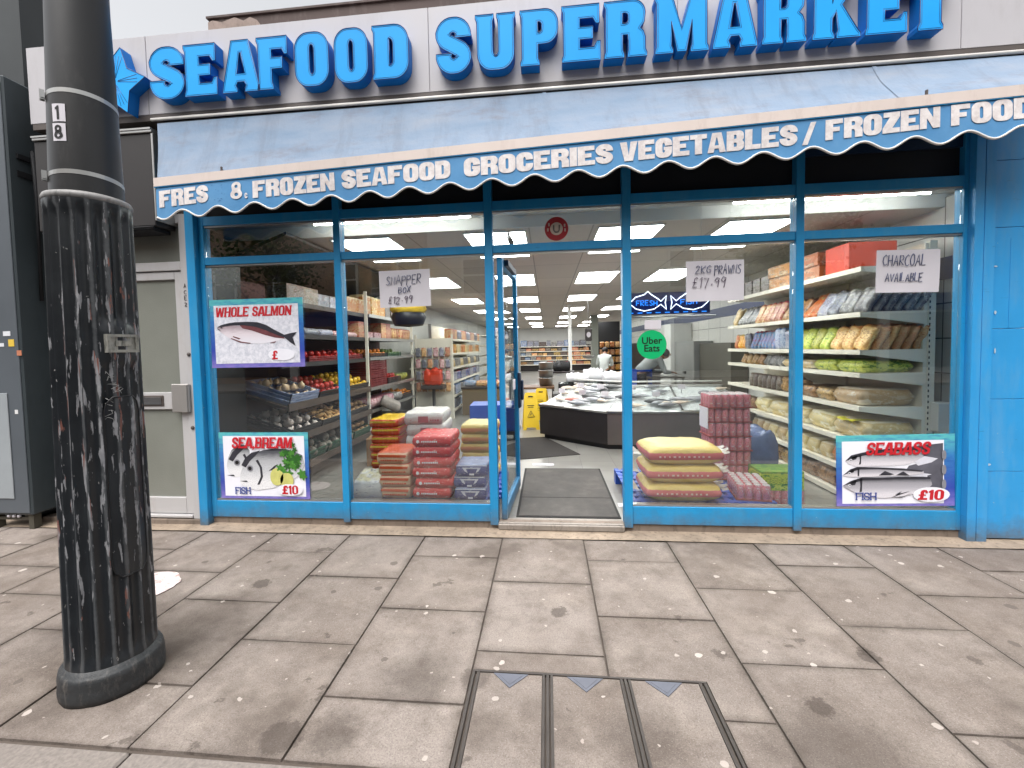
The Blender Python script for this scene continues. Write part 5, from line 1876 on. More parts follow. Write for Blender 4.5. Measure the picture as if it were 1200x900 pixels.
def m_sack(w, d, h, seed, nx=26, ny=20, wr=.14, pw=(12, 10, .27)):
    """lying filled bag: width x, depth y, height z, sealed seam at mid height"""
    g = MB()
    def f(u, v, s):
        a, b = sin((u - .5) * pi) * .5 + (2 * u - 1) * .5, sin((v - .5) * pi) * .5 + (2 * v - 1) * .5
        e = max(0, 1 - abs(a) ** pw[0]) ** pw[2] * max(0, 1 - abs(b) ** pw[1]) ** pw[2]
        nz = mnoise.noise(Vector((a * 2.4 + seed * 3.1, b * 2.6, s * 2.))) * wr + mnoise.noise(Vector((a * 7 + seed, b * 7, s))) * wr * .3
        x = a * w / 2 * (1 - .035 * abs(b) ** 3) + mnoise.noise(Vector((b * 3, seed, 3))) * .006
        y = b * d / 2 * (1 - .035 * abs(a) ** 3)
        z = h / 2 + s * h / 2 * e * (1 + nz * (1 if s > 0 else .3))
        return Vector((x, y, z))
    g.grid(nx, ny, lambda u, v: f(u, v, -1)); g.grid(nx, ny, lambda u, v: f(u, v, 1))
    bmesh.ops.remove_doubles(g.bm, verts=g.bm.verts, dist=.0005)
    return g
def m_box(w, h, d):
    g = MB(); g.box(-w / 2, w / 2, -d / 2, d / 2, 0, h, bev=.003); return g
def m_jar(r_, h):
    g = MB(); g.lathe([(0, 0), (r_, .004), (r_, h * .72), (r_ * .8, h * .82), (r_ * .82, h), (0, h)], 12); return g
PM = {
 'red':    pack_mat("red_print_pack", rgb(150, 40, 38), rgb(206, 170, 130), rgb(190, 60, 60)),
 'brown':  pack_mat("brown_print_pack", rgb(112, 84, 54), rgb(176, 140, 90), rgb(60, 44, 34)),
 'yellow': pack_mat("yellow_print_pack", rgb(204, 160, 50), rgb(196, 110, 40), rgb(222, 204, 150)),
 'green':  pack_mat("green_print_pack", rgb(140, 160, 60), rgb(196, 196, 90), rgb(80, 110, 50)),
 'orange': pack_mat("orange_print_pack", rgb(204, 128, 66), rgb(220, 180, 130), rgb(160, 84, 44)),
 'white':  pack_mat("white_print_pack", rgb(196, 194, 190), rgb(130, 134, 150), rgb(110, 100, 100)),
 'blue':   pack_mat("blue_print_pack", rgb(40, 60, 120), rgb(180, 186, 200), rgb(90, 130, 180)),
 'cream':  pack_mat("cream_print_pack", rgb(206, 190, 154), rgb(190, 164, 112), rgb(222, 214, 194), 7),
 'dark':   pack_mat("dark_print_pack", rgb(52, 48, 46), rgb(120, 112, 104), rgb(90, 60, 44)),
 'silver': pack_mat("silver_print_pack", rgb(150, 150, 148), rgb(92, 90, 92), rgb(190, 188, 180)),
 'pink':   pack_mat("pink_print_pack", rgb(200, 132, 140), rgb(220, 190, 190), rgb(150, 50, 70)),
 'multi':  pack_mat("mixed_print_pack", rgb(170, 150, 120), rgb(60, 120, 170), rgb(190, 60, 60)),
}
ADJ = {'red': 'red', 'brown': 'brown', 'yellow': 'yellow', 'green': 'yellow green', 'orange': 'orange', 'white': 'white', 'blue': 'blue', 'cream': 'cream', 'dark': 'dark', 'silver': 'grey', 'pink': 'pink', 'multi': 'multicoloured'}
MESHES = {}
def pmesh(kind, c, w, h, d, seed=0):
    key = (kind, c, round(w, 3), round(h, 3), round(d, 3), seed)
    if key not in MESHES:
        nm = {'pouch': 'food_packet', 'box': 'food_box', 'bag': 'food_bag', 'jar': 'jar', 'bottle': 'bottle'}[kind]
        g = m_pouch(w, h, d, seed) if kind == 'pouch' else m_box(w, h, d) if kind == 'box' else m_sack(w, d, h, seed, 10, 8) if kind == 'bag' else m_jar(w / 2, h)
        MESHES[key] = g.mesh(nm, PM[c] if isinstance(c, str) else c)
    return MESHES[key]
NAMES = {'pouch': 'food_packet', 'box': 'food_box', 'bag': 'food_bag', 'jar': 'jar', 'bottle': 'bottle'}
WORD = {'pouch': 'packet', 'box': 'box', 'bag': 'bag lying flat', 'jar': 'jar', 'bottle': 'bottle'}
CATS = {'pouch': 'packet', 'box': 'box', 'bag': 'bag', 'jar': 'jar', 'bottle': 'bottle'}
def item(kind, c, w, h, d, loc, rz, where, lean=0.0, seed=0, spin=0.0):
    o = obj(NAMES[kind], pmesh(kind, c, w, h, d, seed), None, None, loc, (lean, spin, rz))
    tag(o, '%s %s %s' % (ADJ[c], WORD[kind], where), CATS[kind], '%s %ss %s' % (ADJ[c], CATS[kind], where))
    return o

# ------------------------------------------------------------------ right-hand shelving (faces -x)
RX0, RX1, RY0, RY1 = 2.68, 3.17, .52, 3.30
rr_ = thing('shelf_unit', 'cream metal shelving full of dry food inside the far right window', 'shelves', (3.2, 2, FZ))
g = MB(); g.box(RX1 + .002, RX1 + .03, RY0, RY1, FZ, 2.3)
obj('back_panel', g, M_CREAMMETAL, rr_, world=True)
SH = [.10, .35, .62, .92, 1.21, 1.41, 1.735, 2.12]
for z in SH:
    g = MB()
    g.box(RX0, RX1, RY0, RY1, z - .028, z - .002)
    g.box(RX0 - .014, RX0 - .0005, RY0 - .01, RY1, z - .036, z + .006)
    g.prism([(RX0, RY0 - .012, z + .004), (RX0, RY0 - .012, z - .036), (RX1, RY0 - .012, z - .11), (RX1, RY0 - .012, z + .004)], (0, .011, 0))
    obj('shelf', g, M_CREAMMETAL, rr_, world=True)
g = MB()
g.box(RX1 + .031, RX1 + .085, RY0 - .012, RY0 + .03, FZ, 2.32)
obj('upright', g, M_CREAMMETAL, rr_, world=True)
g = MB()
for i in range(44):
    g.box(RX1 + .034, RX1 + .044, RY0 - .0135, RY0 - .0125, .2 + i * .047, .222 + i * .047)
obj('upright_slot', g, M_BLACK, rr_, world=True)['kind'] = 'stuff'
for yy in (1.45, 2.4):
    g = MB(); g.box(RX1 - .03, RX1, yy, yy + .03, FZ, 2.3)
    obj('upright', g, M_CREAMMETAL, rr_, world=True)
W7 = lambda i: 'on the %s shelf up of the right-hand shelving' % ORD[i]
rs = random.Random(77)
def fill_right(i, seq, x=RX0 + .02, y0=RY0 + .02, gap=.008, deep=1):
    y = y0
    for kind, c, n_, w, h, d, lean in seq:
        for q in range(n_):
            if y + w > RY1:
                return
            hh = h
            for dd in range((6 if y < RY0 + .34 else deep) if kind != 'bag' else 1):
                item(kind, c, w, hh, d, (x + d / 2 + .01 + dd * (d + .02), y + w / 2 + rs.uniform(-.006, .006), SH[i]), -pi / 2 + rs.uniform(-.06, .06), W7(i), (-lean * 1.2 - rs.uniform(0, .08)) if kind != 'bag' and lean else 0, rs.randint(0, 2), rs.uniform(-.05, .05) + (.2 if lean else 0))
            y += w + gap
fill_right(7, [('box', 'orange', 0, .3, .2, .3, 0)])
# top shelf: cartons
o = tag(obj('carton', m_box(.34, .26, .40), paint("orange_red_carton", rgb(196, 66, 44), .55, .05), None, (2.92, .92, 2.12), (0, 0, -pi / 2)), 'orange red carton on the top shelf behind the charcoal notice', 'carton')
PM['carton'] = pack_mat("white_brown_carton", rgb(196, 184, 160), rgb(176, 110, 60), rgb(120, 70, 40), 9)
ADJ['carton'] = 'white and brown'
for q, (yy, zz, nm) in enumerate(((1.36, 2.12, 'lower of the near pair'), (1.40, 2.255, 'upper of the near pair'), (1.9, 2.12, 'lower of the far pair'), (1.92, 2.255, 'upper of the far pair'))):
    o = tag(obj('carton', m_box(.44, .13, .34), PM['carton'], None, (2.86, yy, zz), (0, 0, -pi / 2 + .03 * q)), 'white printed carton with brown pattern on the top shelf, %s' % nm, 'carton')
for q in range(4):
    item('box', 'dark', .2, .2, .2, (2.84, 2.35 + q * .23, 2.12), -pi / 2, W7(7))
fill_right(6, [('pouch', 'silver', 2, .18, .25, .06, .35), ('pouch', 'white', 2, .17, .27, .055, .35), ('pouch', 'yellow', 2, .12, .33, .05, .55), ('pouch', 'brown', 3, .13, .27, .05, .4), ('pouch', 'red', 5, .12, .26, .045, .25), ('pouch', 'silver', 4, .13, .29, .05, .4), ('pouch', 'cream', 2, .14, .26, .05, .2), ('pouch', 'brown', 4, .13, .25, .05, .2)], deep=2)
fill_right(5, [('pouch', 'orange', 3, .16, .235, .06, .25), ('pouch', 'green', 4, .15, .24, .06, .28), ('pouch', 'white', 1, .13, .22, .05, 0), ('pouch', 'blue', 2, .11, .25, .05, 0), ('pouch', 'multi', 7, .085, .24, .05, .18), ('pouch', 'white', 1, .13, .21, .05, 0), ('pouch', 'yellow', 3, .12, .2, .05, .1), ('pouch', 'red', 3, .12, .2, .05, 0)], deep=2)
fill_right(4, [('bag', 'green', 2, .36, .11, .42, 0), ('bag', 'cream', 2, .3, .09, .40, 0), ('pouch', 'silver', 3, .15, .14, .08, .3), ('pouch', 'brown', 4, .15, .14, .08, .2)])
fill_right(3, [('bag', 'cream', 1, .42, .15, .44, 0), ('bag', 'brown', 2, .26, .12, .36, 0), ('pouch', 'brown', 3, .13, .18, .1, .1), ('jar', 'dark', 7, .11, .17, .11, 0)])
fill_right(2, [('bag', 'cream', 5, .40, .17, .44, 0), ('jar', 'brown', 6, .12, .15, .12, 0)])
fill_right(1, [('bag', 'yellow', 2, .2, .15, .3, 0), ('bag', 'cream', 6, .2, .15, .3, 0), ('jar', 'cream', 4, .16, .15, .16, 0)])
fill_right(0, [('bag', 'yellow', 1, .3, .14, .3, 0), ('bag', 'brown', 4, .34, .16, .3, 0)])
g = MB(); g.grid(6, 4, lambda u, v: Vector((RX0 - .004 + .22 * v, RY0 + .1 + .24 * u, .788 + .006 * sin(u * 9) - .03 * abs(v - .5) ** 2)))
tag(obj('yellow_label', g, paint("bright_yellow_label", rgb(214, 206, 50), .5)), 'bright yellow label on the big cream bag by the right window', 'label')

# shelf-side white bin next to the tiled wall
tag(obj('white_tub', m_box(.14, .24, .14), M_WHITE, None, (3.30, .5, .72)), 'white tub against the tiled wall beside the shelving', 'tub')
t = thing('wall_bracket', 'low white wall shelf under the tub beside the shelving', 'shelf', (3.3, .5, .7))
g = MB(); g.box(3.262, 3.398, .3, .7, .69, .718); obj('board', g, M_WHITE, t, world=True)

# ------------------------------------------------------------------ window sacks
def sack_mat(name, side, top, streak=None, band=None, thick=.1):
    k = N(name)
    co = k.coord()
    s_ = k.sep(co)
    f = k.math('ABSOLUTE', k.math('SUBTRACT', s_[2], thick / 2))
    n1 = k.noise(co, 9, 4)
    f = k.math('ADD', f, k.math('MULTIPLY', k.math('SUBTRACT', n1, .5), thick * .14))
    col = k.ramp(k.math('DIVIDE', f, thick), [(0, band or side), (.15, band or side), (.19, side), (.40, side), (.46, top)])
    if streak:
        n2 = k.noise(k.mapping(co, (14, 14, 60)), 1.6, 4, .8)
        col = k.mix(k.ramp(n2, [(.60, K4), (.62, (.8, .8, .8, 1))]), col, streak)
    k.base(col); k.set(rough=.26)
    wr1 = k.noise(k.mapping(co, (1, 1, 2.2), rot=(0, .4, .3)), 16, 6, .7)
    k.bump(wr1, .014, .8)
    return k.m
def sack_stack(name, cat, x, y, z0, n, w, d, h, mat, lab, group, rz=0.0, dx=0.0, parts=None, seed0=0, squash=.93, pw=(12, 10, .27)):
    zs = z0
    for i in range(n):
        key = ('sack', mat.name, w, i % 3)
        if key not in MESHES:
            MESHES[key] = m_sack(w, d, h, seed0 + i % 3, pw=pw).mesh(name, mat)
        o = obj(name, MESHES[key], None, None, (x + dx * (i % 2) + rs.uniform(-.012, .012), y + rs.uniform(-.01, .01), zs), (0, 0, rz + rs.uniform(-.03, .03)))
        pos = 'bottom' if i == 0 else ('top' if i == n - 1 else ORD[i] + ' up')
        tag(o, lab % pos, cat, group)
        if parts:
            parts(o)
        zs += h * squash
M_SK_RED = sack_mat("red_rice_sack", rgb(198, 30, 36), rgb(206, 60, 60), rgb(232, 214, 208), rgb(204, 32, 40), .098)
M_SK_PEACH = sack_mat("peach_rice_sack", rgb(222, 186, 156), rgb(200, 92, 62), None, rgb(226, 196, 166), .11)
M_SK_ORANGE = sack_mat("orange_yellow_sack", rgb(196, 62, 30), rgb(226, 184, 40), None, rgb(206, 84, 36), .09)
M_SK_WHITE = sack_mat("white_rice_sack", rgb(204, 200, 198), rgb(214, 208, 204), rgb(176, 120, 124), None, .12)
M_SK_YPINK = sack_mat("yellow_pink_rice_sack", rgb(228, 196, 112), rgb(232, 216, 150), None, rgb(214, 108, 112), .165)
M_SK_BEIGE = sack_mat("beige_sack", rgb(196, 170, 90), rgb(206, 186, 120), None, rgb(204, 140, 90), .10)
M_SK_BLUE = sack_mat("blue_print_sack", rgb(48, 62, 132), rgb(120, 128, 160), rgb(196, 200, 216), None, .105)
M_CLEARPLAS = paint("crinkled_clear_plastic", rgb(186, 178, 170), .2, .2, 20, bump=.004)

def red_logo(o):
    g = MB()
    y = -.2125
    g.prism([(-.12 + .014 * cos(q), y - .0015, .05 + .014 * sin(q)) for q in [i * pi / 6 for i in range(12)]], (0, .004, 0))
    for q in range(9):
        g.box(-.09 + q * .016, -.079 + q * .016, y - .001, y + .004, .044, .056)
    obj('printed_logo', g, M_PWHITE, o, fix=True)
def printed(mat, shapes, y):
    def f(o):
        for nm, pl in shapes:
            g = MB(); g.prism([(a, y, b) for a, b in pl], (0, .004, 0))
            obj(nm, g, mat, o)
    return f
def textrow(x0, x1, z, h, seed):
    r_ = random.Random(seed); out = []; x = x0
    while x < x1:
        w = r_.uniform(.008, .02)
        out.append(('printed_word', [(x, z), (x + w, z), (x + w, z + h), (x, z + h)]))
        x += w + .006
    return out
P_PEACH = printed(paint("orange_print", rgb(206, 84, 44), .4, .1), [('printed_band', [(-.125, .07), (.12, .066), (.13, .088), (-.12, .092)])] + textrow(-.10, .09, .035, .012, 3), -.2035)
P_WHITE = printed(paint("rose_print", rgb(164, 96, 104), .4, .1), [('printed_label', [(-.05, .035), (.05, .035), (.05, .095), (-.05, .095)])] + textrow(.07, .16, .05, .014, 5), -.2535)
P_ORANGE = printed(paint("yellow_print", rgb(226, 190, 60), .4, .1), [('printed_band', [(-.13, .052), (.13, .055), (.13, .072), (-.13, .070)])], -.2335)
P_BLUE = printed(paint("pale_print", rgb(206, 206, 222), .4, .1), [('printed_arc', [(-.08, .085), (.08, .085), (.06, .055), (.035, .04), (.05, .075), (-.05, .075), (-.035, .04), (-.06, .055)]), ('printed_label', [(-.02, .02), (.02, .02), (.02, .034), (-.02, .034)]), ('printed_edge', [(-.13, .098), (.13, .098), (.13, .103), (-.13, .103)])], -.1635)
P_PINK = printed(paint("white_print", rgb(226, 196, 186), .4, .1), textrow(-.22, .2, .076, .012, 9)[::2], -.2535)
ZP = .10       # top of the pallets and boards behind the glass
sack_stack('rice_sack', 'rice sack', -1.00, .33, .20, 6, .355, .42, .098, M_SK_RED, 'red rice sack with white lines, %s of the tall front stack by the door', 'red rice sacks by the door', squash=.93, seed0=3, parts=red_logo)
sack_stack('rice_sack', 'rice sack', -1.345, .31, .20, 4, .285, .40, .112, M_SK_PEACH, 'peach and orange rice sack, %s of the low front stack', 'peach rice sacks left of the red stack', squash=.9, seed0=7, parts=P_PEACH)
sack_stack('rice_sack', 'rice sack', -1.62, .86, .16, 8, .30, .46, .09, M_SK_ORANGE, 'orange and yellow rice sack, %s of the back left stack', 'orange sacks behind the peach stack', squash=.9, seed0=11, parts=P_ORANGE)
sack_stack('rice_sack', 'rice sack', -1.23, .92, .17, 6, .40, .50, .135, M_SK_WHITE, 'white rice sack, %s of the stack behind the red sacks', 'white rice sacks at the back', squash=.85, seed0=15, rz=.05, parts=P_WHITE)
sack_stack('rice_sack', 'rice sack', -.70, .98, .16, 6, .36, .42, .105, M_SK_BEIGE, 'beige yellow rice sack, %s of the stack beside the door', 'beige rice sacks beside the door', squash=.9, seed0=19)
sack_stack('rice_sack', 'blue pack', -.665, .26, .20, 3, .285, .32, .112, M_SK_BLUE, 'blue patterned flour pack, %s of the stack of three beside the door', 'blue packs beside the door', squash=.9, seed0=23, parts=P_BLUE)
o = obj('rice_sack', m_sack(.26, .34, .19, 5), sack_mat("white_blue_print_sack", rgb(202, 202, 206), rgb(196, 190, 160), rgb(90, 96, 130), None, .2), None, (-1.60, .27, .195), (.12, 0, .1))
tag(o, 'white sack with dark print lying alone in the left corner of the second window', 'rice sack')
def clear_ends(o):
    g = MB()
    for s_, e_ in ((1, .06), (-1, .05)):
        for q in range(7):
            a0, a1 = -.5 + q / 7, -.5 + (q + 1) / 7
            zz = .078 + .03 * sin(q * 2.1)
            g.faces([(s_ * .34, a0 * .26, .075), (s_ * .34, a1 * .26, .085), (s_ * (.34 + e_), a1 * .20, zz + .012), (s_ * (.34 + e_), a0 * .20, zz)], [(0, 1, 2, 3)], 0, True)
    obj('plastic_end', g, M_CLEARPLAS, o, fix=False)
sack_stack('rice_sack', 'rice sack', 1.10, .36, .195, 3, .62, .50, .165, M_SK_YPINK, 'yellow and pink rice sack, %s of the stack of three right of the doorway', 'yellow pink rice sacks right of the doorway', squash=.93, parts=lambda o: (clear_ends(o), P_PINK(o)), seed0=29, pw=(5, 5, .42))
# display boards and blue pallets they stand on
def pallet(x0, x1, y0, y1, ztop, lab, mat):
    t = thing('pallet', lab, 'pallet', ((x0 + x1) / 2, (y0 + y1) / 2, FZ))
    g = MB()
    n_ = max(4, int((x1 - x0) / .075)); 
    for i in range(n_):
        a = x0 + (x1 - x0) * i / n_
        g.box(a, a + (x1 - x0) / n_ * .55, y0, y1, ztop - .022, ztop - .004)
    for i in range(9):
        b = y0 + (y1 - y0) * i / 9
        g.box(x0, x1, b, b + (y1 - y0) / 9 * .45, ztop - .020, ztop)
    obj('deck', g, mat, t, world=True)
    for i in range(3):
        for j in range(3):
            g = MB()
            a, b = x0 + (x1 - x0 - .12) * i / 2, y0 + (y1 - y0 - .12) * j / 2
            g.box(a, a + .12, b, b + .12, FZ, ztop - .023, bev=.004)
            obj('foot', g, mat, t, world=True)
M_BLUEPLASTIC = paint("blue_plastic", rgb(36, 78, 168), .4, .1)
pallet(.69, 1.85, .06, 1.2, .19, 'blue plastic lattice pallet under the sacks and cans right of the doorway', M_BLUEPLASTIC)
pallet(-1.78, -.44, .06, 1.25, .16, 'blue plastic lattice pallet under the rice sacks left of the doorway', M_BLUEPLASTIC)

# ------------------------------------------------------------------ trays of cans
k = N("pink_red_can")
co = k.coord(); s_ = k.sep(co)
ang = k.math('ARCTAN2', s_[1], s_[0])
n1 = k.noise(co, 42, 4, .7)
col = k.ramp(n1, [(.36, rgb(228, 118, 138)), (.5, rgb(238, 172, 182)), (.55, rgb(196, 36, 56)), (.62, rgb(244, 226, 226))])
col = k.mix(k.math('GREATER_THAN', s_[2], .1255), col, rgb(190, 186, 184))
k.base(col); k.set(rough=.3)
M_CAN = k.m
k = N("shrink_film")
k.t.nodes.remove(k.b)
tr = k.n('BsdfTransparent'); tr.inputs[0].default_value = (.97, .93, .94, 1)
gl = k.n('BsdfGlossy'); gl.inputs['Roughness'].default_value = .18
mx = k.n('MixShader'); mx.inputs[0].default_value = .07
k.l(tr.outputs[0], mx.inputs[1]); k.l(gl.outputs[0], mx.inputs[2]); k.l(mx.outputs[0], k.out.inputs[0])
M_FILM = k.m
CANR, CANH = .0315, .122
CANH = .131
can_me = MB().lathe([(0, .0), (.025, .0), (CANR, .006), (CANR, .117), (.026, .128), (.0255, CANH), (.023, CANH - .004), (0, CANH - .004)], 14).mesh('can', M_CAN)
film_g = MB()
film_g.box(-.195, .195, -.131, .131, .0005, .135, bev=.012)
film_me = film_g.mesh('shrink_film', M_FILM)
tray_me = MB().box(-.197, .197, -.133, .133, 0, .012).mesh('tray', paint("cardboard", rgb(150, 70, 70), .8))
def can_tray(loc, rz, lab):
    t = thing('can_tray', lab, 'tray of cans', loc, rz, 'shrink wrapped trays of pink and red drink cans')
    obj('card_tray', tray_me, None, t)
    for i in range(6):
        for j in range(4):
            obj('can', can_me, None, t, ((i - 2.5) * .0645, (j - 1.5) * .0645, .003))
    obj('shrink_film', film_me, None, t)
    return t
for i in range(6):
    can_tray((1.72 + rs.uniform(-.006, .006), .92 + rs.uniform(-.006, .006), .192 + i * .1375), pi / 2 + rs.uniform(-.03, .03) if False else rs.uniform(-.03, .03) + pi / 2 * 0, 'shrink wrapped tray of pink and red cans, %s of the tall stack' % ('bottom' if i == 0 else 'top' if i == 5 else ORD[i] + ' up'))
can_tray((1.71, .40, .192), radians(80), 'single tray of pink cans lying in front of the tall can stack')
can_tray((2.04, .62, .06), 0, 'tray of pink cans under the green pack at the right of the stack')
o = obj('bottle_pack', m_box(.36, .17, .26), pack_mat("bright_green_pack", rgb(96, 164, 40), rgb(190, 200, 60), rgb(50, 110, 40), 16), None, (2.04, .62, .19))
tag(o, 'bright green wrapped drinks pack on top of a can tray', 'drinks pack')
g = MB(); g.box(1.515, 1.521, .80, 1.03, .68, .88)
o = tag(obj('price_card', g, M_PAPER), 'white price card on the left side of the can stack', 'price card')
o = tag(obj('wrapped_stack', m_sack(.55, .5, .5, 9, wr=.3), paint("blue_grey_film", rgb(90, 104, 140), .25, .25, 8), None, (2.10, 1.45, .06)), 'bundle wrapped in blue grey film behind the green pack', 'wrapped bundle')

# ------------------------------------------------------------------ mats
t = thing('door_mat', 'worn grey entrance mat with black rubber edge in the doorway', 'mat', (.16, .9, FZ))
g = MB(); g.box(-.285, .595, .135, 1.66, FZ + .001, FZ + .007, bev=.002)
obj('rubber_edge', g, M_RUBBER, t, world=True)
k = N("worn_grey_mat")
co = k.coord(); 
k.base(k.ramp(k.noise(co, 3.2, 6, .7), [(.3, rgb(52, 49, 47)), (.55, rgb(70, 66, 62)), (.75, rgb(92, 86, 82))]))
k.set(rough=.75); k.bump(k.noise(co, 240, 3), .002, .5)
g = MB(); g.box(-.262, .572, .158, .62, FZ + .0072, FZ + .010); g.box(-.262, .572, .63, 1.637, FZ + .0072, FZ + .010)
obj('mat_pile', g, k.m, t, world=True)
g = MB(); g.prism([(-.5, 2.03, FZ + .001), (.42, 2.36, FZ + .001), (-.06, 3.52, FZ + .001), (-.95, 3.3, FZ + .001)], (0, 0, .007))
tag(obj('floor_mat', g, paint("black_brown_mat", rgb(40, 36, 33), .9, .2, 10, bump=.002)), 'dark brown mat lying askew on the shop floor beyond the doorway', 'mat')
for i, (x, y, w_) in enumerate(((-.20, 1.80, .26), (.62, .42, .26))):
    g = MB(); g.box(x, x + w_, y, y + .09, FZ + .001, FZ + .003)
    tag(obj('floor_tape', g, M_PAPER), ['short white tape strip on the floor beyond the grey mat', 'short white tape strip on the floor right of the grey mat'][i], 'tape')

# ------------------------------------------------------------------ wet floor signs
M_YEL = paint("yellow_plastic", rgb(222, 186, 40), .4, .06)
def wet_sign(loc, rz, lab):
    t = thing('wet_floor_sign', lab, 'floor sign', loc, rz, 'folding yellow wet floor signs')
    for s_, nm in ((-1, 'front_leaf'), (1, 'rear_leaf')):
        g = MB()
        P = [(-.145, s_ * .15, 0), (-.09, s_ * .15, 0), (-.075, s_ * .14, .04), (.075, s_ * .14, .04), (.09, s_ * .15, 0), (.145, s_ * .15, 0), (.105, s_ * .02, .60), (.085, s_ * .012, .64), (-.085, s_ * .012, .64), (-.105, s_ * .02, .60)]
        g.prism(P, (0, s_ * .012, 0))
        obj(nm, g, M_YEL, t)
    def fp(x, z): return (x, -(.15 - .13 * z / .6) - .0145, z)
    g = MB()
    tri = [(-.06, .22), (.06, .22), (0, .33)]
    P = [fp(x, z) for x, z in tri]
    g.tube(P, .006, 5, closed=True)
    g.tube([fp(-.02, .25), fp(.005, .27), fp(.0, .295)], .006, 5)
    for zz, ww in ((.42, .12), (.39, .10)):
        g.tube([fp(-ww / 2, zz), fp(ww / 2, zz)], .006, 4)
    g.tube([fp(-.04, .575), fp(.04, .575)], .012, 5)
    obj('printed_warning', g, M_BLACK, t)
wet_sign((-.31, 4.3, FZ), .12, 'yellow folding wet floor sign standing in front beside the fish counter')
wet_sign((-.12, 5.1, FZ), -.3, 'yellow folding wet floor sign half hidden behind the front one')

# ------------------------------------------------------------------ fish counter
fc = thing('fish_counter', 'angled stainless fish counter with dark front and ice topped slabs', 'fish counter', (1.2, 3.2, FZ))
A, B, Cc, D, E_, F2 = (-.131, 3.47), (.816, 2.65), (2.75, 2.60), (2.75, 3.75), (1.25, 3.80), (.48, 4.5)
def wallseg(p, q, z0, z1, th, mat, name):
    p, q = Vector((*p, 0)), Vector((*q, 0))
    n_ = Vector((q.y - p.y, p.x - q.x, 0)).normalized() * -th
    g = MB(); g.prism([p + Z3 * z0, q + Z3 * z0, q + Z3 * z1, p + Z3 * z1], n_)
    return obj(name, g, mat, fc, world=True)
wallseg(A, B, .12, .555, .03, M_DSTEEL, 'front_panel')
wallseg((B[0] + .004, B[1]), Cc, .12, .555, .03, paint("grey_steel_panel", rgb(118, 112, 108), .35, .06, 3, metal=.7), 'front_panel')
wallseg(F2, A, .12, .555, .03, M_DSTEEL, 'end_panel')
g = MB()
cen = Vector((1.1, 3.4, 0))
g.prism([Vector((*p, FZ)) + (cen - Vector((*p, 0))) * .06 for p in (A, B, Cc, D, E_, F2)], (0, 0, .068))
obj('kick_plinth', g, M_BLACK, fc, world=True)
def rimseg(g, p, q, z, r_): g.tube([(*p, z), (*q, z)], r_, 8)
g = MB()
for p, q in ((A, B), (B, Cc), (F2, A)):
    rimseg(g, p, q, .575, .024)
obj('steel_rim', g, M_STEEL, fc, world=True)
k = N("crushed_ice")
co = k.coord()
k.base(k.ramp(k.noise(co, 26, 6, .7), [(.3, rgb(150, 156, 156)), (.6, rgb(206, 210, 208))]))
k.set(rough=.3); k.bump(k.noise(co, 45, 5, .75), .012, .9)
M_ICE = k.m
def ice(p0, p1, p2, p3, name):
    P = [Vector(p) for p in (p0, p1, p2, p3)]
    g = MB()
    g.grid(24, 16, lambda u, v: P[0].lerp(P[1], u).lerp(P[3].lerp(P[2], u), v) + Z3 * (mnoise.noise(Vector((u * 9, v * 7, P[0].x))) * .014 + .012 * sin(pi * u) ** .3 * sin(pi * v) ** .3))
    return obj(name, g, M_ICE, fc, world=True)
ice((A[0] + .03, A[1] + .03, .575), (B[0], B[1] + .03, .575), (E_[0], E_[1], .80), (F2[0], F2[1], .80), 'ice_slab')
ice((B[0] + .01, B[1] + .03, .575), (1.82, B[1] + .01, .575), (1.95, 3.76, .81), (E_[0] + .01, E_[1], .80), 'ice_slab')
ice((1.85, B[1] + .01, .575), (Cc[0], Cc[1] + .03, .575), (D[0], D[1], .81), (1.98, 3.76, .81), 'ice_slab')
g = MB()
for z in (.83, .90):
    g.tube([(*F2, z), (*E_, z), (*D, z)], .014, 8)
obj('white_rail', g, M_WHITE, fc, world=True)
for z, lab in ((.97, 0),):
    g = MB(); g.box(1.0, 2.75, 3.83, 4.4, .74, .80); g.box(1.0, 2.75, 3.83, 4.4, FZ, .10); g.box(1.0, 1.04, 3.83, 4.4, .1, .74); g.box(2.7, 2.75, 3.83, 4.4, .1, .74)
    obj('work_table', g, M_STEEL, fc, world=True)
g = MB(); g.tube([(1.83, 2.66, .60), (1.96, 3.76, .83)], .012, 6)
obj('divider', g, M_DSTEEL, fc, world=True)
# whole fish and fillets on the ice
def fish_mesh(L, H, T, mat):
    g = MB(); n_ = 10
    prof = [(0, .02), (.06, .45), (.2, .85), (.38, 1), (.55, .85), (.72, .5), (.84, .22), (.9, .2)]
    rings = []
    for t_, r_ in prof:
        rings.append([g.bm.verts.new((t_ * L - L / 2, cos(2 * pi * q / n_) * H / 2 * r_, T / 2 * (1 + sin(2 * pi * q / n_) * r_))) for q in range(n_)])
    for Q, S in zip(rings, rings[1:]):
        for q in range(n_):
            g.bm.faces.new((Q[q], Q[(q + 1) % n_], S[(q + 1) % n_], S[q])).smooth = True
    g.bm.faces.new(rings[0]); 
    z = T / 2
    g.faces([(L * .38, .012, z), (L * .5, H * .55, z), (L * .46, 0, z), (L * .5, -H * .55, z), (L * .38, -.012, z), (L * .4, 0, z + .006)], [(0, 1, 2, 3, 4, 5)])
    return g.mesh('fish', mat)
M_SILVER = paint("silver_fish_skin", rgb(150, 152, 156), .25, .3, 9, metal=.2)
M_DKFISH = paint("dark_fish_skin", rgb(58, 60, 62), .3, .3, 9)
M_PINKF = paint("pink_fillet", rgb(196, 116, 104), .4, .2, 14)
M_PALEF = paint("pale_fillet", rgb(206, 190, 172), .4, .15, 14)
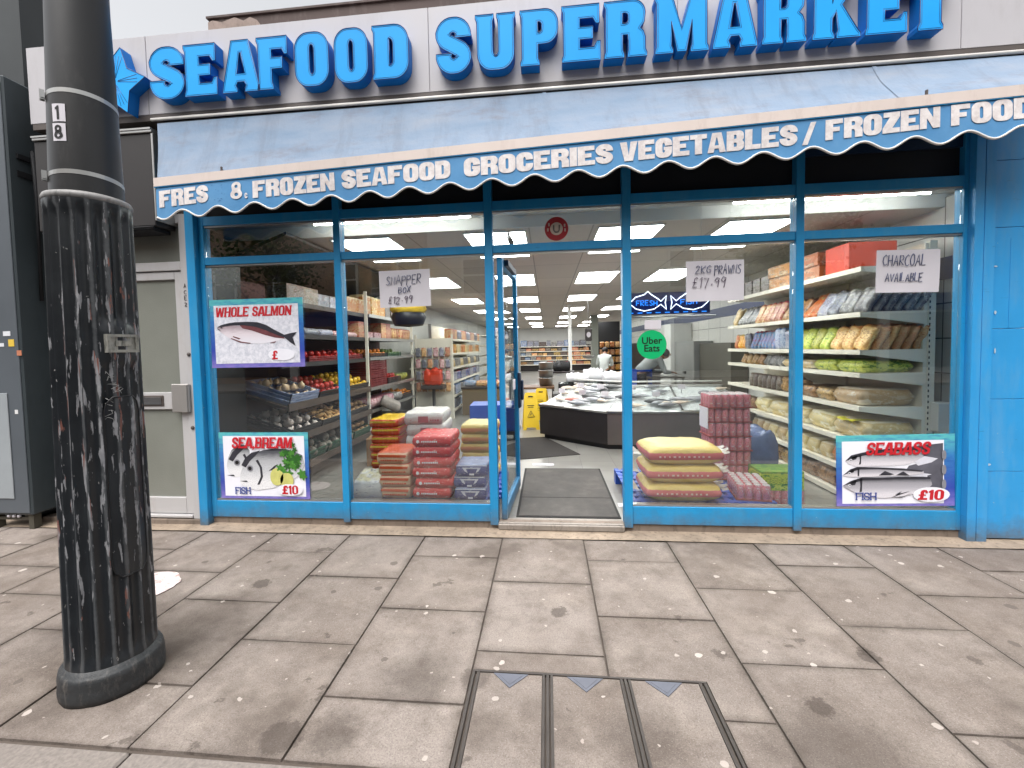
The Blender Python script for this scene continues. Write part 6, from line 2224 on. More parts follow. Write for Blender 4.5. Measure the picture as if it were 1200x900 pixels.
FM = [fish_mesh(.36, .10, .06, M_SILVER), fish_mesh(.42, .12, .07, M_DKFISH), fish_mesh(.30, .11, .045, M_PINKF), fish_mesh(.28, .1, .045, M_PALEF)]
FN = ['silver', 'dark', 'pink', 'pale']
def on_left(u, v):
    P = [Vector((A[0] + .03, A[1] + .03, .59)), Vector((B[0], B[1] + .03, .59)), Vector((*E_, .815)), Vector((*F2, .815))]
    return P[0].lerp(P[1], u).lerp(P[3].lerp(P[2], u), v)
def on_right(u, v):
    P = [Vector((B[0], B[1] + .03, .59)), Vector((Cc[0], Cc[1] + .03, .59)), Vector((*D, .825)), Vector((*E_, .815))]
    return P[0].lerp(P[1], u).lerp(P[3].lerp(P[2], u), v)
rf = random.Random(5)
for i in range(44):
    left = i < 24
    u, v = rf.uniform(.06, .94), rf.uniform(.08, .9)
    if left:
        kk = 2 if .3 < u < .5 and v < .5 else (3 if u < .35 else rf.choice([0, 0, 1, 3]))
    else:
        kk = rf.choice([0, 1, 0, 3])
    p = (on_left if left else on_right)(u, v) + Z3 * .012
    o = obj('fish', FM[kk], None, None, p, (.2, 0, rf.uniform(-.6, .6) + (-.7 if left else 0)))
    side = 'left slab' if left else 'right slab'
    tag(o, '%s %s lying on the ice of the %s of the counter' % (FN[kk], 'fillet' if kk > 1 else 'whole fish', side), 'fish', '%s fish on the %s' % (FN[kk], side))
for i in range(9):
    left = i < 5
    p = (on_left if left else on_right)((.15 + .18 * i) if left else (.12 + .22 * (i - 5)), .35 + .3 * (i % 2)) + Z3 * .01
    t = thing('price_ticket', 'small white price ticket stuck in the ice, %s from the left' % ORD[i], 'price ticket', p)
    g = MB(); g.tube([(0, 0, 0), (0, 0, .07)], .003, 5); obj('stick', g, M_BLACK, t)
    g = MB(); g.box(-.055, .055, -.003, .003, .06, .135, bev=.002); obj('card', g, M_PAPER, t)
# things on and behind the counter
M_BAG = paint("white_plastic_bag", rgb(206, 206, 208), .3, .08, 8, bump=.004, bscale=14)
for i, (x, y, z, w_, d_, h_) in enumerate(((.55, 4.75, .84, .42, .35, .14), (.85, 4.9, .84, .36, .3, .20), (1.25, 4.7, .82, .5, .35, .18))):
    o = obj('plastic_bag', m_sack(w_, d_, h_, 40 + i, wr=.9), M_BAG, None, (x, y, z))
    tag(o, ['crumpled white plastic bag at the left end of the table behind the slabs', 'puffed white plastic bag in the middle of the table behind the slabs', 'white plastic bag at the right beside the white coated person'][i], 'bag')
k = N("wet_mussels")
co = k.coord()
k.base(k.ramp(k.noise(co, 40, 4), [(.45, rgb(30, 34, 32)), (.65, rgb(120, 130, 126))])); k.set(rough=.2)
M_MUSSEL = k.m
for i, (x0, x1) in enumerate(((.20, .50), (.56, .98))):
    t = thing('fish_crate', ['small crate of dark mussels behind the left slab', 'wide crate of dark mussels behind the middle of the counter'][i], 'crate', ((x0 + x1) / 2, 4.6, .66))
    g = MB(); g.box(x0, x1, 4.52, 4.54, .66, .82); g.box(x0, x1, 4.86, 4.88, .66, .82); g.box(x0, x0 + .02, 4.54, 4.86, .66, .82); g.box(x1 - .02, x1, 4.54, 4.86, .66, .82); g.box(x0, x1, 4.52, 4.88, .64, .66)
    obj('box', g, M_BLACK, t, world=True)
    g = MB(); g.grid(12, 10, lambda u, v: Vector((x0 + .02 + (x1 - x0 - .04) * u, 4.54 + .32 * v, .80 + .05 * sin(pi * u) * sin(pi * v) + mnoise.noise(Vector((u * 12, v * 12, x0))) * .02)))
    tag(obj('mussels', g, M_MUSSEL, t, world=True), kind='stuff')
t = thing('back_table', 'steel table behind the fish slabs carrying bags and crates', 'table', (.7, 4.75, FZ))
g = MB(); g.box(.1, 1.6, 4.5, 5.0, .60, .638); obj('table_top', g, M_STEEL, t, world=True)
for x in (.12, 1.55):
    for y in (4.53, 4.94):
        g = MB(); g.box(x, x + .03, y, y + .03, FZ, .6); obj('leg', g, M_STEEL, t, world=True)
# white till cabinet with a black bag
t = thing('white_cabinet', 'white counter cabinet with dark top beyond the fish counter', 'cabinet', (.38, 7.3, FZ))
g = MB(); g.box(.12, .62, 7.1, 7.6, FZ, .86, bev=.008); obj('body', g, M_WHITE, t, world=True)
g = MB(); g.box(.10, .64, 7.08, 7.62, .862, .90, bev=.006); obj('top', g, M_DSTEEL, t, world=True)
o = tag(obj('black_bag', m_sack(.42, .3, .22, 51, wr=.8), M_BLACK, None, (.35, 7.3, .90)), 'black plastic bag slumped on the white cabinet', 'bag')
o = tag(obj('till', m_box(.16, .2, .2), M_BLACK, None, (.28, 7.5, .905)), 'small black till standing behind the black bag', 'till')
# stacked steel pots
for i in range(3):
    g = MB(); g.lathe([(0, 0), (.15, .005), (.16, .16), (.175, .17), (.175, .18), (0, .18)], 20)
    o = obj('steel_pot', g, M_STEEL, None, (-.03, 6.5, .62 + i * .175))
    tag(o, 'shiny steel pot, %s of three stacked on the brown table' % ('bottom', 'middle', 'top')[i], 'pot', 'steel pots stacked on the table')
t = thing('brown_table', 'brown wooden table with papers beyond the wet floor signs', 'table', (-.3, 6.4, FZ))
g = MB(); g.box(-.75, .15, 6.1, 6.8, .58, .62, bev=.004); obj('table_top', g, paint("brown_wood", rgb(96, 66, 40), .5, .2, 4), t, world=True)
for x in (-.73, .1):
    for y in (6.12, 6.74):
        g = MB(); g.box(x, x + .04, y, y + .04, FZ, .58); obj('leg', g, M_DSTEEL, t, world=True)
g = MB(); g.box(-.45, -.2, 6.07, 6.095, .3, .56)
tag(obj('notice_board', g, M_PAPER), 'pale printed sheet hanging on the front of the brown table', 'sheet')
# white post
g = MB(); g.box(.57, .66, 8.4, 8.49, FZ, 2.62)
tag(obj('white_column', g, M_WHITE), 'slim white column in the middle of the shop', 'column')
# hanging scale
t = thing('hanging_scale', 'grey hanging scale with red bag under the ceiling beyond the counter', 'scale', (.9, 6.2, 2.62))
g = MB(); g.tube([(0, 0, 0), (0, 0, -.72)], .008, 6); obj('rod', g, M_STEEL, t)
g = MB(); g.box(-.07, .07, -.06, .06, -1.02, -.74, bev=.02); obj('body', g, M_DSTEEL, t)
g = MB(); g.prism([(.045 * cos(q * pi / 10), -.062, -.88 + .06 * sin(q * pi / 10)) for q in range(20)], (0, -.006, 0)); obj('dial', g, M_PAPER, t)
g = MB(); g.lathe([(0, -1.42), (.12, -1.38), (.14, -1.34)], 20); g.tube([(.13, 0, -1.34), (0, 0, -1.02), (-.13, 0, -1.34)], .006, 5); obj('pan', g, M_STEEL, t)
# neon fish sign
t = thing('neon_sign', 'blue lit sign with two white fish outlines hanging inside the window', 'neon sign', (1.0, .32, 1.75))
g = MB(); g.box(.69, 1.37, .32, .335, 1.755, 1.94, bev=.003)
obj('board', g, paint("navy_board", rgb(22, 36, 100), .3, .1), t, world=True)
M_NW = emit("white_neon", rgb(236, 244, 255), 2.2)
M_NB = emit("blue_neon", rgb(40, 130, 240), 1.6)
g = MB()
for fx, flip in ((.86, 1), (1.2, -1)):
    pts = [(-.15, 0), (-.1, .045), (-.03, .062), (.0, .085), (.03, .06), (.08, .03), (.105, .01), (.15, .05), (.14, 0), (.15, -.05), (.105, -.012), (.05, -.045), (-.03, -.058), (-.1, -.04)]
    g.tube([(fx + flip * a * 1.02, .314, 1.852 + b * 1.15) for a, b in pts], .004, 6, closed=True)
obj('fish_tube', g, M_NW, t, world=True)
g = MB()
penwrite(g, 'FRESH', (.765, .316, 1.832), X3, Z3, FR, .17, .042, .0035, 0, 0)
penwrite(g, 'FISH', (1.13, .316, 1.832), X3, Z3, FR, .13, .042, .0035, 0, 0)
obj('letter_tube', g, M_NB, t, world=True)
g = MB()
for i in range(9):
    g.box(.7 + i * .075, .74 + i * .075, .3165, .3195, 1.766, 1.773)
obj('blue_edge', g, M_NB, t, world=True)
g = MB(); g.tube([(.67, .33, 1.735), (1.42, .33, 1.735)], .006, 6); 
for x in (.7, 1.3):
    g.tube([(x, .33, 1.94), (x, .33, 2.73)], .002, 4)
obj('rod', g, M_STEEL, t, world=True)
# steel cold room along the right wall
t = thing('cold_room', 'grey steel cold room doors along the right wall behind the fish counter', 'cold room', (3.2, 8, FZ))
g = MB(); g.box(3.0, 3.384, 5.9, 7.2, FZ, 1.55, bev=.01); obj('door', g, paint("brushed_grey_steel", rgb(150, 150, 148), .4, .06, metal=.4), t, world=True)
g = MB(); g.box(2.97, 2.999, 6.4, 6.55, .85, .90); obj('handle', g, M_BLACK, t, world=True)
g = MB(); g.box(2.9, 3.384, 7.25, 8.2, FZ, 1.98, bev=.01); obj('pillar', g, M_WHITE, t, world=True)
g = MB(); g.box(3.0, 3.384, 8.25, 13, FZ, 1.55); obj('panel', g, M_DSTEEL, t, world=True)
g = MB(); g.box(3.1, 3.384, 4.3, 5.85, FZ, 1.5); obj('dark_door', g, paint("dim_olive_steel", rgb(84, 80, 70), .5, .1, 3), t, world=True)
t = thing('work_bench', 'steel work bench behind the fish counter by the cold room', 'bench', (2.6, 6.5, FZ))
g = MB(); g.box(2.05, 2.85, 6.0, 6.6, .78, .82); obj('top', g, M_STEEL, t, world=True)
for x in (2.07, 2.8):
    for y in (6.02, 6.55):
        g = MB(); g.box(x, x + .04, y, y + .04, FZ, .78); obj('leg', g, M_STEEL, t, world=True)
# ------------------------------------------------------------------ produce rack on the left wall
pr = thing('produce_rack', 'tiered fruit and vegetable rack along the left wall inside the windows', 'rack', (-2.8, 2.6, FZ))
PX0, PX1 = -3.22, -2.56
TIERS = [.30, .62, .95]
M_WOODD = paint("dark_wood", rgb(70, 56, 46), .7, .2, 5)
for z in TIERS:
    g = MB()
    g.prism([(PX0, .55, z + .20), (PX1, .55, z), (PX1, .55, z - .03), (PX0, .55, z + .17)], (0, 2.05, 0))
    g.box(PX1 - .001, PX1 + .015, .55, 2.6, z - .04, z + .035)
    obj('tier', g, M_WOODD, pr, world=True)
for z in (1.38, 1.68, 2.02):
    g = MB(); g.box(PX0, PX1 - .06, .55, 2.6, z - .03, z); g.box(PX1 - .06, PX1 - .045, .55, 2.6, z - .04, z + .01)
    obj('shelf', g, M_DSTEEL, pr, world=True)
for z in (.32, .62, .95, 1.39, 1.68, 2.02):
    g = MB(); g.box(PX0, PX1, 2.64, 4.75, z - .028, z, mi=0); g.box(PX1 + .0005, PX1 + .014, 2.64, 4.75, z - .036, z + .01, mi=1)
    obj('shelf', g, [M_DSTEEL, M_ALU], pr, world=True)
for y in (2.605, 4.755):
    g = MB(); g.box(PX1 - .05, PX1 - .01, y, y + .03, FZ, 2.35)
    obj('upright', g, M_CREAMMETAL if y > 1 else M_BLACK, pr, world=True)
g = MB(); g.box(PX0 - .02, PX0 - .001, .52, 4.75, FZ, 2.4)
obj('back_board', g, paint("dark_red_board", rgb(74, 26, 28), .6, .15), pr, world=True)
FRU = {'orange': ('orange', 'orange', paint("orange_skin", rgb(226, 134, 36), .45, .12, 20, bump=.001, bscale=120)), 'apple': ('apple', 'red apple', paint("red_apple_skin", rgb(176, 44, 36), .3, .25, 16)),
       'tomato': ('tomato', 'red tomato', paint("tomato_skin", rgb(180, 40, 30), .25, .15, 10)), 'pepper': ('pepper', 'yellow pepper', paint("yellow_pepper_skin", rgb(222, 176, 40), .25, .15, 8)),
       'onion': ('onion', 'pale onion', paint("onion_skin", rgb(206, 176, 140), .45, .2, 14)), 'garlic': ('garlic_bulb', 'white garlic bulb', paint("garlic_skin", rgb(214, 200, 190), .6, .12, 20)),
       'ginger': ('ginger_root', 'tan ginger root', paint("ginger_skin", rgb(196, 154, 96), .7, .2, 20)), 'turnip': ('turnip', 'dull turnip', paint("turnip_skin", rgb(110, 104, 92), .6, .3, 9)),
       'lime': ('lime', 'green lime', paint("lime_skin", rgb(92, 116, 44), .4, .2, 14)), 'potato': ('potato', 'brown potato', paint("potato_skin", rgb(140, 110, 76), .8, .2, 14))}
FM2 = {}
for kname, (nm, lb, mt) in FRU.items():
    g = MB()
    if kname == 'ginger':
        g.tube([(-.05, 0, 0), (-.01, .01, .005), (.05, -.008, 0)], [.014, .024, .012], 7); g.tube([(0, .0, 0), (.015, .04, .01)], [.02, .011], 7)
    elif kname == 'pepper':
        g.ico((0, 0, 0), .042, 2, 0, (1, .95, 1.05)); 
        for v in g.bm.verts:
            a = math.atan2(v.co.y, v.co.x); f = 1 - .12 * (.5 + .5 * cos(a * 3)); v.co.x *= f; v.co.y *= f
    elif kname in ('onion', 'garlic'):
        g.lathe([(0, -.034), (.02, -.03), (.036, -.005), (.03, .02), (.01, .036), (.006, .05), (0, .05)], 12)
    elif kname == 'turnip':
        g.ico((0, 0, 0), .06, 2, 0, (1, 1, .85)); g.tube([(0, 0, .045), (0, 0, .075)], [.014, .008], 6)
    elif kname == 'apple':
        g.lathe([(0, -.03), (.015, -.036), (.034, -.018), (.038, .008), (.026, .032), (.01, .03), (0, .024)], 14); g.tube([(0, 0, .024), (.004, 0, .042)], .0018, 4)
    elif kname == 'potato':
        g.ico((0, 0, 0), .04, 2, 0, (1.35, 1, .85))
    else:
        g.ico((0, 0, 0), .037, 2, 0, (1, 1, .96))
    FM2[kname] = g.mesh(nm, mt)
rq = random.Random(31)
def crate(y0, y1, z, fruit, clab, mat, tilted=True, depth=.52, n=(4, 6), h=.12, x1=PX1 - .02, pile=.05):
    t = thing('produce_crate', clab, 'crate', (x1, (y0 + y1) / 2, z + .004))
    tilt = math.atan2(.20, PX1 - PX0) if tilted else 0.0
    t.rotation_euler = (0, tilt, 0)
    W = (y1 - y0) / 2 - .006
    g = MB()
    g.box(-depth, 0, -W, W, 0, .008)
    for a, b, c, d in ((-depth, 0, -W, -W + .012), (-depth, 0, W - .012, W), (-.012, 0, -W + .012, W - .012), (-depth, -depth + .012, -W + .012, W - .012)):
        for k_ in range(3):
            g.box(a, b, c, d, .012 + k_ * h / 3, .012 + k_ * h / 3 + h / 3 - .008)
    for a in (-depth, -.014):
        for b in (-W, W - .014):
            g.box(a, a + .014, b, b + .014, .008, h + .008)
    obj('crate_body', g, mat, t)
    nx, ny = n
    for lay in range(2):
        for i in range(nx - lay):
            for j in range(ny - lay):
                x = -.05 - (depth - .1) * (i + .5 * lay) / max(nx - 1, 1)
                y = -W + .05 + (2 * W - .1) * (j + .5 * lay) / max(ny - 1, 1)
                z_ = h * .72 + lay * pile
                ct, st_ = cos(tilt), sin(tilt)
                p = Vector((x1 + x * ct + z_ * st_, (y0 + y1) / 2 + y + rq.uniform(-.012, .012), z + .004 - x * st_ + z_ * ct + rq.uniform(-.006, .006)))
                nm, lb, mt = FRU[fruit]
                o = obj(nm, FM2[fruit], None, None, p, (rq.uniform(-.6, .6), rq.uniform(-.6, .6), rq.uniform(0, 6)))
                s_ = rq.uniform(.88, 1.14)
                o.scale = (s_, s_, s_)
                tag(o, '%s heaped in the %s' % (lb, clab), nm.replace('_', ' '), '%ss in the %s' % (lb, clab))
M_CRGREEN = paint("green_crate_plastic", rgb(36, 74, 52), .5, .15)
M_CRBLACK = paint("black_crate_plastic", rgb(34, 34, 36), .5, .2)
M_CRRED = paint("dark_red_crate", rgb(110, 26, 30), .5, .15)
k = N("blue_white_check"); co = k.coord()
ck = k.n('TexChecker'); ck.inputs['Scale'].default_value = 70; ck.inputs['Color1'].default_value = rgb(70, 96, 150); ck.inputs['Color2'].default_value = rgb(176, 184, 200)
k.l(co, ck.inputs['Vector']); k.base(ck.outputs[0]); k.set(rough=.7); M_CHECK = k.m
crate(.60, 1.16, .95, 'onion', 'blue checked basket on the upper tier', M_CHECK, n=(3, 4))
crate(1.18, 1.76, .95, 'tomato', 'dark crate in the middle of the upper tier', M_CRBLACK, n=(4, 5), h=.09)
crate(1.78, 2.56, .95, 'pepper', 'dark crate at the far end of the upper tier', M_CRBLACK, n=(4, 6), h=.09)
crate(.60, 1.2, .62, 'garlic', 'black crate at the near end of the middle tier', M_CRBLACK, n=(4, 4), h=.09)
crate(1.22, 1.9, .62, 'ginger', 'black crate in the centre of the middle tier', M_CRBLACK, n=(5, 7), h=.09, pile=.035)
crate(1.92, 2.56, .62, 'potato', 'black crate at the far end of the middle tier', M_CRBLACK, n=(4, 5), h=.09)
crate(.60, 1.3, .30, 'turnip', 'green crate at the near end of the bottom tier', M_CRGREEN, n=(3, 4))
crate(1.32, 2.0, .30, 'turnip', 'green crate in the centre of the bottom tier', M_CRGREEN, n=(3, 4))
crate(2.02, 2.58, .30, 'potato', 'green crate at the far end of the bottom tier', M_CRGREEN, n=(4, 4))
crate(1.1, 1.8, 1.38, 'tomato', 'flat tray on the red shelf', M_CRRED, False, .42, (3, 5), .06, PX1 - .07)
crate(1.82, 2.56, 1.38, 'apple', 'far flat tray on the red shelf', M_CRRED, False, .42, (3, 5), .06, PX1 - .07)
crate(2.7, 3.4, 1.39, 'orange', 'tray of the second rack section', M_CRBLACK, False, .5, (4, 5), .06)
crate(3.42, 4.1, 1.39, 'lime', 'green tray of the second rack section', M_CRGREEN, False, .5, (3, 5), .06)
crate(3.4, 4.05, .95, 'apple', 'dark tray beyond the red crates', M_CRBLACK, False, .5, (4, 5), .09)
crate(4.07, 4.7, .62, 'orange', 'low dark tray at the far end of the rack', M_CRBLACK, False, .5, (4, 5), .09)
# stacked dark red crates
for i in range(3):
    t = thing('stacking_crate', 'dark red stacking crate, %s of three on the middle shelf' % ('bottom', 'middle', 'top')[i], 'crate', (-2.86, 3.02, .955 + i * .132))
    g = MB()
    for k_ in range(4):
        g.box(-.28, .28, -.33, -.315, k_ * .032, k_ * .032 + .024); g.box(-.28, .28, .315, .33, k_ * .032, k_ * .032 + .024); g.box(.265, .28, -.314, .314, k_ * .032, k_ * .032 + .024); g.box(-.28, -.265, -.314, .314, k_ * .032, k_ * .032 + .024)
    g.box(-.279, .279, -.329, .329, .001, .01); g.box(.262, .283, -.334, -.31, 0, .126); g.box(.262, .283, .31, .334, 0, .126)
    obj('crate_body', g, M_CRRED, t)
WL = 'on the %s shelf of the produce rack'
def fill_left(z, nm, seq, y, x=PX1 - .1):
    for kind, c, n_, w, h, d, lean in seq:
        for q in range(n_):
            item(kind, c, w, h, d, (x - d / 2, y + w / 2, z), pi / 2 + rq.uniform(-.08, .08), WL % nm, lean, rq.randint(0, 2))
            y += w + .012
    return y
fill_left(1.68, 'upper', [('bag', 'white', 2, .34, .09, .28, 0), ('bag', 'pink', 2, .34, .08, .28, 0), ('box', 'red', 1, .2, .24, .2, 0)], 1.1)
fill_left(2.02, 'top', [('box', 'dark', 2, .3, .2, .25, 0), ('box', 'white', 3, .25, .16, .25, 0), ('box', 'yellow', 2, .3, .22, .2, 0)], .8)
fill_left(1.68, 'far upper', [('box', 'pink', 2, .34, .1, .3, 0), ('box', 'red', 2, .2, .26, .2, 0), ('bottle', 'orange', 4, .1, .2, .1, 0), ('pouch', 'red', 4, .14, .2, .08, .1)], 2.7)
fill_left(2.02, 'far top', [('box', 'yellow', 3, .28, .3, .2, 0), ('box', 'dark', 3, .26, .22, .2, 0)], 2.7)
fill_left(.95, 'far middle', [('bag', 'green', 2, .3, .12, .28, 0)], 4.1)
fill_left(.62, 'far lower', [('bag', 'pink', 2, .5, .16, .3, 0), ('bag', 'silver', 1, .4, .14, .3, 0)], 2.7, PX1 - .02)
o = obj('vegetable_sack', m_sack(.30, .62, .13, 61), paint("grey_woven_sack", rgb(140, 132, 124), .8, .2, 14), None, (-2.44, 3.0, .62), (0, .5, .35))
tag(o, 'grey woven sack propped against the produce rack behind the orange sacks', 'sack')
o = obj('carton', m_box(.4, .34, .3), paint("brown_cardboard", rgb(140, 104, 66), .8, .1), None, (-2.1, 1.9, FZ), (0, 0, .2))
tag(o, 'brown cardboard carton on the floor left of the orange sacks', 'carton')
o = obj('blue_tub', m_box(.6, .34, .45), M_BLUEPLASTIC, None, (-.72, 2.3, .42), (0, 0, .05))
tag(o, 'bright blue plastic tub beyond the sacks beside the door', 'tub')
t = thing('low_table', 'low dark table carrying the blue tub behind the sacks', 'table', (-.72, 2.3, FZ))
g = MB(); g.box(-1.05, -.38, 2.05, 2.55, .38, .418); g.box(-1.03, -.98, 2.07, 2.53, FZ, .38); g.box(-.45, -.40, 2.07, 2.53, FZ, .38); obj('frame', g, M_DSTEEL, t, world=True)

# ------------------------------------------------------------------ aisle shelving further back
def gondola(lab, x0, x1, y0, y1, zs, face, stock, where, end=None, top=2.0):
    t = thing('shelf_unit', lab, 'shelves', ((x0 + x1) / 2, (y0 + y1) / 2, FZ))
    xm = (x0 + x1) / 2
    g = MB(); g.box(xm - .015, xm + .015, y0, y1, FZ, top)
    obj('back_panel', g, M_CREAMMETAL, t, world=True)
    for z in zs:
        g = MB(); g.box(x0, xm - .016, y0, y1, z - .025, z); g.box(xm + .016, x1, y0, y1, z - .025, z)
        g.box(x1 + .0005, x1 + .012, y0, y1, z - .035, z + .01); g.box(x0 - .012, x0 - .0005, y0, y1, z - .035, z + .01)
        obj('shelf', g, M_CREAMMETAL, t, world=True)
    for y in (y0 - .035, y1 + .001):
        g = MB(); g.box(xm - .03, xm + .03, y, y + .033, FZ, top + .03)
        obj('upright', g, M_ALU, t, world=True)
    for zi, z in enumerate(zs[:-1] if len(zs) > 6 else zs):
        cols_ = stock[zi % len(stock)]
        y = y0 + .02
        q = 0
        while True:
            c, kind, w, h, d = cols_[(q // 3) % len(cols_)]
            if y + w > y1:
                break
            sx = x1 - d / 2 - .02 if face > 0 else x0 + d / 2 + .02
            item(kind, c, w, h, d, (sx, y + w / 2, z), face * pi / 2, where % ORD[zi], 0, q % 2)
            y += w + .012
            q += 1
    return t
STK = [[('white', 'pouch', .17, .22, .1), ('blue', 'pouch', .17, .22, .1)], [('silver', 'jar', .12, .2, .12), ('blue', 'box', .16, .22, .12)], [('white', 'box', .17, .2, .12), ('multi', 'pouch', .17, .2, .1)],
       [('cream', 'jar', .13, .18, .13), ('silver', 'pouch', .17, .2, .1)], [('yellow', 'pouch', .17, .2, .1), ('cream', 'box', .16, .2, .12)], [('red', 'box', .2, .22, .14), ('white', 'pouch', .17, .22, .1)]]
gondola('cream aisle shelving full of packets running back beyond the red end display', -2.9, -1.98, 5.6, 9.6, [.2, .5, .8, 1.1, 1.4, 1.7], 1, STK, 'on the %s shelf up of the left aisle shelving')
gondola('farther aisle shelving with blue and white packets', -2.1, -1.5, 10.2, 14.5, [.3, .62, .94, 1.26, 1.58, 1.9], 1, STK[::-1], 'on the %s shelf up of the farther aisle shelving')
# end display with rows of red and white hanging packets
t = thing('end_display', 'end of aisle display hung with rows of red and white packets', 'display', (-2.3, 5.4, FZ))
g = MB(); g.box(-2.72, -1.95, 5.46, 5.5, FZ, 1.72); obj('back_panel', g, M_CREAMMETAL, t, world=True)
for x in (-2.74, -1.97):
    g = MB(); g.box(x, x + .03, 5.44, 5.52, FZ, 1.8); obj('upright', g, M_CREAMMETAL, t, world=True)
for zi, z in enumerate((.62, .86, 1.10, 1.34)):
    for q in range(6):
        c = ('red', 'white', 'pink', 'white')[(q + zi) % 4] if zi else ('red', 'orange')[q % 2]
        item('pouch', c, .10, .19, .05, (-2.66 + q * .125, 5.40, z), 0, 'on the %s row up of the end display' % ORD[zi], 0, q % 3)
t = thing('counter_front', 'low wooden counter front beside the aisle shelving', 'counter', (-1.3, 6.2, FZ))
g = MB(); g.box(-1.85, -1.0, 5.9, 6.5, FZ, .62, bev=.006); obj('body', g, paint("olive_wood", rgb(110, 94, 70), .5, .12, 4), t, world=True)
g = MB(); g.box(-1.87, -.98, 5.88, 6.52, .622, .66, bev=.004); obj('top', g, M_DSTEEL, t, world=True)
for q in range(3):
    item('bag', ('blue', 'orange', 'red')[q], .24, .12, .3, (-1.7 + q * .26, 6.15, .662), 0, 'on the low wooden counter')
# grey door leaf and frame at the end of the left aisle
t = thing('grey_partition', 'grey metal partition posts beyond the aisle shelving', 'partition', (-1.2, 9, FZ))
for x in (-1.42, -1.26, -1.08):
    g = MB(); g.box(x, x + .05, 9.0, 9.05, FZ, 2.0); obj('post', g, M_ALU, t, world=True)

# back wall shelving
t = thing('shelf_unit', 'long dark shelving of boxes along the back wall of the shop', 'shelves', (.5, 23, FZ))
g = MB(); g.box(-1.6, 2.6, 23.3, 23.39, FZ, 1.6); obj('back_panel', g, M_DSTEEL, t, world=True)
ZS = [.45, .72, .98, 1.24, 1.52]
for z in ZS:
    g = MB(); g.box(-1.6, 2.6, 22.85, 23.29, z - .04, z); obj('shelf', g, M_CREAMMETAL, t, world=True)
cb_ = ['brown', 'dark', 'blue', 'silver', 'red', 'brown', 'orange', 'dark']
for zi, z in enumerate(ZS):
    x = -1.55
    q = zi
    while x < 2.3:
        w = rq.uniform(.22, .42)
        h = rq.uniform(.13, .2) if zi < 4 else rq.uniform(.26, .4)
        c = cb_[q % 8] if zi < 4 else ['white', 'silver', 'white', 'blue', 'blue', 'white', 'white', 'dark'][q % 8]
        if x > 1.1 and zi < 3:
            c = ['orange', 'red'][q % 2]
        item('box', c, round(w, 2), round(h, 2), .3, (x + w / 2, 23.02, z), 0, 'on the %s shelf up of the back wall' % ORD[zi])
        x += w + .03
        q += 1
# yellow packet rack right of the white coated person
t = thing('shelf_unit', 'dark rack of yellow packets right of the white coated person', 'shelves', (2.3, 13.5, FZ))
g = MB(); g.box(1.95, 2.75, 13.6, 13.64, FZ, 2.4); obj('back_panel', g, M_BLACK, t, world=True)
for zi, z in enumerate((.3, .58, .86, 1.14, 1.42)):
    g = MB(); g.box(1.95, 2.75, 13.3, 13.59, z - .02, z); obj('shelf', g, M_BLACK, t, world=True)
    for q in range(4):
        item('pouch', ('yellow', 'orange')[(q + zi) % 2], .17, .22, .09, (2.06 + q * .19, 13.4, z), 0, 'on the %s shelf up of the yellow packet rack' % ORD[zi], 0, q % 3)
g = MB(); g.box(1.62, 1.88, 13.0, 13.05, FZ, 2.62)
tag(obj('door_curtain', g, paint("grey_green_strip", rgb(150, 156, 146), .5, .08)), 'pale grey green strip panel hanging beside the yellow packet rack', 'panel')

# ------------------------------------------------------------------ people
def skinned(name, joints, edges, mat, parent, sub=2):
    bm = bmesh.new()
    vs = [bm.verts.new(j[:3]) for j in joints]
    for a, b in edges:
        bm.edges.new((vs[a], vs[b]))
    me = bpy.data.meshes.new(name)
    bm.to_mesh(me); bm.free()
    o = bpy.data.objects.new(name, me)
    COL.objects.link(o)
    md = o.modifiers.new('skin', 'SKIN')
    md.use_smooth_shade = True
    sv = me.skin_vertices[0].data
    for i, j in enumerate(joints):
        r_ = j[3]
        sv[i].radius = (r_ if not isinstance(r_, tuple) else r_[0], r_ if not isinstance(r_, tuple) else r_[1])
        sv[i].use_root = (i == 0)
    s2 = o.modifiers.new('sub', 'SUBSURF'); s2.levels = sub; s2.render_levels = sub
    dg = bpy.context.evaluated_depsgraph_get()
    me2 = bpy.data.meshes.new_from_object(o.evaluated_get(dg))
    bpy.data.objects.remove(o)
    me2.name = name
    me2.materials.clear(); me2.materials.append(mat)
    for p_ in me2.polygons:
        p_.use_smooth = True
    return obj(name, me2, None, parent)
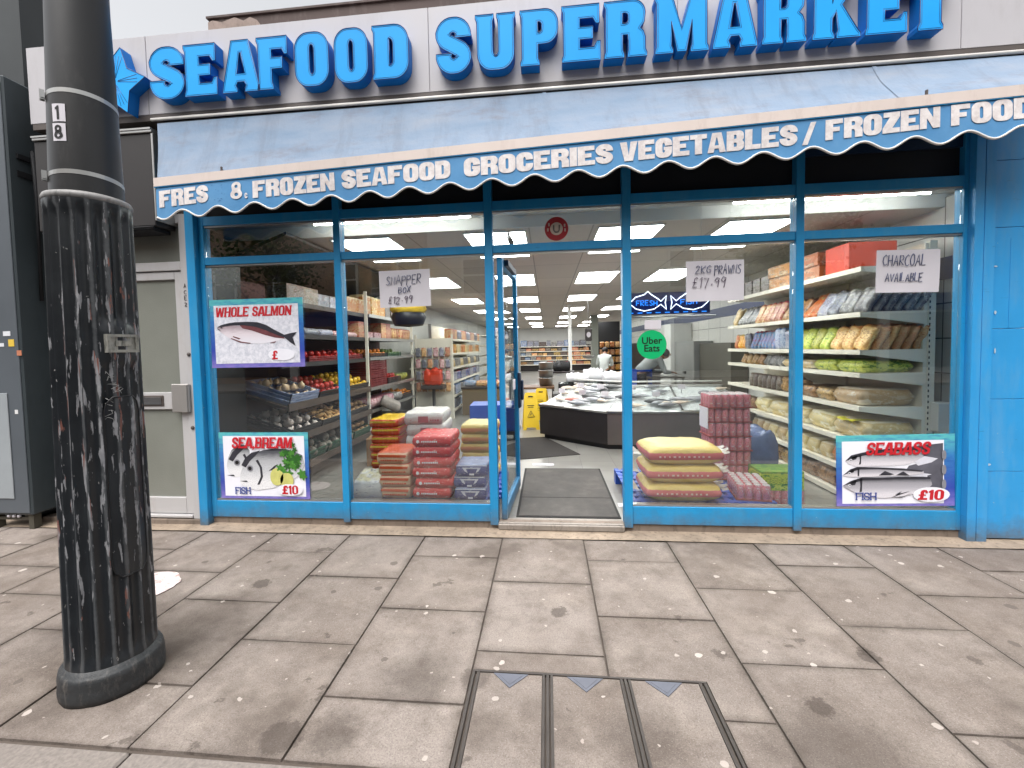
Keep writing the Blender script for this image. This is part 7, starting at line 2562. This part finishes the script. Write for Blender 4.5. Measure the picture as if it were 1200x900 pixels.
def person(lab, loc, rz, bend, top_mat, leg_mat, hair_mat, skin_mat, coat=True, apron=None, scale=1.0):
    """standing figure facing -y in its own frame, leaning forward by bend (radians) from the hips"""
    t = thing('person', lab, 'person', loc, rz)
    cb, sb = cos(bend), sin(bend)
    def up(x, y, z):            # upper body point measured from the hip joint, bent forward
        return (x, -(z * sb) + y * cb, .93 + z * cb + y * sb)
    neckt = up(0, -.02, .60); head = up(0, -.06, .73)
    hd = Vector(head) + Vector((0, -.06, -.02)) * (1 if bend > .1 else 0)
    J = [(0, 0, .93, .11), (*up(0, 0, .22), .10), (*up(0, .01, .40), .10), (*neckt, .055), (hd.x, hd.y, hd.z, .085), (hd.x, hd.y - .02, hd.z + .10, .075)]
    Ed = [(0, 1), (1, 2), (2, 3), (3, 4), (4, 5)]
    for s in (-1, 1):
        i0 = len(J)
        sh = up(s * .17, 0, .48)
        el = (s * .24, sh[1] - .08, sh[2] - .28)
        wr_ = (s * .14, el[1] - .24, el[2] - .02)
        pm_ = (s * .12, wr_[1] - .07, wr_[2] - .01)
        J += [(*sh, .055), (*el, .043), (*wr_, .028), (*pm_, .03)]
        Ed += [(2, i0), (i0, i0 + 1), (i0 + 1, i0 + 2), (i0 + 2, i0 + 3)]
        for f in range(4):
            k0 = len(J)
            fx = pm_[0] + (f - 1.5) * .02
            ln = (.06, .075, .07, .055)[f]
            J += [(fx, pm_[1] - .03, pm_[2], .009), (fx, pm_[1] - .03 - ln * .6, pm_[2] - .012, .008), (fx, pm_[1] - .03 - ln, pm_[2] - .035, .007)]
            Ed += [(i0 + 3, k0), (k0, k0 + 1), (k0 + 1, k0 + 2)]
        k0 = len(J)
        J += [(pm_[0] - s * .035, pm_[1] + .01, pm_[2] - .005, .010), (pm_[0] - s * .05, pm_[1] - .035, pm_[2] - .015, .008)]
        Ed += [(i0 + 3, k0), (k0, k0 + 1)]
        i1 = len(J)
        J += [(s * .10, 0, .86, .09), (s * .11, -.02, .49, .06), (s * .115, .01, .09, .04), (s * .12, -.13, .035, .035)]
        Ed += [(0, i1), (i1, i1 + 1), (i1 + 1, i1 + 2), (i1 + 2, i1 + 3)]
    skinned('body', J, Ed, skin_mat, t)
    # hair
    g = MB(); g.ico((hd.x, hd.y + .035, hd.z + .06), .108, 2, 0, (.92, 1, 1.05))
    obj('hair', g, hair_mat, t)
    # garments a little larger than the body
    Jc = [(*up(0, .0, -.06), (.16, .13)), (*up(0, 0, .25), (.17, .15)), (*up(0, .01, .42), (.17, .15)), (*up(0, 0, .54), (.10, .09))]
    Ec = [(0, 1), (1, 2), (2, 3)]
    for s in (-1, 1):
        i0 = len(Jc)
        sh = up(s * .175, 0, .48)
        el = (s * .245, sh[1] - .08, sh[2] - .28)
        wr_ = (s * .145, el[1] - .22, el[2] - .02)
        Jc += [(*sh, .078), (*el, .06), (*wr_, .048)]
        Ec += [(2, i0), (i0, i0 + 1), (i0 + 1, i0 + 2)]
    if coat:
        i0 = len(Jc)
        Jc += [(0, .0, .74, (.18, .15)), (0, .0, .52, (.19, .15))]
        Ec += [(0, i0), (i0, i0 + 1)]
    skinned('coat' if coat else 'shirt', Jc, Ec, top_mat, t)
    Jl = [(0, 0, .95, (.15, .12))]
    El = []
    for s in (-1, 1):
        i0 = len(Jl)
        Jl += [(s * .10, 0, .84, .10), (s * .112, -.02, .49, .078), (s * .118, .01, .09, .06)]
        El += [(0, i0), (i0, i0 + 1), (i0 + 1, i0 + 2)]
    skinned('trousers', Jl, El, leg_mat, t)
    if apron:
        g = MB()
        g.grid(8, 8, lambda u, v: Vector(((u - .5) * .40, -.19 - .03 * sin(pi * u), .35 + .62 * v)))
        g.grid(8, 8, lambda u, v: Vector(((u - .5) * .40, -.185 - .03 * sin(pi * u), .35 + .62 * v)))
        g.box(-.165, -.155, -.18, .19, .93, .97); g.box(.155, .165, -.18, .19, .93, .97)
        g.box(-.19, .19, .185, .20, .45, .99)
        obj('apron', g, apron, t, fix=False)
    # face
    g = MB()
    for s in (-1, 1):
        g.ico((hd.x + s * .03, hd.y - .098, hd.z + .055), .011, 1)
    obj('eye', g, M_BLACK, t)
    g = MB(); g.ico((hd.x, hd.y - .108, hd.z + .025), .016, 1, 0, (.8, 1.2, 1.4)); 
    for s in (-1, 1):
        g.ico((hd.x + s * .092, hd.y - .005, hd.z + .035), .022, 1, 0, (.5, .8, 1.3))
    obj('nose_and_ears', g, skin_mat, t)
    t.scale = (scale, scale, scale)
    return t
M_SKIN = paint("skin", rgb(150, 108, 84), .5, .06)
M_HAIR = paint("dark_hair", rgb(24, 20, 18), .5, .2)
M_COAT = paint("white_coat_cloth", rgb(196, 202, 198), .8, .05)
M_GREYTOP = paint("grey_jersey", rgb(150, 154, 154), .85, .08)
M_TROUS = paint("dark_trousers", rgb(34, 36, 42), .8, .1)
person('person in a white coat seen from behind with head bent over a table', (1.60, 9.2, FZ), pi - .2, .62, M_COAT, M_TROUS, M_HAIR, M_SKIN, scale=.86)
person('person in a grey top and blue apron bending over the bench behind the green sticker', (1.95, 6.1, FZ), pi * .62, 1.0, M_GREYTOP, M_TROUS, M_HAIR, M_SKIN, coat=False, apron=paint("blue_apron", rgb(30, 70, 160), .5, .08), scale=.95)

t = thing('hanging_bag', 'yellow and black bag hanging by the produce rack under the snapper notice', 'bag', (-1.95, 2.6, 2.62))
g = MB(); g.tube([(0, 0, 0), (0, 0, -.42)], .004, 5); obj('cord', g, M_BLACK, t)
g = MB(); g.lathe([(0, -.40), (.10, -.42), (.24, -.50), (.26, -.56), (.22, -.60)], 18); obj('yellow_top', g, paint("yellow_cloth", rgb(206, 172, 40), .7, .2, 8), t)
g = MB(); g.lathe([(.22, -.60), (.25, -.66), (.20, -.78), (0, -.80)], 18); obj('black_base', g, M_BLACK, t)
o = obj('red_bag', m_sack(.34, .26, .30, 71, wr=.5), paint("red_orange_plastic", rgb(196, 60, 34), .35, .2, 9), None, (-2.28, 5.15, .78))
tag(o, 'bulging red orange bag in front of the end display', 'bag')
t = thing('low_stand', 'low stand under the red bag by the end display', 'stand', (-2.28, 5.15, FZ))
g = MB(); g.box(-2.5, -2.06, 5.0, 5.32, .70, .778); g.box(-2.3, -2.26, 5.1, 5.2, FZ, .70); obj('frame', g, M_DSTEEL, t, world=True)
